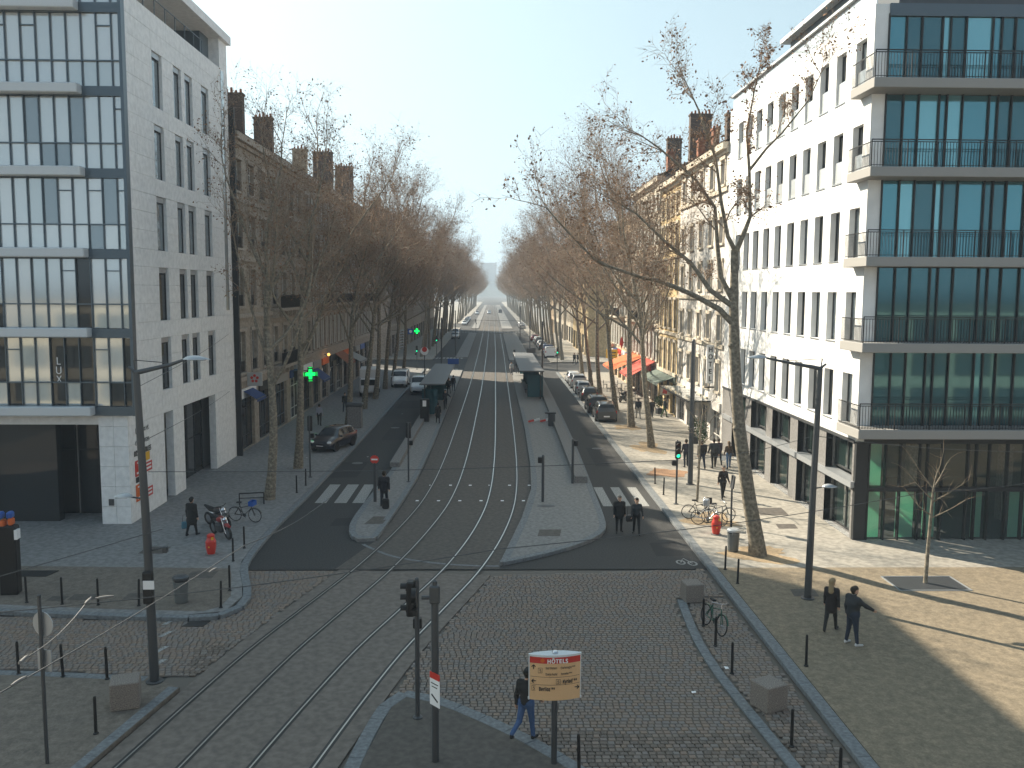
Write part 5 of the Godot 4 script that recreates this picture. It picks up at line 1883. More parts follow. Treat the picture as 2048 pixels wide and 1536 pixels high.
	wire([D(11.32, 6, 31.0), D(17.22, 5.9, 28.39), D(24, 5.8, 27)], "thin span wire from the plaza lamp to the right over the plaza".replace(" to the right", ""), 0.012)
	wire([D(-9.5, 8.4, 24.4), D(-16.7, 8.2, 57.5)], "thin wire from the lamp top to the far edge of the white office block", 0.01)
	wire([D(-9.45, 6.9, 24.4), D(-16.6, 4.6, 57.0)], "thin wire from the lamp with one insulator, sagging past the office doorway", 0.01, [0.12])
	for q in [[100.0, -6.3, 5.6], [150.0, -6.2, 6.3]]:
		wire([D(q[1], 6.2, q[0] + (12 if q[1] < -6.25 else 2)), D(q[2], 6.2, q[0])], "dark span wire across the tram tracks at the " + ("shelters" if q[0] < 120 else "far masts"), 0.02)
	shelters()
	# brown service cabinet and kiosk under the shaded trees
	o = thing("service_cabinet", "stone coloured service cabinet leaning against a shaded plane tree", "cabinet", D(-10.9, 0.12, 71.2))
	mb = MB.new()
	mb.bevel(Vector3(0, 0.85, 0), Vector3(1.15, 1.7, 0.7), 0.04)
	part("body", mb, M.grey_concrete, o)
	mb = MB.new()
	mb.bevel(Vector3(0, 1.85, 0), Vector3(1.35, 0.3, 0.85), 0.08)
	part("lid", mb, M.metal_grey, o)
	# barriers and dark bin on the sunny platform
	o = thing("road_barrier", "fallen red and white barrier lying on the sunny side tram platform", "barrier", D(4.0, 0.14, 74.2), 0.15)
	for k in 4:
		mb = MB.new()
		mb.box(Vector3(-0.75 + k * 0.5, 0.12 + 0.1 * (k % 2), 0), Vector3(0.48, 0.16, 0.06), Basis(Vector3(0, 0, 1), 0.2))
		part("rail_piece", mb, M.red if k % 2 == 0 else M.white_paint, o)
	mb = MB.new()
	mb.box(Vector3(0.8, 0.25, 0), Vector3(0.06, 0.5, 0.4))
	part("foot", mb, M.red, o)
	o = thing("litter_bin", "dark square litter bin beside the fallen red barrier", "litter bin", D(4.85, 0.13, 72.3))
	mb = MB.new()
	mb.bevel(Vector3(0, 0.5, 0), Vector3(0.55, 1.0, 0.5), 0.04)
	part("body", mb, M.metal_grey, o)
	mb = MB.new()
	mb.bevel(Vector3(-0.1, 1.06, 0), Vector3(0.9, 0.1, 0.55), 0.03)
	part("lid", mb, M.iron, o)

func hotel_sign():
	var o := thing("hotel_signboard", "tan and red hotel direction board on a post on the front traffic island", "sign", D(1.46, 0.12, 19.82), 0.06)
	var mb := MB.new()
	mb.rod(Vector3.ZERO, Vector3(0, 1.7, 0), 0.07, 12)
	part("post", mb, M.metal_grey, o)
	mat("sign_tan", 0.66, 0.42, 0.22, 0.55)
	mat("sign_red", 0.5, 0.03, 0.02, 0.5)
	var w := 0.585
	var ez := func(x: float) -> float:
		return 0.02 + 0.125 * (1.0 - pow(x / w, 2))
	for lay in [[1.58, 2.45, M.sign_tan, "board"], [2.452, 2.6, M.sign_red, "header"], [2.602, 2.65, M.white_metal, "cap"]]:
		mb = MB.new()
		var k := 12
		var s := 1.04 if lay[3] == "cap" else 1.0
		for i in k:
			var x0 := lerpf(-w, w, i / float(k))
			var x1 := lerpf(-w, w, (i + 1.0) / k)
			var z0: float = ez.call(x0) * s
			var z1: float = ez.call(x1) * s
			x0 *= s; x1 *= s
			for g in [1.0, -1.0]:
				mb.qn(Vector3(x0, lay[0], z0 * g), Vector3(x1, lay[0], z1 * g), Vector3(x1, lay[1], z1 * g), Vector3(x0, lay[1], z0 * g), Vector3((z0 - z1), 0, g * (x1 - x0)).normalized())
			mb.qn(Vector3(x0, lay[1], z0), Vector3(x1, lay[1], z1), Vector3(x1, lay[1], -z1), Vector3(x0, lay[1], -z0), Vector3.UP)
			mb.qn(Vector3(x0, lay[0], z0), Vector3(x1, lay[0], z1), Vector3(x1, lay[0], -z1), Vector3(x0, lay[0], -z0), Vector3.DOWN)
		for g in [-1.0, 1.0]:
			mb.qn(Vector3(w * g * s, lay[0], 0.02 * s), Vector3(w * g * s, lay[1], 0.02 * s), Vector3(w * g * s, lay[1], -0.02 * s), Vector3(w * g * s, lay[0], -0.02 * s), Vector3(g, 0, 0))
		part(lay[3], mb, lay[2], o)
	for g in [-1.0, 1.0]:
		mb = MB.new()
		mb.bevel(Vector3(g * (w + 0.012), 1.6, 0), Vector3(0.04, 0.06, 0.06), 0.008)
		mb.box(Vector3(g * (w + 0.008), 2.1, 0), Vector3(0.02, 1.0, 0.05))
		part("edge_clip", mb, M.white_metal, o)
	mb = MB.new()
	mb.lathe(Vector3(0, 2.65, 0), [Vector2(0.07, 0), Vector2(0.07, 0.03), Vector2(0.05, 0.05), Vector2(0.0, 0.05)], 14)
	part("fixing_knob", mb, M.chrome, o)
	var tx := func(s: String, h: float, x: float, y: float, m: Material, wt: int, wide: float):
		var t := text(s, h, m, o, Vector3(x, y, ez.call(x) + 0.026), Basis(Vector3.UP, x / w * 0.4), "lettering", "Droid Sans", wt, 0.006, wide)
	tx.call("HÔTELS", 0.1, 0.04, 2.52, M.white_paint, 700, 1.0)
	tx.call("Best Western", 0.055, -0.1, 2.36, M.black_print, 400, 0.6)
	tx.call("Charlemagne ***", 0.055, 0.28, 2.36, M.black_print, 400, 0.6)
	tx.call("Qualys Axotel", 0.055, -0.1, 2.215, M.black_print, 400, 0.6)
	tx.call("Perrache ***", 0.055, 0.25, 2.215, M.black_print, 400, 0.6)
	tx.call("Kyriad **", 0.095, 0.33, 2.03, M.black_print, 700, 0.62)
	tx.call("Berlioz **", 0.095, -0.2, 1.86, M.black_print, 700, 0.62)
	for q in [[-0.35, 2.29], [0.06, 2.03], [-0.49, 1.865]]:
		tx.call("5", 0.07, q[0], q[1], M.black_print, 400, 1.0)
		mb = MB.new()
		var z: float = ez.call(q[0]) + 0.008
		for e in [[-0.05, -0.06, 0.05, -0.055], [-0.05, 0.055, 0.05, 0.06], [-0.05, -0.055, -0.045, 0.055], [0.045, -0.055, 0.05, 0.055]]:
			mb.span(Vector3(q[0] + e[0], q[1] + e[1], z), Vector3(q[0] + e[2], q[1] + e[3], z + 0.006))
		part("number_box", mb, M.black_print, o)
	for y in [2.13, 1.945]:
		mb = MB.new()
		for i in 12:
			var x0 := lerpf(-w + 0.02, w - 0.02, i / 12.0)
			var x1 := lerpf(-w + 0.02, w - 0.02, (i + 1) / 12.0)
			mb.quad(Vector3(x0, y, ez.call(x0) + 0.004), Vector3(x0, y + 0.008, ez.call(x0) + 0.004), Vector3(x1, y + 0.008, ez.call(x1) + 0.004), Vector3(x1, y, ez.call(x1) + 0.004))
		part("divider_line", mb, M.black_print, o)
	for q in [[-0.5, 2.36, PI / 2], [-0.49, 2.035, PI], [0.5, 1.86, 0.0]]:
		mb = MB.new()
		var z: float = ez.call(q[0]) + 0.014
		var rb := Basis(Vector3(0, 0, 1), q[2])
		var c := Vector3(q[0], q[1], z)
		mb.box(c, Vector3(0.1, 0.018, 0.006), rb)
		for s in [-1.0, 1.0]:
			mb.box(c + rb * Vector3(0.03, 0.022 * s, 0), Vector3(0.065, 0.018, 0.006), rb * Basis(Vector3(0, 0, 1), -0.75 * s))
		part("arrow", mb, M.black_print, o)
	mb = MB.new()
	disc(mb, Vector3(-0.3, 2.525, ez.call(-0.3) + 0.006), Vector3(0, 0, 1), 0.05, 0.006, 12)
	part("emblem", mb, M.awning_orange, o)

func shelters():
	for s in [[-5.15, 77.0, 98.5, 2.2, "long flat roofed tram shelter in the shade with dark glass end"], [4.0, 90.0, 117.0, 2.5, "flat roofed tram shelter with dark glass end on the sunny side platform"]]:
		var L: float = s[2] - s[1]
		var o := thing("tram_shelter", s[4], "tram shelter", D(s[0], 0.13, s[1]))
		var w: float = s[3]
		var mb := MB.new()
		mb.bevel(Vector3(0, 2.85, -L * 0.5), Vector3(w, 0.14, L), 0.04)
		part("roof", mb, M.shelter_roof, o)
		for k in 7:
			mb = MB.new()
			mb.rod(Vector3(-w * 0.3 if s[0] < 0 else w * 0.36, 0, -0.4 - (L - 0.8) * k / 6.0), Vector3(-w * 0.3 if s[0] < 0 else w * 0.36, 2.8, -0.4 - (L - 0.8) * k / 6.0), 0.06)
			part("post", mb, M.iron, o)
		for k in 3:
			mb = MB.new()
			var z := -0.5 - k * (L - 1.2) / 2.0
			var x0 := -w * 0.45 if s[0] < 0 else -0.2 * w
			mb.box(Vector3(x0 + w * 0.35, 1.3, z), Vector3(w * 0.62, 2.2, 0.05))
			part("end_panel", mb, M.pane_teal, o)
		mb = MB.new()
		mb.box(Vector3(-w * 0.3 if s[0] < 0 else w * 0.36, 1.45, -L * 0.5), Vector3(0.03, 1.8, L - 1.2))
		part("back_glazing", mb, M.pane_teal, o)
		mb = MB.new()
		mb.box(Vector3(-w * 0.15, 0.45, -L * 0.4), Vector3(0.4, 0.06, L * 0.4))
		for k in 4:
			mb.box(Vector3(-w * 0.15, 0.21, -L * 0.22 - k * L * 0.12), Vector3(0.08, 0.42, 0.08))
		part("bench", mb, M.metal_grey, o)
		mb = MB.new()
		mb.box(Vector3(w * 0.42, 3.2, -L + 0.5), Vector3(1.2, 0.6, 0.12))
		mb.rod(Vector3(w * 0.42, 2.8, -L + 0.5), Vector3(w * 0.42, 3.0, -L + 0.5), 0.05)
		part("name_sign", mb, M.blue_sign if s[0] < 0 else M.metal_grey, o)
	var o := thing("ticket_machine", "dark ticket machine with a white notice before the shaded tram shelter", "ticket machine", D(-5.6, 0.13, 74.5))
	var mb := MB.new()
	mb.bevel(Vector3(0, 0.95, 0), Vector3(0.75, 1.9, 0.5), 0.04)
	part("body", mb, M.iron, o)
	mb = MB.new()
	mb.box(Vector3(0.0, 1.55, 0.26), Vector3(0.3, 0.5, 0.01))
	part("notice", mb, M.white_paint, o)

var CARS := {
	"hatch": [[-2.05, 0.70, 0.36, 0.82, 0.88, 0.62], [-1.96, 0.82, 0.22, 0.92, 1.06, 0.62], [-1.62, 0.845, 0.19, 0.94, 1.38, 0.57], [-1.2, 0.85, 0.18, 0.93, 1.47, 0.585], [-0.2, 0.855, 0.18, 0.9, 1.5, 0.61], [0.35, 0.855, 0.18, 0.88, 1.43, 0.59], [1.05, 0.85, 0.18, 0.87, 0.99, 0.7], [1.5, 0.83, 0.2, 0.8, 0.88, 0.68], [1.88, 0.77, 0.25, 0.68, 0.75, 0.62], [2.04, 0.66, 0.36, 0.56, 0.6, 0.52]],
	"suv": [[-2.2, 0.78, 0.38, 0.95, 1.02, 0.7], [-2.1, 0.88, 0.28, 1.04, 1.3, 0.68], [-1.9, 0.9, 0.26, 1.05, 1.6, 0.62], [-1.2, 0.91, 0.25, 1.04, 1.68, 0.64], [-0.1, 0.91, 0.25, 1.02, 1.7, 0.66], [0.5, 0.91, 0.25, 1.0, 1.6, 0.64], [1.15, 0.9, 0.25, 0.98, 1.1, 0.74], [1.7, 0.88, 0.27, 0.92, 1.02, 0.73], [2.05, 0.83, 0.32, 0.82, 0.9, 0.68], [2.2, 0.72, 0.4, 0.66, 0.72, 0.58]],
	"van": [[-2.15, 0.84, 0.3, 1.1, 1.72, 0.74], [-2.1, 0.87, 0.25, 1.12, 1.82, 0.76], [-1.2, 0.885, 0.22, 1.1, 1.86, 0.78], [0.0, 0.885, 0.22, 1.08, 1.86, 0.78], [0.75, 0.88, 0.22, 1.06, 1.8, 0.74], [1.35, 0.87, 0.22, 1.04, 1.18, 0.74], [1.75, 0.84, 0.24, 0.92, 1.02, 0.7], [2.05, 0.78, 0.28, 0.76, 0.84, 0.62], [2.15, 0.68, 0.36, 0.6, 0.66, 0.54]]}
var GLASS := {
	"hatch": [[-1.5, -0.75], [-0.68, 0.02], [0.08, 0.72], 0.42, 1.0, -1.93, -1.66],
	"suv": [[-1.8, -0.95], [-0.88, -0.02], [0.06, 0.85], 0.58, 1.1, -2.08, -1.92],
	"van": [[0.1, 0.6], [0.66, 1.1], [-1.9, -1.2], 0.82, 1.3, -2.145, -2.105]}

func csec(st: Array, z: float) -> Array:
	var i := 0
	while i < st.size() - 2 and z > st[i + 1][0]:
		i += 1
	var f := clampf((z - st[i][0]) / (st[i + 1][0] - st[i][0]), 0.0, 1.0)
	var q := []
	for k in 6:
		q.append(lerpf(st[i][k], st[i + 1][k], f))
	var w: float = q[1]
	var lo: float = q[2]
	var be: float = q[3]
	var tp: float = q[4]
	var wt: float = q[5]
	return [Vector3(0, lo, z), Vector3(w * 0.9, lo, z), Vector3(w, lo + 0.16, z), Vector3(w * 1.01, (lo + be) * 0.5 + 0.05, z), Vector3(w * 0.975, be, z), Vector3(wt + 0.03, tp - 0.05, z), Vector3(wt * 0.82, tp, z), Vector3(0, tp + 0.02, z)]

func car(kind: String, paint: Material, label: String, at: Vector3, turn: float, group := "", lights := true) -> Node3D:
	var o := thing({"hatch": "car", "suv": "car", "van": "van"}[kind], label, "van" if kind == "van" else "car", at, turn, group)
	var st: Array = CARS[kind]
	var zs := []
	for i in st.size() - 1:
		for k in 3:
			zs.append(lerpf(st[i][0], st[i + 1][0], k / 3.0))
	zs.append(st[-1][0])
	var key := "body_" + kind
	if not meshes.has(key):
		var mb := MB.new()
		var grid := []
		for z in zs:
			var s := csec(st, z)
			var row := []
			for k in range(7, 0, -1):
				row.append(Vector3(-s[k].x, s[k].y, z))
			row.reverse()
			var full := [s[0]]
			for k in range(1, 8):
				full.append(s[k])
			for k in range(6, 0, -1):
				full.append(Vector3(-s[k].x, s[k].y, z))
			grid.append(full)
		var n: int = grid[0].size()
		var nrm := []
		for i in grid.size():
			var r := []
			for j in n:
				var a: Vector3 = grid[maxi(i - 1, 0)][j]
				var b: Vector3 = grid[mini(i + 1, grid.size() - 1)][j]
				var c: Vector3 = grid[i][(j + n - 1) % n]
				var e: Vector3 = grid[i][(j + 1) % n]
				r.append((e - c).cross(b - a).normalized())
			nrm.append(r)
		for i in grid.size() - 1:
			for j in n:
				var l := (j + 1) % n
				mb.tri(grid[i][j], grid[i + 1][l], grid[i + 1][j], nrm[i][j], nrm[i + 1][l], nrm[i + 1][j])
				mb.tri(grid[i][j], grid[i][l], grid[i + 1][l], nrm[i][j], nrm[i][l], nrm[i + 1][l])
		for e in [0, grid.size() - 1]:
			var m := Vector3(0, 0, -1 if e == 0 else 1)
			for j in range(1, n - 1):
				mb.tri(grid[e][0], grid[e][j], grid[e][j + 1], m, m, m)
		meshes[key] = mb.mesh()
		# glass, in local axes
		var g: Array = GLASS[kind]
		for w in 3:
			for side in [-1.0, 1.0]:
				var gm := MB.new()
				for k in 4:
					var z0 := lerpf(g[w][0], g[w][1], k / 4.0)
					var z1 := lerpf(g[w][0], g[w][1], (k + 1) / 4.0)
					var s0 := csec(st, z0)
					var s1 := csec(st, z1)
					var off := Vector3(0.012, 0.004, 0)
					var p := [s0[4].lerp(s0[5], 0.1) + off, s1[4].lerp(s1[5], 0.1) + off, s1[4].lerp(s1[5], 0.9) + off, s0[4].lerp(s0[5], 0.9) + off]
					for i in 4:
						p[i] = Vector3(p[i].x * side, p[i].y, p[i].z)
					gm.qn(p[0], p[1], p[2], p[3], Vector3(side, 0.3, 0).normalized())
				meshes["glass_%s_%d_%d" % [kind, w, side]] = gm.mesh()
		for e in [[g[3], g[4], "windscreen", 1.0], [g[5], g[6], "rear_window", -1.0]]:
			var gm := MB.new()
			for k in 3:
				var z0 := lerpf(e[0], e[1], k / 3.0)
				var z1 := lerpf(e[0], e[1], (k + 1) / 3.0)
				var s0 := csec(st, z0)
				var s1 := csec(st, z1)
				var off := Vector3(0, 0.012, 0.012 * e[3])
				var l := [[s0[5], s1[5], 0.93], [s0[6], s1[6], 0.95], [s0[7], s1[7], 1.0]]
				for j in 2:
					for side in [-1.0, 1.0]:
						var p := [l[j][0], l[j][1], l[j + 1][1], l[j + 1][0]]
						for i in 4:
							p[i] = Vector3(p[i].x * 0.93 * side, p[i].y, p[i].z) + off
						gm.quad(p[0], p[1], p[2], p[3])
			meshes["glass_%s_%s" % [kind, e[2]]] = gm.mesh()
	part("body", meshes[key], paint, o)
	for w in (3 if kind != "van" else 2):
		for side in [-1, 1]:
			part("side_window", meshes["glass_%s_%d_%d" % [kind, w, side]], M.pane_dark, o)
	part("windscreen", meshes["glass_%s_windscreen" % kind], M.car_glass, o)
	part("rear_window", meshes["glass_%s_rear_window" % kind], M.pane_dark, o)
	var W: float = st[4][1]
	var r := 0.31 if kind == "hatch" else 0.34
	if not meshes.has("tyre%.2f" % r):
		var mb := MB.new()
		mb.lathe(Vector3.ZERO, [Vector2(r * 0.62, -0.1), Vector2(r * 0.95, -0.1), Vector2(r, -0.07), Vector2(r, 0.07), Vector2(r * 0.95, 0.1), Vector2(r * 0.62, 0.1)], 18, axis_basis(Vector3(1, 0, 0)))
		meshes["tyre%.2f" % r] = mb.mesh()
		mb = MB.new()
		mb.lathe(Vector3.ZERO, [Vector2(0, -0.08), Vector2(r * 0.64, -0.08), Vector2(r * 0.64, 0.08), Vector2(r * 0.5, 0.085), Vector2(0.0, 0.06)], 14, axis_basis(Vector3(1, 0, 0)))
		meshes["rim%.2f" % r] = mb.mesh()
	for sz in [-1.0, 1.0]:
		for sx in [-1.0, 1.0]:
			var wh := part("wheel", meshes["tyre%.2f" % r], M.rubber, o)
			wh.position = Vector3(sx * (W - 0.09), r, sz * 1.28)
			part("rim", meshes["rim%.2f" % r], M.metal_pale, wh)
			var ar := MB.new()
			disc(ar, Vector3(sx * (W - 0.012), r + 0.01, sz * 1.28), Vector3(1, 0, 0), r + 0.055, 0.06, 18)
			part("wheel_arch", ar, M.rubber, o)
	var f: Array = st[-3]
	var b: Array = st[1]
	for sx in [-1.0, 1.0]:
		var mb := MB.new()
		mb.bevel(Vector3(sx * (st[-2][1] * 0.82), st[-2][3] + 0.01, st[-2][0] + 0.03), Vector3(0.3, 0.15, 0.22), 0.05, Basis(Vector3.UP, sx * 0.5))
		part("headlight", mb, M.headlamp, o)
		mb = MB.new()
		mb.bevel(Vector3(sx * (b[1] - 0.1), b[3] - 0.06, b[0] - 0.02), Vector3(0.17, 0.26, 0.1), 0.03)
		part("tail_light", mb, M.tail_red, o)
		mb = MB.new()
		mb.bevel(Vector3(sx * (W + 0.1), st[5][3] + 0.1, 0.72), Vector3(0.18, 0.13, 0.1), 0.03)
		part("mirror", mb, paint, o)
	for e in [[st[-1][0] + 0.012, 0.42], [st[0][0] - 0.012, 0.62]]:
		var mb := MB.new()
		mb.box(Vector3(0, e[1], e[0]), Vector3(0.5, 0.11, 0.014))
		part("number_plate", mb, M.white_paint, o)
	var gr := MB.new()
	gr.bevel(Vector3(0, 0.36, st[-1][0] - 0.05), Vector3(W * 1.3, 0.16, 0.2), 0.04)
	gr.bevel(Vector3(0, 0.33, st[0][0] + 0.06), Vector3(W * 1.5, 0.16, 0.2), 0.04)
	part("lower_bumper", gr, M.rubber, o)
	return o

func bicycle(at: Vector3, turn: float, lean: float, paint: Material, label: String, basket = null, group := "") -> Node3D:
	var o := thing("bicycle", label, "bicycle", at, turn, group)
	o.rotation.z = lean
	if not meshes.has("bike_tyre"):
		var mb := MB.new()
		var pts := []
		var rad := []
		for i in 25:
			var a := TAU * i / 24
			pts.append(Vector3(0, sin(a) * 0.33, cos(a) * 0.33))
			rad.append(0.019)
		mb.tube(pts, rad, 6, false)
		meshes["bike_tyre"] = mb.mesh()
		mb = MB.new()
		for i in 14:
			var a := TAU * i / 14
			mb.rod(Vector3(0.02 * (i % 2 * 2 - 1), 0, 0), Vector3(0, sin(a) * 0.31, cos(a) * 0.31), 0.0028, 3)
		mb.rod(Vector3(-0.05, 0, 0), Vector3(0.05, 0, 0), 0.02)
		meshes["bike_spokes"] = mb.mesh()
	for z in [-0.52, 0.52]:
		var w := part("wheel", meshes["bike_tyre"], M.rubber, o)
		w.position = Vector3(0, 0.35, z)
		part("spokes", meshes["bike_spokes"], M.chrome, w)
		var fn := MB.new()
		for i in 9:
			var a0 := 0.3 + i * 0.24
			var a1 := a0 + 0.24
			fn.quad(Vector3(-0.03, 0.35 + sin(a0) * 0.375, z + cos(a0) * 0.375), Vector3(0.03, 0.35 + sin(a0) * 0.375, z + cos(a0) * 0.375), Vector3(0.03, 0.35 + sin(a1) * 0.375, z + cos(a1) * 0.375), Vector3(-0.03, 0.35 + sin(a1) * 0.375, z + cos(a1) * 0.375))
		part("mudguard", fn, paint, o)
	var fr := MB.new()
	var bb := Vector3(0, 0.3, -0.06)
	var seat := Vector3(0, 0.78, -0.22)
	var head := Vector3(0, 0.82, 0.34)
	for e in [[bb, seat], [bb, head - Vector3(0, 0.12, -0.03)], [seat - Vector3(0, 0.1, -0.03), head], [bb, Vector3(0.03, 0.35, -0.52)], [bb, Vector3(-0.03, 0.35, -0.52)], [seat, Vector3(0.03, 0.35, -0.52)], [seat, Vector3(-0.03, 0.35, -0.52)], [head, Vector3(0.04, 0.35, 0.52)], [head, Vector3(-0.04, 0.35, 0.52)]]:
		fr.rod(e[0], e[1], 0.016, 6)
	part("frame", fr, paint, o)
	fr = MB.new()
	fr.rod(head, head + Vector3(0, 0.16, -0.03), 0.014)
	fr.tube([Vector3(-0.29, 0.98, 0.16), Vector3(-0.2, 1.0, 0.3), Vector3(0, 0.98, 0.32), Vector3(0.2, 1.0, 0.3), Vector3(0.29, 0.98, 0.16)], [0.013, 0.012, 0.012, 0.012, 0.013], 6)
	part("handlebar", fr, M.chrome, o)
	fr = MB.new()
	fr.rod(seat, seat + Vector3(0, 0.14, -0.03), 0.013)
	fr.bevel(Vector3(0, 0.94, -0.26), Vector3(0.15, 0.06, 0.25), 0.025)
	part("saddle", fr, M.rubber, o)
	fr = MB.new()
	disc(fr, bb + Vector3(0.05, 0, 0), Vector3(1, 0, 0), 0.09, 0.01, 14)
	fr.rod(bb + Vector3(0.06, 0, 0), bb + Vector3(0.08, -0.16, 0.04), 0.01)
	fr.rod(bb + Vector3(-0.06, 0, 0), bb + Vector3(-0.08, 0.16, -0.04), 0.01)
	part("crankset", fr, M.metal_grey, o)
	if basket:
		fr = MB.new()
		for s in [[Vector3(-0.17, 0.95, 0.56), Vector3(0.34, 0.22, 0.012)], [Vector3(-0.17, 0.95, 0.32), Vector3(0.34, 0.22, 0.012)]]:
			fr.box(s[0] + Vector3(0.17, 0, 0), s[1])
		for x in [-0.17, 0.17]:
			fr.box(Vector3(x, 0.95, 0.44), Vector3(0.012, 0.22, 0.24))
		fr.box(Vector3(0, 0.84, 0.44), Vector3(0.34, 0.012, 0.24))
		part("basket", fr, basket, o)
	return o

func motorcycle(at: Vector3, turn: float, paint: Material, label: String) -> Node3D:
	var o := thing("motorcycle", label, "motorcycle", at, turn)
	o.rotation.z = 0.12
	for z in [-0.68, 0.7]:
		var mb := MB.new()
		var pts := []
		var rad := []
		for i in 21:
			var a := TAU * i / 20
			pts.append(Vector3(0, 0.31 + sin(a) * 0.25, z + cos(a) * 0.25))
			rad.append(0.06)
		mb.tube(pts, rad, 7, false)
		var w := part("wheel", mb, M.rubber, o)
		mb = MB.new()
		disc(mb, Vector3(0, 0.31, z), Vector3(1, 0, 0), 0.19, 0.05, 16)
		part("rim", mb, M.chrome, w)
	var mb := MB.new()
	mb.tube([Vector3(0, 0.9, 0.5), Vector3(0, 0.86, 0.2), Vector3(0, 0.78, -0.1)], [0.09, 0.17, 0.1], 10)
	part("tank", mb, paint, o)
	mb = MB.new()
	mb.tube([Vector3(0, 0.8, 0.0), Vector3(0, 0.8, -0.4), Vector3(0, 0.92, -0.85)], [0.1, 0.13, 0.05], 9)
	part("seat", mb, M.rubber, o)
	mb = MB.new()
	mb.bevel(Vector3(0, 0.46, 0.08), Vector3(0.36, 0.4, 0.5), 0.06)
	part("engine", mb, M.metal_grey, o)
	mb = MB.new()
	mb.tube([Vector3(0.2, 0.35, 0.3), Vector3(0.24, 0.3, -0.2), Vector3(0.26, 0.5, -0.85)], [0.035, 0.045, 0.06], 9)
	part("exhaust", mb, M.chrome, o)
	mb = MB.new()
	for x in [-0.11, 0.11]:
		mb.rod(Vector3(x, 0.31, 0.7), Vector3(x, 0.98, 0.46), 0.03)
	part("fork", mb, M.chrome, o)
	mb = MB.new()
	mb.tube([Vector3(-0.38, 1.06, 0.25), Vector3(-0.15, 1.05, 0.42), Vector3(0.15, 1.05, 0.42), Vector3(0.38, 1.06, 0.25)], [0.02, 0.016, 0.016, 0.02], 7)
	part("handlebar", mb, M.iron, o)
	mb = MB.new()
	mb.ball(Vector3(0, 0.92, 0.58), 0.11, Vector3(1, 1, 0.8), 12)
	part("headlamp", mb, M.chrome, o)
	mb = MB.new()
	mb.tube([Vector3(0, 0.64, 0.95), Vector3(0, 0.68, 0.7), Vector3(0, 0.62, 0.45)], [0.06, 0.1, 0.06], 7)
	part("mudguard", mb, paint, o)
	return o

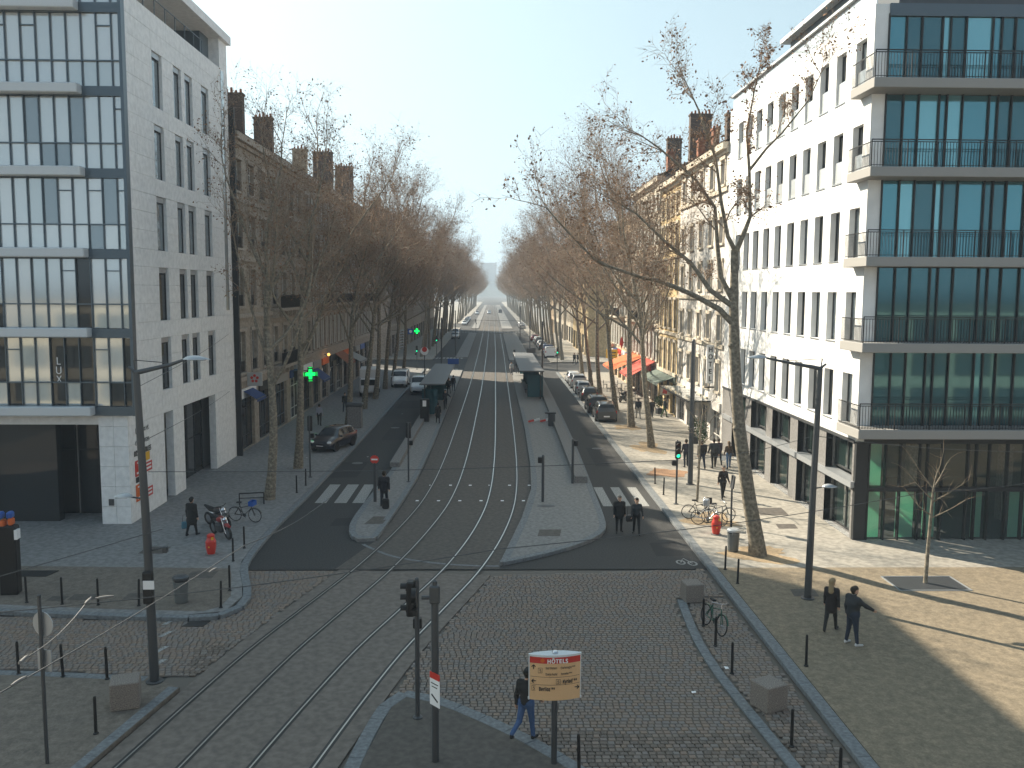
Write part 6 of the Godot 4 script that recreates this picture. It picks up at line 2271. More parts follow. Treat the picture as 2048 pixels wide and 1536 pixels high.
func vehicles():
	var p := func(k: String, r: float, g: float, b: float) -> StandardMaterial3D:
		var m := mat(k, r, g, b, 0.35, 0.1)
		m.clearcoat_enabled = true
		m.clearcoat = 1.0
		m.clearcoat_roughness = 0.05
		return m
	p.call("car_navy", 0.012, 0.016, 0.028)
	p.call("car_black", 0.012, 0.012, 0.013)
	p.call("car_silver", 0.42, 0.43, 0.44)
	p.call("car_white", 0.75, 0.76, 0.77)
	p.call("car_blue", 0.05, 0.09, 0.2)
	p.call("car_red", 0.35, 0.02, 0.02)
	p.call("car_grey", 0.045, 0.048, 0.052)
	mat("car_glass", 0.04, 0.05, 0.06, 0.04)
	mat("headlamp", 0.7, 0.72, 0.74, 0.12)
	mat("tail_red", 0.4, 0.015, 0.015, 0.25)
	car("hatch", M.car_navy, "dark navy hatchback parked nose out on the shaded pavement between plane trees", D(-10.95, 0.12, 61.9), -0.3)
	car("suv", M.car_grey, "dark grey estate car parked at the head of the row on the sunny kerb", D(9.65, 0.0, 76.4), PI - 0.03)
	car("suv", M.car_black, "black car parked in front of the dark grey estate on the sunny kerb", D(9.55, 0.0, 81.6), PI)
	car("hatch", M.car_black, "small black car with red tail lights third in the sunny parking row", D(9.8, 0.0, 90.5), PI - 0.04)
	car("hatch", M.car_silver, "silver small car parked between a black and a pale car in the sunny row", D(9.75, 0.0, 96.5), PI)
	car("suv", M.car_silver, "pale silver estate car at the far end of the sunny parking row", D(9.8, 0.0, 102.5), PI)
	car("hatch", M.car_white, "white small car last in the sunny parking row before the crossing", D(9.8, 0.0, 108.0), PI)
	car("van", M.car_white, "white van parked under the shaded plane trees facing the square", D(-10.45, 0.12, 102.8), 0.0)
	car("van", M.car_white, "white van waiting on the shaded roadway behind the tram shelter", D(-7.85, 0.0, 97.2), 0.0)
	var far := [[9.6, 150.0, "van", M.car_white, "pale van parked first beyond the sunny side street"], [9.7, 157.0, "van", M.car_blue, "blue van parked behind the pale van on the far sunny kerb"], [9.6, 170.0, "hatch", M.car_black, ""], [9.6, 177.0, "hatch", M.car_silver, ""], [9.6, 184.0, "suv", M.car_black, ""], [9.6, 191.0, "hatch", M.car_white, ""], [9.4, 199.0, "hatch", M.car_red, ""], [8.8, 262.0, "hatch", M.car_silver, ""], [8.8, 272.0, "suv", M.car_white, ""], [8.8, 283.0, "hatch", M.car_black, ""], [-8.4, 208.0, "hatch", M.car_silver, "silver car driving down the shaded roadway beyond the side street"], [-9.0, 222.0, "suv", M.car_blue, "dark blue car parked on the shaded roadway behind the silver car"], [-8.9, 290.0, "hatch", M.car_white, ""], [-8.9, 300.0, "hatch", M.car_silver, ""], [-8.9, 312.0, "suv", M.car_silver, ""], [-8.9, 325.0, "hatch", M.car_blue, ""], [-8.9, 340.0, "hatch", M.car_white, ""], [-7.0, 420.0, "van", M.car_white, ""], [-1.5, 430.0, "van", M.car_white, ""], [4.0, 450.0, "van", M.car_grey, ""]]
	var cn := {M.car_black: "black", M.car_silver: "silver", M.car_white: "white", M.car_red: "red", M.car_blue: "blue", M.car_grey: "grey"}
	for q in far:
		var l: String = q[4]
		if l == "":
			l = "distant %s %s on the %s" % [cn[q[3]], "van" if q[2] == "van" else ("estate car" if q[2] == "suv" else "small car"), "tram junction far down the street" if q[1] > 400 else ("far sunny kerb" if q[0] > 0 else "far sunlit kerb opposite the sunny row")]
		car(q[2], q[3], l, D(q[0], 0.0, q[1]), PI if q[0] > 0 else 0.0, "distant cars along the kerbs")
	# box lorry under the shaded trees
	var o := thing("delivery_lorry", "white box lorry parked on the shaded pavement behind the tree trunks", "lorry", D(-12.8, 0.12, 94.0), 0.1)
	var mb := MB.new()
	mb.bevel(Vector3(0, 1.65, -1.4), Vector3(2.0, 2.1, 4.0), 0.04)
	part("box_body", mb, M.white_metal, o)
	mb = MB.new()
	mb.bevel(Vector3(0, 1.15, 1.4), Vector3(1.9, 1.5, 1.5), 0.15)
	part("cab", mb, M.car_white, o)
	mb = MB.new()
	mb.box(Vector3(0, 1.5, 2.155), Vector3(1.6, 0.6, 0.02))
	part("windscreen", mb, M.pane_dark, o)
	for sz in [-2.2, 1.3]:
		for sx in [-0.9, 0.9]:
			var w := part("wheel", meshes["tyre0.34"], M.rubber, o)
			w.position = Vector3(sx, 0.34, sz)
			part("rim", meshes["rim0.34"], M.metal_pale, w)
	mb = MB.new()
	mb.box(Vector3(0, 0.5, -0.6), Vector3(0.9, 0.2, 5.2))
	part("chassis", mb, M.iron, o)
	# two wheelers
	bicycle(D(10.0, 0.12, 42.2), 1.35, 0.08, M.iron, "black city bicycle with front basket leaning at the rack by the sunny kerb", M.iron)
	bicycle(D(10.15, 0.12, 41.0), 1.1, -0.1, M.chrome, "silver bicycle with a pale child seat at the rack in the sun", null)
	bicycle(D(10.75, 0.12, 41.6), 1.75, 0.06, M.metal_grey, "grey bicycle locked at the rack nearest the big leaning tree", null)
	bicycle(D(7.22, 0.0, 28.3), 0.25, -0.16, M.green_bike if M.has("green_bike") else mat("green_bike", 0.02, 0.08, 0.05, 0.4), "dark green bicycle leaning against two bollards beside the granite cube", null)
	bicycle(D(-11.6, 0.12, 41.8), 1.3, 0.1, M.iron, "dark bicycle with a blue basket parked in the shade behind the motorcycle", M.blue_sign)
	motorcycle(D(-11.95, 0.12, 39.2), 0.75, M.car_red, "red and chrome motorcycle parked on the shaded pavement behind the red hydrant")
	motorcycle(D(-12.6, 0.12, 40.9), 0.9, M.car_black, "black motorcycle parked close behind the red and chrome one")
	motorcycle(D(13.0, 0.12, 88.5), 2.6, M.car_black, "black motorcycle standing near the café awnings")
	mb = MB.new()
	mb.bevel(Vector3(0, 1.1, -0.35), Vector3(0.3, 0.35, 0.28), 0.05)
	single("child_seat", mb, M.metal_pale, "pale grey child seat fixed above a bicycle at the rack", "child seat", "", D(10.35, 0.12, 40.9), 1.1)
	# bicycle hoops
	for k in 2:
		mb = MB.new()
		var pts := []
		for i in 11:
			var a := PI * i / 10.0
			pts.append(Vector3(cos(a) * 0.35, 0.45 + sin(a) * 0.35, 0))
		pts.push_front(Vector3(0.35, 0, 0))
		pts.append(Vector3(-0.35, 0, 0))
		var rad := []
		for q in pts:
			rad.append(0.025)
		mb.tube(pts, rad, 7)
		single("bicycle_hoop", mb, M.metal_grey, "grey steel bicycle hoop between the parked bicycles in the sun", "bicycle stand", "bicycle hoops", D(10.35 + k * 0.5, 0.12, 41.9 - k * 0.6), 1.3)

func seg_d(p: Vector3, a: Vector3, b: Vector3, ra: float, rb: float) -> float:
	var ab := b - a
	var t := clampf((p - a).dot(ab) / maxf(ab.length_squared(), 1e-8), 0.0, 1.0)
	return p.distance_to(a + ab * t) - lerpf(ra, rb, t)

# bones: [a, b, ra, rb, colour]; one continuous skin by surface nets over the smooth union of tapered capsules
func skin(mb: MB, bones: Array, cell: float, blend: float):
	var lo := Vector3(1e9, 1e9, 1e9)
	var hi := -lo
	for b in bones:
		var r: float = maxf(b[2], b[3]) + cell * 2.0
		lo = lo.min((b[0] as Vector3).min(b[1]) - Vector3.ONE * r)
		hi = hi.max((b[0] as Vector3).max(b[1]) + Vector3.ONE * r)
	var nx := int((hi.x - lo.x) / cell) + 2
	var ny := int((hi.y - lo.y) / cell) + 2
	var nz := int((hi.z - lo.z) / cell) + 2
	var f := PackedFloat32Array()
	f.resize(nx * ny * nz)
	f.fill(1.0)
	var best := PackedFloat32Array()
	best.resize(f.size())
	best.fill(9.0)
	var who := PackedInt32Array()
	who.resize(f.size())
	for bi in bones.size():
		var b: Array = bones[bi]
		var r: float = maxf(b[2], b[3]) + blend + cell * 2.0
		var l: Vector3 = ((b[0] as Vector3).min(b[1]) - Vector3.ONE * r - lo) / cell
		var h: Vector3 = ((b[0] as Vector3).max(b[1]) + Vector3.ONE * r - lo) / cell
		for k in range(maxi(0, int(l.z)), mini(nz, int(h.z) + 2)):
			for j in range(maxi(0, int(l.y)), mini(ny, int(h.y) + 2)):
				for i in range(maxi(0, int(l.x)), mini(nx, int(h.x) + 2)):
					var id := i + nx * (j + ny * k)
					var d := seg_d(lo + Vector3(i, j, k) * cell, b[0], b[1], b[2], b[3])
					var c := f[id]
					var g := maxf(blend - absf(c - d), 0.0) / blend
					f[id] = minf(c, d) - g * g * blend * 0.25
					if d < best[id]:
						best[id] = d
						who[id] = bi
	var vid := {}
	var vp := []
	var vn := []
	var vc := []
	for k in nz - 1:
		for j in ny - 1:
			for i in nx - 1:
				var id := i + nx * (j + ny * k)
				var s0 := f[id] < 0.0
				var mixed := false
				for o in [1, nx, nx + 1, nx * ny, nx * ny + 1, nx * ny + nx, nx * ny + nx + 1]:
					if (f[id + o] < 0.0) != s0:
						mixed = true
						break
				if not mixed:
					continue
				var acc := Vector3.ZERO
				var cnt := 0
				for e in 12:
					var ax := e / 4
					var u := e % 2
					var w := (e / 2) % 2
					var a := Vector3i.ZERO
					a[(ax + 1) % 3] = u
					a[(ax + 2) % 3] = w
					var b2 := a
					b2[ax] = 1
					var fa := f[i + a.x + nx * (j + a.y + ny * (k + a.z))]
					var fb := f[i + b2.x + nx * (j + b2.y + ny * (k + b2.z))]
					if (fa < 0.0) != (fb < 0.0):
						acc += Vector3(a).lerp(Vector3(b2), fa / (fa - fb))
						cnt += 1
				vid[id] = vp.size()
				vp.append(lo + (Vector3(i, j, k) + acc / cnt) * cell)
				vn.append(Vector3(f[id + 1] - f[id] + f[id + 1 + nx] - f[id + nx], f[id + nx] - f[id] + f[id + nx + 1] - f[id + 1], f[id + nx * ny] - f[id] + f[id + nx * ny + nx] - f[id + nx]).normalized())
				vc.append(bones[who[id]][4])
	mb.colored = true
	var st := [1, nx, nx * ny]
	for k in range(1, nz - 1):
		for j in range(1, ny - 1):
			for i in range(1, nx - 1):
				var id := i + nx * (j + ny * k)
				for ax in 3:
					var s0 := f[id] < 0.0
					if (f[id + st[ax]] < 0.0) == s0:
						continue
					var p: int = st[(ax + 1) % 3]
					var q: int = st[(ax + 2) % 3]
					var ids := [id, id - p, id - p - q, id - q]
					if not (vid.has(ids[0]) and vid.has(ids[1]) and vid.has(ids[2]) and vid.has(ids[3])):
						continue
					var a: int = vid[ids[0]]
					var b: int = vid[ids[1]]
					var c: int = vid[ids[2]]
					var e: int = vid[ids[3]]
					for t in [[a, b, c], [a, c, e]]:
						if (vp[t[2]] - vp[t[0]] as Vector3).cross(vp[t[1]] - vp[t[0]]).dot(vn[t[0]] + vn[t[1]] + vn[t[2]]) < 0.0:
							t = [t[0], t[2], t[1]]
						for x in t:
							mb.v.append(vp[x]); mb.n.append(vn[x]); mb.c.append(vc[x])

func person(label: String, at: Vector3, turn: float, c: Dictionary) -> Node3D:
	# local +z is the way the person faces
	var s: float = c.get("h", 1.75) / 1.75
	var top: Color = c.get("top", Color(0.02, 0.02, 0.022))
	var legs: Color = c.get("legs", Color(0.02, 0.022, 0.03))
	var shoe: Color = c.get("shoe", Color(0.015, 0.014, 0.013))
	var hair: Color = c.get("hair", Color(0.03, 0.02, 0.013))
	var sk: Color = c.get("skin", Color(0.5, 0.31, 0.22))
	var lean: float = c.get("lean", 0.0)
	var bulk: float = c.get("bulk", 1.0)
	var bones := []
	var up := func(x: float, y: float, z: float) -> Vector3:
		# the trunk leans about the hips
		return Vector3(x, 0.93 + (y - 0.93) * cos(lean), z + (y - 0.93) * sin(lean))
	var foot := []
	var lg: Array = c.get("leg", [0.0, 0.0, 0.0, 0.0])
	for k in 2:
		var sx := -1.0 if k == 0 else 1.0
		var hip := Vector3(0.095 * sx, 0.92, 0)
		var a: float = lg[k * 2]
		var b: float = a - lg[k * 2 + 1]
		var sp: float = c.get("spread", 0.02)
		var knee := hip + Vector3(sx * sp, -cos(a) * 0.43, sin(a) * 0.43)
		var ank := knee + Vector3(sx * sp, -cos(b) * 0.41, sin(b) * 0.41)
		var ft := Vector3(0.04 * sx, -0.045 - 0.1 * maxf(0.0, -b - 0.25), 0.16)
		bones.append([hip, knee, 0.095 * bulk, 0.066, legs])
		bones.append([knee, ank + Vector3(0, 0.03, 0), 0.064, 0.052, legs])
		bones.append([ank + Vector3(0, -0.035, -0.03), ank + ft, 0.045, 0.034, shoe])
		foot.append(ank.y)
	bones.append([Vector3(-0.06, 0.96, 0), Vector3(0.06, 0.96, 0), 0.125 * bulk, 0.125 * bulk, legs if not c.has("coat") else top])
	bones.append([Vector3(0, 1.0, 0), up.call(0, 1.2, 0.01), 0.14 * bulk, 0.145 * bulk, top])
	bones.append([up.call(-0.08, 1.28, 0.0), up.call(0.08, 1.28, 0.0), 0.135 * bulk, 0.135 * bulk, top])
	bones.append([up.call(-0.155 * bulk, 1.41, -0.01), up.call(0.155 * bulk, 1.41, -0.01), 0.08 * bulk, 0.08 * bulk, top])
	if c.has("coat"):
		bones.append([Vector3(0, 1.1, 0), Vector3(0, c.coat, 0.0), 0.15 * bulk, c.get("hem", 0.2), top])
	bones.append([up.call(0, 1.42, -0.01), up.call(0, 1.56, 0.015), 0.06, 0.055, c.get("collar", sk)])
	var hd: float = c.get("head", 0.0)
	var hc: Vector3 = up.call(0, 1.6, 0.02)
	var ht: Vector3 = up.call(0.0, 1.665, 0.02)
	var fw := Vector3(sin(hd), 0, cos(hd))
	bones.append([hc + fw * 0.03, ht + fw * 0.015, 0.072, 0.088, sk])
	bones.append([hc + fw * 0.05 + Vector3(0, -0.04, 0), hc + fw * 0.055 + Vector3(0, -0.035, 0), 0.045, 0.045, sk])
	bones.append([ht - fw * 0.03 + Vector3(0, 0.02, 0), ht + fw * 0.02 + Vector3(0, 0.045, 0), 0.094, 0.088, c.get("hat", hair)])
	bones.append([ht - fw * 0.05, hc - fw * 0.04 + Vector3(0, 0.0, 0), 0.08, 0.06, hair])
	if c.get("long_hair", false):
		bones.append([ht - fw * 0.06, up.call(0, 1.36, -0.11), 0.075, 0.07, hair])
	bones.append([ht + fw * 0.095 + Vector3(0, -0.03, 0), ht + fw * 0.105 + Vector3(0, -0.065, 0), 0.012, 0.017, sk])
	var side := Vector3(fw.z, 0, -fw.x)
	for g in [-1.0, 1.0]:
		bones.append([ht + side * 0.088 * g + Vector3(0, -0.02, 0), ht + side * 0.09 * g + Vector3(0, -0.065, 0), 0.016, 0.013, sk])
	var arms: Array = c.get("arm", [0.0, 0.25, 0.0, 0.25])
	var abd: Array = c.get("abd", [0.12, 0.12])
	var hands := []
	for k in 2:
		var sx := -1.0 if k == 0 else 1.0
		var sh: Vector3 = up.call(0.18 * sx * bulk, 1.4, -0.005)
		var a: float = arms[k * 2]
		var e: float = a + arms[k * 2 + 1]
		var q: float = abd[k]
		var el := sh + Vector3(sx * sin(q), -cos(a) * cos(q), sin(a) * cos(q)) * 0.28
		var wr := el + Vector3(sx * sin(q) * 0.7, -cos(e) * cos(q), sin(e) * cos(q)).normalized() * 0.25
		bones.append([sh, el, 0.066 * bulk, 0.052, top])
		bones.append([el, wr, 0.054 * bulk, 0.042, top])
		var hdir := (wr - el).normalized()
		bones.append([wr, wr + hdir * 0.09, 0.03, 0.034, sk])
		hands.append([wr + hdir * 0.08, hdir, sx])
	for b in bones:
		b[0] *= s; b[1] *= s; b[2] *= s; b[3] *= s
	var drop: float = (minf(foot[0], foot[1]) - 0.083) * s
	var mb := MB.new()
	mb.colored = true
	skin(mb, bones, c.get("cell", 0.024), 0.035)
	# fingers, thumb, eyes and mouth
	for h in hands:
		var p: Vector3 = h[0] * s
		var dir: Vector3 = h[1]
		var sd := dir.cross(Vector3(h[2], 0.2, 0)).normalized()
		var cu: Vector3 = sd.cross(dir).normalized() * h[2] * -1.0
		mb.col = sk
		for k in 4:
			var b := p + sd * (k - 1.5) * 0.019
			var L: float = [0.06, 0.075, 0.078, 0.068][k]
			mb.tube([b, b + dir * L * 0.5 + cu * 0.008, b + dir * L * 0.85 + cu * 0.03], [0.0105, 0.0095, 0.007], 5)
		mb.tube([p - dir * 0.05 + sd * 0.03, p - dir * 0.02 + sd * 0.052, p + dir * 0.02 + sd * 0.056], [0.013, 0.011, 0.008], 5)
	for g in [-1.0, 1.0]:
		mb.col = Color(0.02, 0.018, 0.016)
		mb.octa((ht + fw * 0.093 + side * 0.033 * g + Vector3(0, -0.02, 0)) * s, 0.011)
	mb.col = Color(0.28, 0.1, 0.08)
	mb.box((ht + fw * 0.094 + Vector3(0, -0.095, 0)) * s, Vector3(0.045, 0.01, 0.02), Basis(side, Vector3.UP, fw))
	var o := thing("person", label, "person", at, turn)
	var body := part("body", mb, M.skin_cloth, o)
	body.position.y = -drop
	return o

func bag(label: String, at: Vector3, turn: float, sz: Vector3, m: Material, called := "bag", strap := 0.25):
	var o := thing(called, label, called.replace("_", " "), at, turn)
	var mb := MB.new()
	mb.bevel(Vector3(0, sz.y * 0.5, 0), sz, minf(sz.x, sz.z) * 0.3)
	part("body", mb, m, o)
	mb = MB.new()
	mb.tube([Vector3(-sz.x * 0.35, sz.y * 0.95, 0), Vector3(-sz.x * 0.25, sz.y + strap, 0), Vector3(sz.x * 0.25, sz.y + strap, 0), Vector3(sz.x * 0.35, sz.y * 0.95, 0)], [0.012, 0.012, 0.012, 0.012], 6)
	part("handle", mb, M.iron, o)
	return o

func people():
	var blk := Color(0.012, 0.012, 0.014)
	var navy := Color(0.014, 0.018, 0.026)
	var jean := Color(0.03, 0.055, 0.12)
	var djean := Color(0.016, 0.026, 0.045)
	var blond := Color(0.28, 0.2, 0.11)
	# couple on the plaza
	person("man in a dark hooded jacket and jeans pointing with one arm on the plaza", D(11.2, 0.12, 26.75), 1.85, {"h": 1.84, "top": Color(0.02, 0.026, 0.028), "legs": djean, "shoe": Color(0.5, 0.5, 0.5), "collar": Color(0.16, 0.16, 0.15), "bulk": 1.28, "arm": [0.95, 0.12, -0.1, 0.3], "abd": [0.15, 0.16], "leg": [0.06, 0.0, -0.06, 0.05], "spread": 0.035, "head": -0.2, "cell": 0.02})
	person("woman with long blond hair in a black coat walking beside the pointing man", D(10.98, 0.12, 27.95), 2.6, {"h": 1.72, "top": Color(0.016, 0.015, 0.014), "legs": Color(0.02, 0.02, 0.022), "hair": blond, "long_hair": true, "coat": 0.78, "hem": 0.18, "arm": [-0.1, 0.2, 0.15, 0.25], "leg": [0.28, 0.1, -0.28, 0.1], "head": -0.5, "cell": 0.02})
	# walker behind the hotel board
	person("man in a black jacket, cap and blue jeans striding past the hotel signboard", D(0.86, 0.1, 20.95), PI * 0.85, {"h": 1.78, "top": blk, "legs": Color(0.04, 0.09, 0.2), "hat": Color(0.012, 0.012, 0.014), "bulk": 1.1, "leg": [0.15, 0.05, -0.35, 0.75], "arm": [0.3, 0.5, -0.3, 0.4], "lean": 0.06, "cell": 0.02})
	# pair at the platform nose
	person("heavily dressed man in a long dark coat at the sunny platform nose", D(5.85, 0.0, 40.3), 0.1, {"h": 1.7, "top": blk, "legs": blk, "coat": 0.85, "hem": 0.22, "bulk": 1.2, "leg": [0.1, 0.0, -0.12, 0.05], "arm": [0.1, 0.3, -0.1, 0.3], "hair": Color(0.12, 0.11, 0.1)})
	person("dark haired woman with a white sleeve and shoulder bag beside the coated man", D(6.6, 0.0, 40.0), -0.2, {"h": 1.68, "top": Color(0.03, 0.032, 0.036), "legs": blk, "long_hair": true, "leg": [-0.2, 0.1, 0.22, 0.05], "arm": [0.2, 0.4, -0.2, 0.3], "abd": [0.1, 0.25]})
	bag("dark shoulder bag carried by the dark haired woman", D(6.25, 0.62, 39.85), 0.2, Vector3(0.32, 0.28, 0.14), M.rubber, "shoulder_bag", 0.45)
	# man with a wheeled suitcase
	person("man in a black coat seen from behind pulling a small suitcase on the platform", D(-5.45, 0.13, 44.9), PI, {"h": 1.76, "top": Color(0.013, 0.014, 0.018), "legs": navy, "bulk": 1.2, "coat": 0.82, "hem": 0.19, "leg": [0.12, 0.05, -0.12, 0.08], "arm": [-0.2, 0.1, 0.1, 0.2]})
	bag("small dark wheeled suitcase on the shaded tram platform", D(-5.3, 0.13, 44.3), 0.1, Vector3(0.36, 0.52, 0.22), M.iron, "suitcase", 0.4)
	person("figure in a long dark coat walking in the shade beside the office block", D(-13.3, 0.12, 39.4), PI * 0.9, {"h": 1.72, "top": Color(0.012, 0.013, 0.013), "legs": blk, "coat": 0.72, "hem": 0.24, "bulk": 1.15, "hair": blk, "leg": [0.2, 0.05, -0.2, 0.1], "arm": [0.05, 0.15, -0.05, 0.2]})
	bag("light blue carrier bag held by the long coated figure", D(-13.62, 0.42, 39.45), 0.3, Vector3(0.3, 0.32, 0.12), mat("bag_blue", 0.05, 0.16, 0.22, 0.5), "carrier_bag", 0.3)
	# sunny pavement
	person("man in a black suit walking towards the square past the leaning tree", D(12.25, 0.12, 46.6), 0.15, {"h": 1.78, "top": Color(0.018, 0.014, 0.012), "legs": Color(0.015, 0.014, 0.014), "leg": [0.35, 0.1, -0.3, 0.15], "arm": [-0.25, 0.3, 0.25, 0.5], "hair": Color(0.1, 0.09, 0.08)})
	var walkers := [[12.13, 55.2, PI, "walker in black half hidden behind the stout mast", 1.75, {"top": Color(0.03, 0.03, 0.04)}], [12.98, 54.6, PI, "walker in a dark jacket behind the sapling, seen from behind", 1.76, {"top": Color(0.02, 0.02, 0.02), "bulk": 1.15}], [13.8, 54.9, PI, "man in a dark padded coat walking away along the hotel front", 1.84, {"top": Color(0.035, 0.038, 0.04), "bulk": 1.2, "legs": Color(0.03, 0.028, 0.026)}], [14.35, 55.9, PI, "walker in dark clothes beside the brown jacketed woman", 1.68, {"top": Color(0.045, 0.035, 0.05), "coat": 0.78, "hem": 0.17}], [14.68, 54.7, PI, "woman in a brown jacket and blue jeans with a white bag walking away", 1.7, {"top": Color(0.07, 0.045, 0.028), "legs": Color(0.06, 0.12, 0.22), "hair": Color(0.1, 0.055, 0.025), "long_hair": true}], [12.6, 76.6, PI, "person in a navy jacket and pale trousers walking past the café trees", 1.72, {"top": navy, "legs": Color(0.35, 0.33, 0.3), "bulk": 1.2}], [13.8, 76.7, 0.1, "person in a dark brown coat walking beneath the café awnings", 1.72, {"top": Color(0.03, 0.022, 0.018), "coat": 0.75, "hem": 0.2}], [15.0, 77.3, 1.2, "person with a green bag by the hotel restaurant door", 1.72, {"top": Color(0.015, 0.02, 0.03), "legs": Color(0.05, 0.09, 0.03)}], [11.9, 108.5, 0.0, "distant walker on the sunny pavement near the crossing", 1.7, {"top": Color(0.05, 0.05, 0.055)}], [12.3, 134.0, 0.2, "distant pair member in black waiting at the sunny side street", 1.75, {"top": blk}], [12.9, 134.3, -0.2, "distant pair member in dark blue waiting at the sunny side street", 1.75, {"top": navy}], [-3.0, 73.6, PI, "figure in a dark coat waiting on the shaded platform edge", 1.68, {"top": blk, "coat": 0.7, "hem": 0.22}], [-4.3, 82.3, 0.3, "tall person in black gesturing by the shaded tram shelter", 1.82, {"top": navy, "arm": [0.2, 0.3, 0.9, 0.2], "abd": [0.1, 0.5]}], [-4.2, 97.3, PI, "person with a bag at the far end of the shaded tram shelter", 1.75, {"top": Color(0.02, 0.018, 0.018)}], [-4.55, 94.6, 0.0, "person in dark grey leaning under the shaded tram shelter", 1.72, {"top": Color(0.03, 0.032, 0.035)}], [-13.9, 72.2, PI, "walker with a pale top under the shaded shop awnings", 1.75, {"top": Color(0.3, 0.3, 0.34), "legs": blk}], [-13.2, 80.5, 0.1, "walker all in black under the shaded trees", 1.75, {"top": blk}], [2.55, 116.8, 0.0, "distant person in white stepping off the sunny platform", 1.7, {"top": Color(0.6, 0.6, 0.6), "legs": Color(0.3, 0.3, 0.32)}], [3.35, 119.0, PI, "distant dark figure at the far end of the sunny platform", 1.75, {"top": blk}]]
	var i := 0
	for w in walkers:
		var c: Dictionary = w[5]
		c["h"] = w[4]
		var g := 0.3 if i % 2 == 0 else -0.28
		if not c.has("leg"):
			c["leg"] = [g, 0.1, -g, 0.12]
		if not c.has("arm"):
			c["arm"] = [-g, 0.25, g, 0.3]
		if not c.has("legs"):
			c["legs"] = [navy, djean, blk][i % 3]
		c["cell"] = 0.026 if w[1] < 60 else 0.034
		var x: float = w[0]
		if x == -3.0:
			x = -4.45
		person(w[3], D(x, 0.12 if absf(x) > 8.9 else 0.13, w[1]), w[2], c)
		i += 1
	bag("white carrier bag swinging beside the brown jacketed woman", D(14.3, 0.65, 54.45), 0.2, Vector3(0.26, 0.34, 0.12), M.white_paint, "carrier_bag", 0.2)

func cross_mesh(s: float, t: float) -> MB:
	var mb := MB.new()
	mb.bevel(Vector3(0, 0, 0), Vector3(s * 0.34, s, t), 0.01)
	for g in [-1.0, 1.0]:
		mb.bevel(Vector3(g * s * 0.335, 0, 0), Vector3(s * 0.33, s * 0.34, t), 0.01)
	return mb

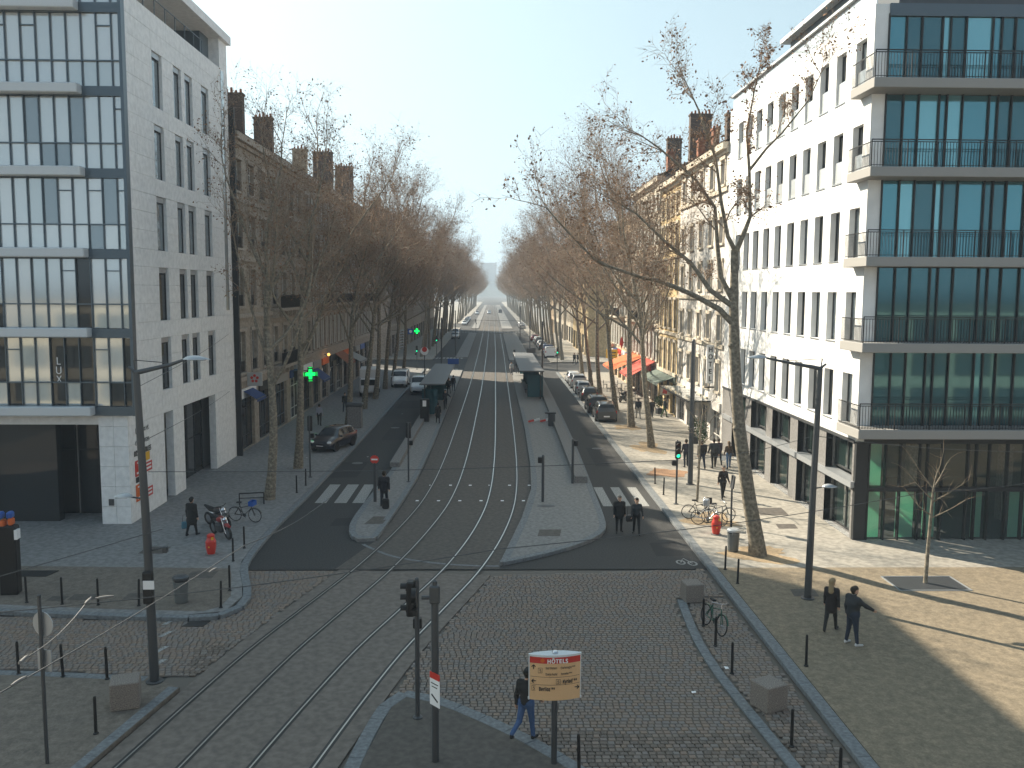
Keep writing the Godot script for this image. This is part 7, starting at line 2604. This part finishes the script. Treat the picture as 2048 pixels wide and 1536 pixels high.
func details():
	# pharmacy crosses
	var o := thing("pharmacy_cross", "lit green pharmacy cross projecting from the shaded shopfronts", "pharmacy sign", D(-15.75, 3.75, 78.0), 0.5)
	part("casing", cross_mesh(1.25, 0.14), M.iron, o)
	var lit := part("green_cross", cross_mesh(0.86, 0.17), M.green_glow, o)
	var mb := MB.new()
	for q in [[0.0, 0.58, 0.36, 0.03], [0.0, -0.58, 0.36, 0.03], [0.58, 0, 0.03, 0.36], [-0.58, 0, 0.03, 0.36]]:
		mb.box(Vector3(q[0], q[1], 0.075), Vector3(q[2], q[3], 0.02))
	part("outline_tube", mb, M.green_glow, o)
	mb = MB.new()
	mb.rod(Vector3(-0.2, 0.3, 0), Vector3(-1.0, 0.3, -0.6), 0.04)
	part("bracket", mb, M.iron, o)
	var gl := OmniLight3D.new()
	gl.name = "pharmacy_light"
	gl.light_color = Color(0.1, 1.0, 0.3)
	gl.light_energy = 0.06
	gl.light_size = 0.3
	gl.omni_range = 15.0
	gl.shadow_enabled = true
	o.add_child(gl)
	gl.position = Vector3(0, 0, 0.45)
	o = thing("pharmacy_box", "dark square sign box with one thin green tube beside the pharmacy cross", "pharmacy sign", D(-16.2, 3.85, 75.5), 0.2)
	mb = MB.new()
	mb.bevel(Vector3(0, 0, 0), Vector3(0.75, 0.85, 0.3), 0.02)
	mb.rod(Vector3(-0.3, 0.3, 0), Vector3(-0.6, 0.3, 0), 0.04)
	part("casing", mb, M.iron, o)
	mb = MB.new()
	mb.box(Vector3(0.22, 0, 0.16), Vector3(0.03, 0.7, 0.02))
	part("green_tube", mb, M.green_glow, o)
	o = thing("pharmacy_cross", "small distant green pharmacy cross in the shaded row beyond the side street", "pharmacy sign", D(-14.2, 3.4, 170.0), 0.3)
	part("casing", cross_mesh(1.3, 0.14), M.iron, o)
	part("green_cross", cross_mesh(1.0, 0.17), M.green_glow, o)
	mb = MB.new()
	mb.rod(Vector3(-0.4, 0.2, 0), Vector3(-2.6, 0.2, 0), 0.05)
	part("bracket", mb, M.iron, o)
	# projecting shop signs on the shaded side
	for q in [[-16.1, 4.95, 61.2, 1.0, 0.9, M.sign_pale, M.red, "white projecting sign with a red flower emblem beside the office block"], [-16.2, 5.1, 75.2, 0.62, 1.3, M.metal_pale, M.blue_sign, "pale projecting sign with a round blue emblem above the pharmacy cross"], [-13.6, 4.2, 150.5, 0.9, 0.9, M.blue_sign, M.white_paint, "distant square blue projecting sign near the far pharmacy cross"]]:
		o = thing("shop_sign", q[7], "shop sign", D(q[0], q[1], q[2]))
		mb = MB.new()
		mb.bevel(Vector3(0, 0, 0), Vector3(q[3], q[4], 0.18), 0.02)
		part("box", mb, q[5], o)
		mb = MB.new()
		if q[6] == M.red:
			for k in 5:
				var a := TAU * k / 5.0 + 0.3
				disc(mb, Vector3(cos(a) * 0.2, sin(a) * 0.2 + 0.05, 0.098), Vector3(0, 0, 1), 0.1, 0.012, 10)
		elif q[6] == M.blue_sign:
			disc(mb, Vector3(0, 0.33, 0.098), Vector3(0, 0, 1), 0.24, 0.012, 18)
		else:
			disc(mb, Vector3(0, 0, 0.098), Vector3(0, 0, 1), 0.25, 0.012, 14)
		part("emblem", mb, q[6], o)
		mb = MB.new()
		mb.rod(Vector3(-q[3] * 0.5, 0.2, 0), Vector3(-16.75 - q[0], 0.2, 0), 0.03)
		part("bracket", mb, M.iron, o)
	# wavy pale neon-like column sign far left
	o = thing("shop_sign", "tall wavy pale shop sign hanging over the shaded pavement", "shop sign", D(-13.9, 2.2, 140.0))
	for k in 7:
		mb = MB.new()
		mb.tube([Vector3(-0.5, k * 0.42, 0), Vector3(0, k * 0.42 + 0.15, 0.1), Vector3(0.5, k * 0.42 - 0.02, 0)], [0.08, 0.1, 0.08], 6)
		part("wave", mb, M.metal_pale, o)
	# awnings: [x of wall, out, d0, d1, high, low, material, label]
	for q in [[-16.72, 1.0, 60.2, 62.6, 4.3, 3.7, M.awning_blue, "short dark blue awning under the flower sign"], [-16.72, 1.2, 83.0, 86.5, 3.6, 2.7, M.awning_blue, "dark blue shop awning beyond the pharmacy cross"], [-16.72, 1.4, 96.0, 101.0, 4.3, 3.2, M.brick_orange, "orange shop awning under the shaded stone house"], [-16.7, 1.6, 104.0, 109.0, 3.6, 2.8, M.shutter_grey, "grey shop awning under the shaded stone house"], [16.0, -3.2, 95.0, 103.5, 4.1, 2.7, M.awning_orange, "broad orange café awning over the sunny pavement"], [16.0, -2.6, 87.5, 94.0, 4.2, 2.7, M.awning_red, "red café awning beside the orange one"], [16.0, -1.6, 78.0, 86.3, 3.6, 3.0, M.awning_green, "dull green restaurant awning under the yellow house"]]:
		o = thing("awning", q[7], "awning", D(q[0], 0, q[2]))
		mb = MB.new()
		var a := Vector3(0, q[4], 0)
		var b := Vector3(0, q[4], q[2] - q[3])
		var e := Vector3(q[1], q[5], q[2] - q[3])
		var f := Vector3(q[1], q[5], 0)
		mb.quad(a, b, e, f)
		mb.quad(a - Vector3(0, 0.02, 0), f - Vector3(0, 0.02, 0), e - Vector3(0, 0.02, 0), b - Vector3(0, 0.02, 0))
		part("canopy", mb, q[6], o)
		mb = MB.new()
		var k := 12
		for i in k:
			var p0 := f.lerp(e, i / float(k))
			var p1 := f.lerp(e, (i + 1.0) / k)
			var m := p0.lerp(p1, 0.5)
			mb.quad(p0, p1, p1 - Vector3(0, 0.2, 0), p0 - Vector3(0, 0.2, 0))
		part("valance", mb, q[6], o)
		mb = MB.new()
		mb.rod(f, e, 0.03)
		for i in 3:
			mb.rod(f.lerp(e, i / 2.0), Vector3(0, q[5] - 0.2, lerpf(0, q[2] - q[3], i / 2.0)), 0.02)
		part("arm_frame", mb, M.metal_grey, o)
	# warm shop lamp on the shaded side
	o = thing("wall_lamp", "small warm lit lamp on the shaded shopfront beyond the pharmacy", "lamp", D(-16.6, 4.6, 90.0))
	mb = MB.new()
	mb.ball(Vector3(0.3, 0, 0), 0.16)
	part("globe", mb, M.amber_glow, o)
	mb = MB.new()
	mb.rod(Vector3(-0.15, 0, 0), Vector3(0.3, 0, 0), 0.03)
	part("bracket", mb, M.iron, o)
	var wl := OmniLight3D.new()
	wl.name = "wall_lamp_light"
	wl.light_color = Color(1.0, 0.65, 0.3)
	wl.light_energy = 0.06
	wl.light_size = 0.16
	wl.omni_range = 12.0
	wl.shadow_enabled = true
	o.add_child(wl)
	wl.position = Vector3(0.3, 0, 0)
	# HOTEL blade sign
	o = thing("hotel_sign", "tall white vertical hotel sign with dark stacked letters on the sunny facade", "sign", D(15.62, 4.45, 64.0))
	mb = MB.new()
	mb.bevel(Vector3(0, 1.4, 0), Vector3(0.5, 2.75, 0.2), 0.02)
	part("box", mb, M.white_paint, o)
	for k in 5:
		text("HOTEL"[k], 0.36, M.black_print, o, Vector3(0, 2.45 - k * 0.52, 0.105), Basis.IDENTITY, "lettering", "Droid Sans", 700, 0.01)
	mb = MB.new()
	mb.bevel(Vector3(0, -0.25, 0), Vector3(0.75, 0.1, 0.3), 0.02)
	mb.rod(Vector3(0, -0.2, 0), Vector3(0, 0.05, 0), 0.03)
	mb.rod(Vector3(0.2, 2.0, 0), Vector3(0.45, 2.0, 0), 0.03)
	part("bracket", mb, M.iron, o)
	# hotel porch
	o = thing("glass_canopy", "dark framed glass porch canopy over the hotel entrance", "canopy", D(16.0, 3.05, 64.5))
	mb = MB.new()
	for k in 7:
		mb.box(Vector3(-0.9, 0.04, -k * 1.75), Vector3(1.8, 0.08, 0.08))
	mb.box(Vector3(-1.8, 0.04, -5.25), Vector3(0.1, 0.14, 10.6))
	part("frame", mb, M.iron, o)
	for k in 6:
		mb = MB.new()
		mb.box(Vector3(-0.9, 0.1, -0.875 - k * 1.75), Vector3(1.76, 0.02, 1.62))
		part("pane", mb, M.pane_mid, o)
	o = thing("restaurant_sign", "square pale sign with a red motif above the restaurant door", "sign", D(15.2, 2.35, 78.3))
	mb = MB.new()
	mb.bevel(Vector3(0, 0, 0), Vector3(0.85, 0.75, 0.14), 0.02)
	part("box", mb, M.plaster_cream, o)
	mb = MB.new()
	mb.box(Vector3(0, 0, 0.075), Vector3(0.4, 0.5, 0.012), Basis(Vector3(0, 0, 1), -0.2))
	part("emblem", mb, M.red, o)
	mb = MB.new()
	mb.rod(Vector3(0.4, 0.2, 0), Vector3(0.85, 0.2, 0), 0.03)
	part("bracket", mb, M.iron, o)
	o = thing("cafe_sign", "yellow projecting sign with a small blue panel above it near the café", "sign", D(14.7, 3.4, 110.0))
	mb = MB.new()
	mb.bevel(Vector3(0, 0, 0), Vector3(1.4, 1.1, 0.2), 0.02)
	part("box", mb, M.yellow_sign, o)
	mb = MB.new()
	mb.box(Vector3(0, 0.15, 0.105), Vector3(1.0, 0.12, 0.012))
	mb.box(Vector3(0, -0.2, 0.105), Vector3(0.8, 0.1, 0.012))
	part("print", mb, M.black_print, o)
	mb = MB.new()
	mb.bevel(Vector3(0.1, 0.95, 0), Vector3(0.9, 0.6, 0.16), 0.02)
	part("blue_panel", mb, M.pane_pale2, o)
	mb = MB.new()
	mb.rod(Vector3(0.5, 0.2, -0.12), Vector3(1.35, 0.2, -0.12), 0.04)
	part("bracket", mb, M.iron, o)
	# tobacconist's red lozenge
	o = thing("tobacco_sign", "red lozenge sign jutting from the ochre corner house", "sign", D(15.3, 5.0, 106.0))
	mb = MB.new()
	mb.tube([Vector3(0, -0.75, 0), Vector3(0, 0, 0), Vector3(0, 0.75, 0)], [0.02, 0.28, 0.02], 6)
	part("lozenge", mb, M.red, o)
	mb = MB.new()
	mb.rod(Vector3(0, 0, 0), Vector3(0.75, 0, 0), 0.03)
	part("bracket", mb, M.iron, o)
	# café terrace
	for q in [[13.3, 97.0], [14.3, 99.0], [13.4, 101.0], [14.2, 92.0], [13.6, 89.5]]:
		o = thing("cafe_table", "small round café table under the awnings", "table", D(q[0], 0.12, q[1]), 0.0, "café tables")
		mb = MB.new()
		disc(mb, Vector3(0, 0.74, 0), Vector3.UP, 0.32, 0.03, 14)
		part("top", mb, M.metal_pale, o)
		mb = MB.new()
		mb.rod(Vector3.ZERO, Vector3(0, 0.73, 0), 0.03)
		disc(mb, Vector3(0, 0.015, 0), Vector3.UP, 0.2, 0.03, 10)
		part("leg", mb, M.iron, o)
		for s in [-1.0, 1.0]:
			var c := thing("cafe_chair", "dark café chair drawn up to a small round table", "chair", D(q[0] + s * 0.62, 0.12, q[1]), s * PI / 2, "café chairs")
			mb = MB.new()
			mb.bevel(Vector3(0, 0.45, 0), Vector3(0.4, 0.04, 0.4), 0.015)
			part("seat", mb, M.iron, c)
			mb = MB.new()
			mb.bevel(Vector3(0, 0.7, 0.19), Vector3(0.4, 0.4, 0.03), 0.012)
			part("backrest", mb, M.iron, c)
			for lx in [-0.17, 0.17]:
				for lz in [-0.17, 0.17]:
					mb = MB.new()
					mb.rod(Vector3(lx, 0, lz), Vector3(lx, 0.44, lz), 0.015, 5)
					part("leg", mb, M.iron, c)
	# planters at the hotel door
	for q in [[14.6, 64.0, 1.5], [14.4, 60.5, 1.7], [15.0, 79.8, 1.2]]:
		o = thing("potted_shrub", "dark evergreen shrub in a square planter by the hotel front", "plant", D(q[0], 0.12, q[1]), 0.3, "potted shrubs at the hotel")
		mb = MB.new()
		mb.bevel(Vector3(0, 0.25, 0), Vector3(0.5, 0.5, 0.5), 0.03)
		part("planter", mb, M.metal_grey, o)
		mb = MB.new()
		for k in 420:
			var a := rnd_dir()
			while a.length() > 1.0:
				a = rnd_dir()
			var p := Vector3(a.x * 0.42, 0.5 + q[2] * 0.5 + a.y * q[2] * 0.5, a.z * 0.42)
			var u := rnd_dir().normalized() * 0.08
			var w := u.cross(rnd_dir()).normalized() * 0.04
			mb.quad(p - u, p + w, p + u, p - w)
		part("foliage", mb, M.plant, o)
	# low bench-like rack under the first shaded tree
	o = thing("tree_guard", "low dark iron hoop guard at the foot of the first shaded plane tree", "tree guard", D(-12.2, 0.12, 45.2), 0.2)
	mb = MB.new()
	for k in 2:
		mb.rod(Vector3(-0.6 + k * 1.2, 0, 0), Vector3(-0.6 + k * 1.2, 0.6, 0), 0.03)
	mb.rod(Vector3(-0.6, 0.6, 0), Vector3(0.6, 0.6, 0), 0.03)
	mb.rod(Vector3(-0.6, 0.35, 0), Vector3(0.6, 0.35, 0), 0.02)
	part("hoop", mb, M.iron, o)
	# litter on the shaded pavement
	for q in [[-12.0, 58.0], [-13.4, 52.2], [-8.0, 80.0], [-2.9, 81.0], [-8.2, 59.0], [6.9, 25.3], [5.6, 23.7]]:
		mb = MB.new()
		var u := rnd_dir() * 0.08
		mb.quad(Vector3(-0.09, 0.01, 0.02), Vector3(0.02, 0.03, -0.08), Vector3(0.1, 0.012, 0.0), Vector3(0.01, 0.008, 0.09))
		single("litter", mb, M.white_paint, "scrap of white paper lying on the ground", "litter", "scraps of paper", D(q[0], 0.13 if absf(q[0]) > 9 else 0.012, q[1]), R.randf() * TAU)
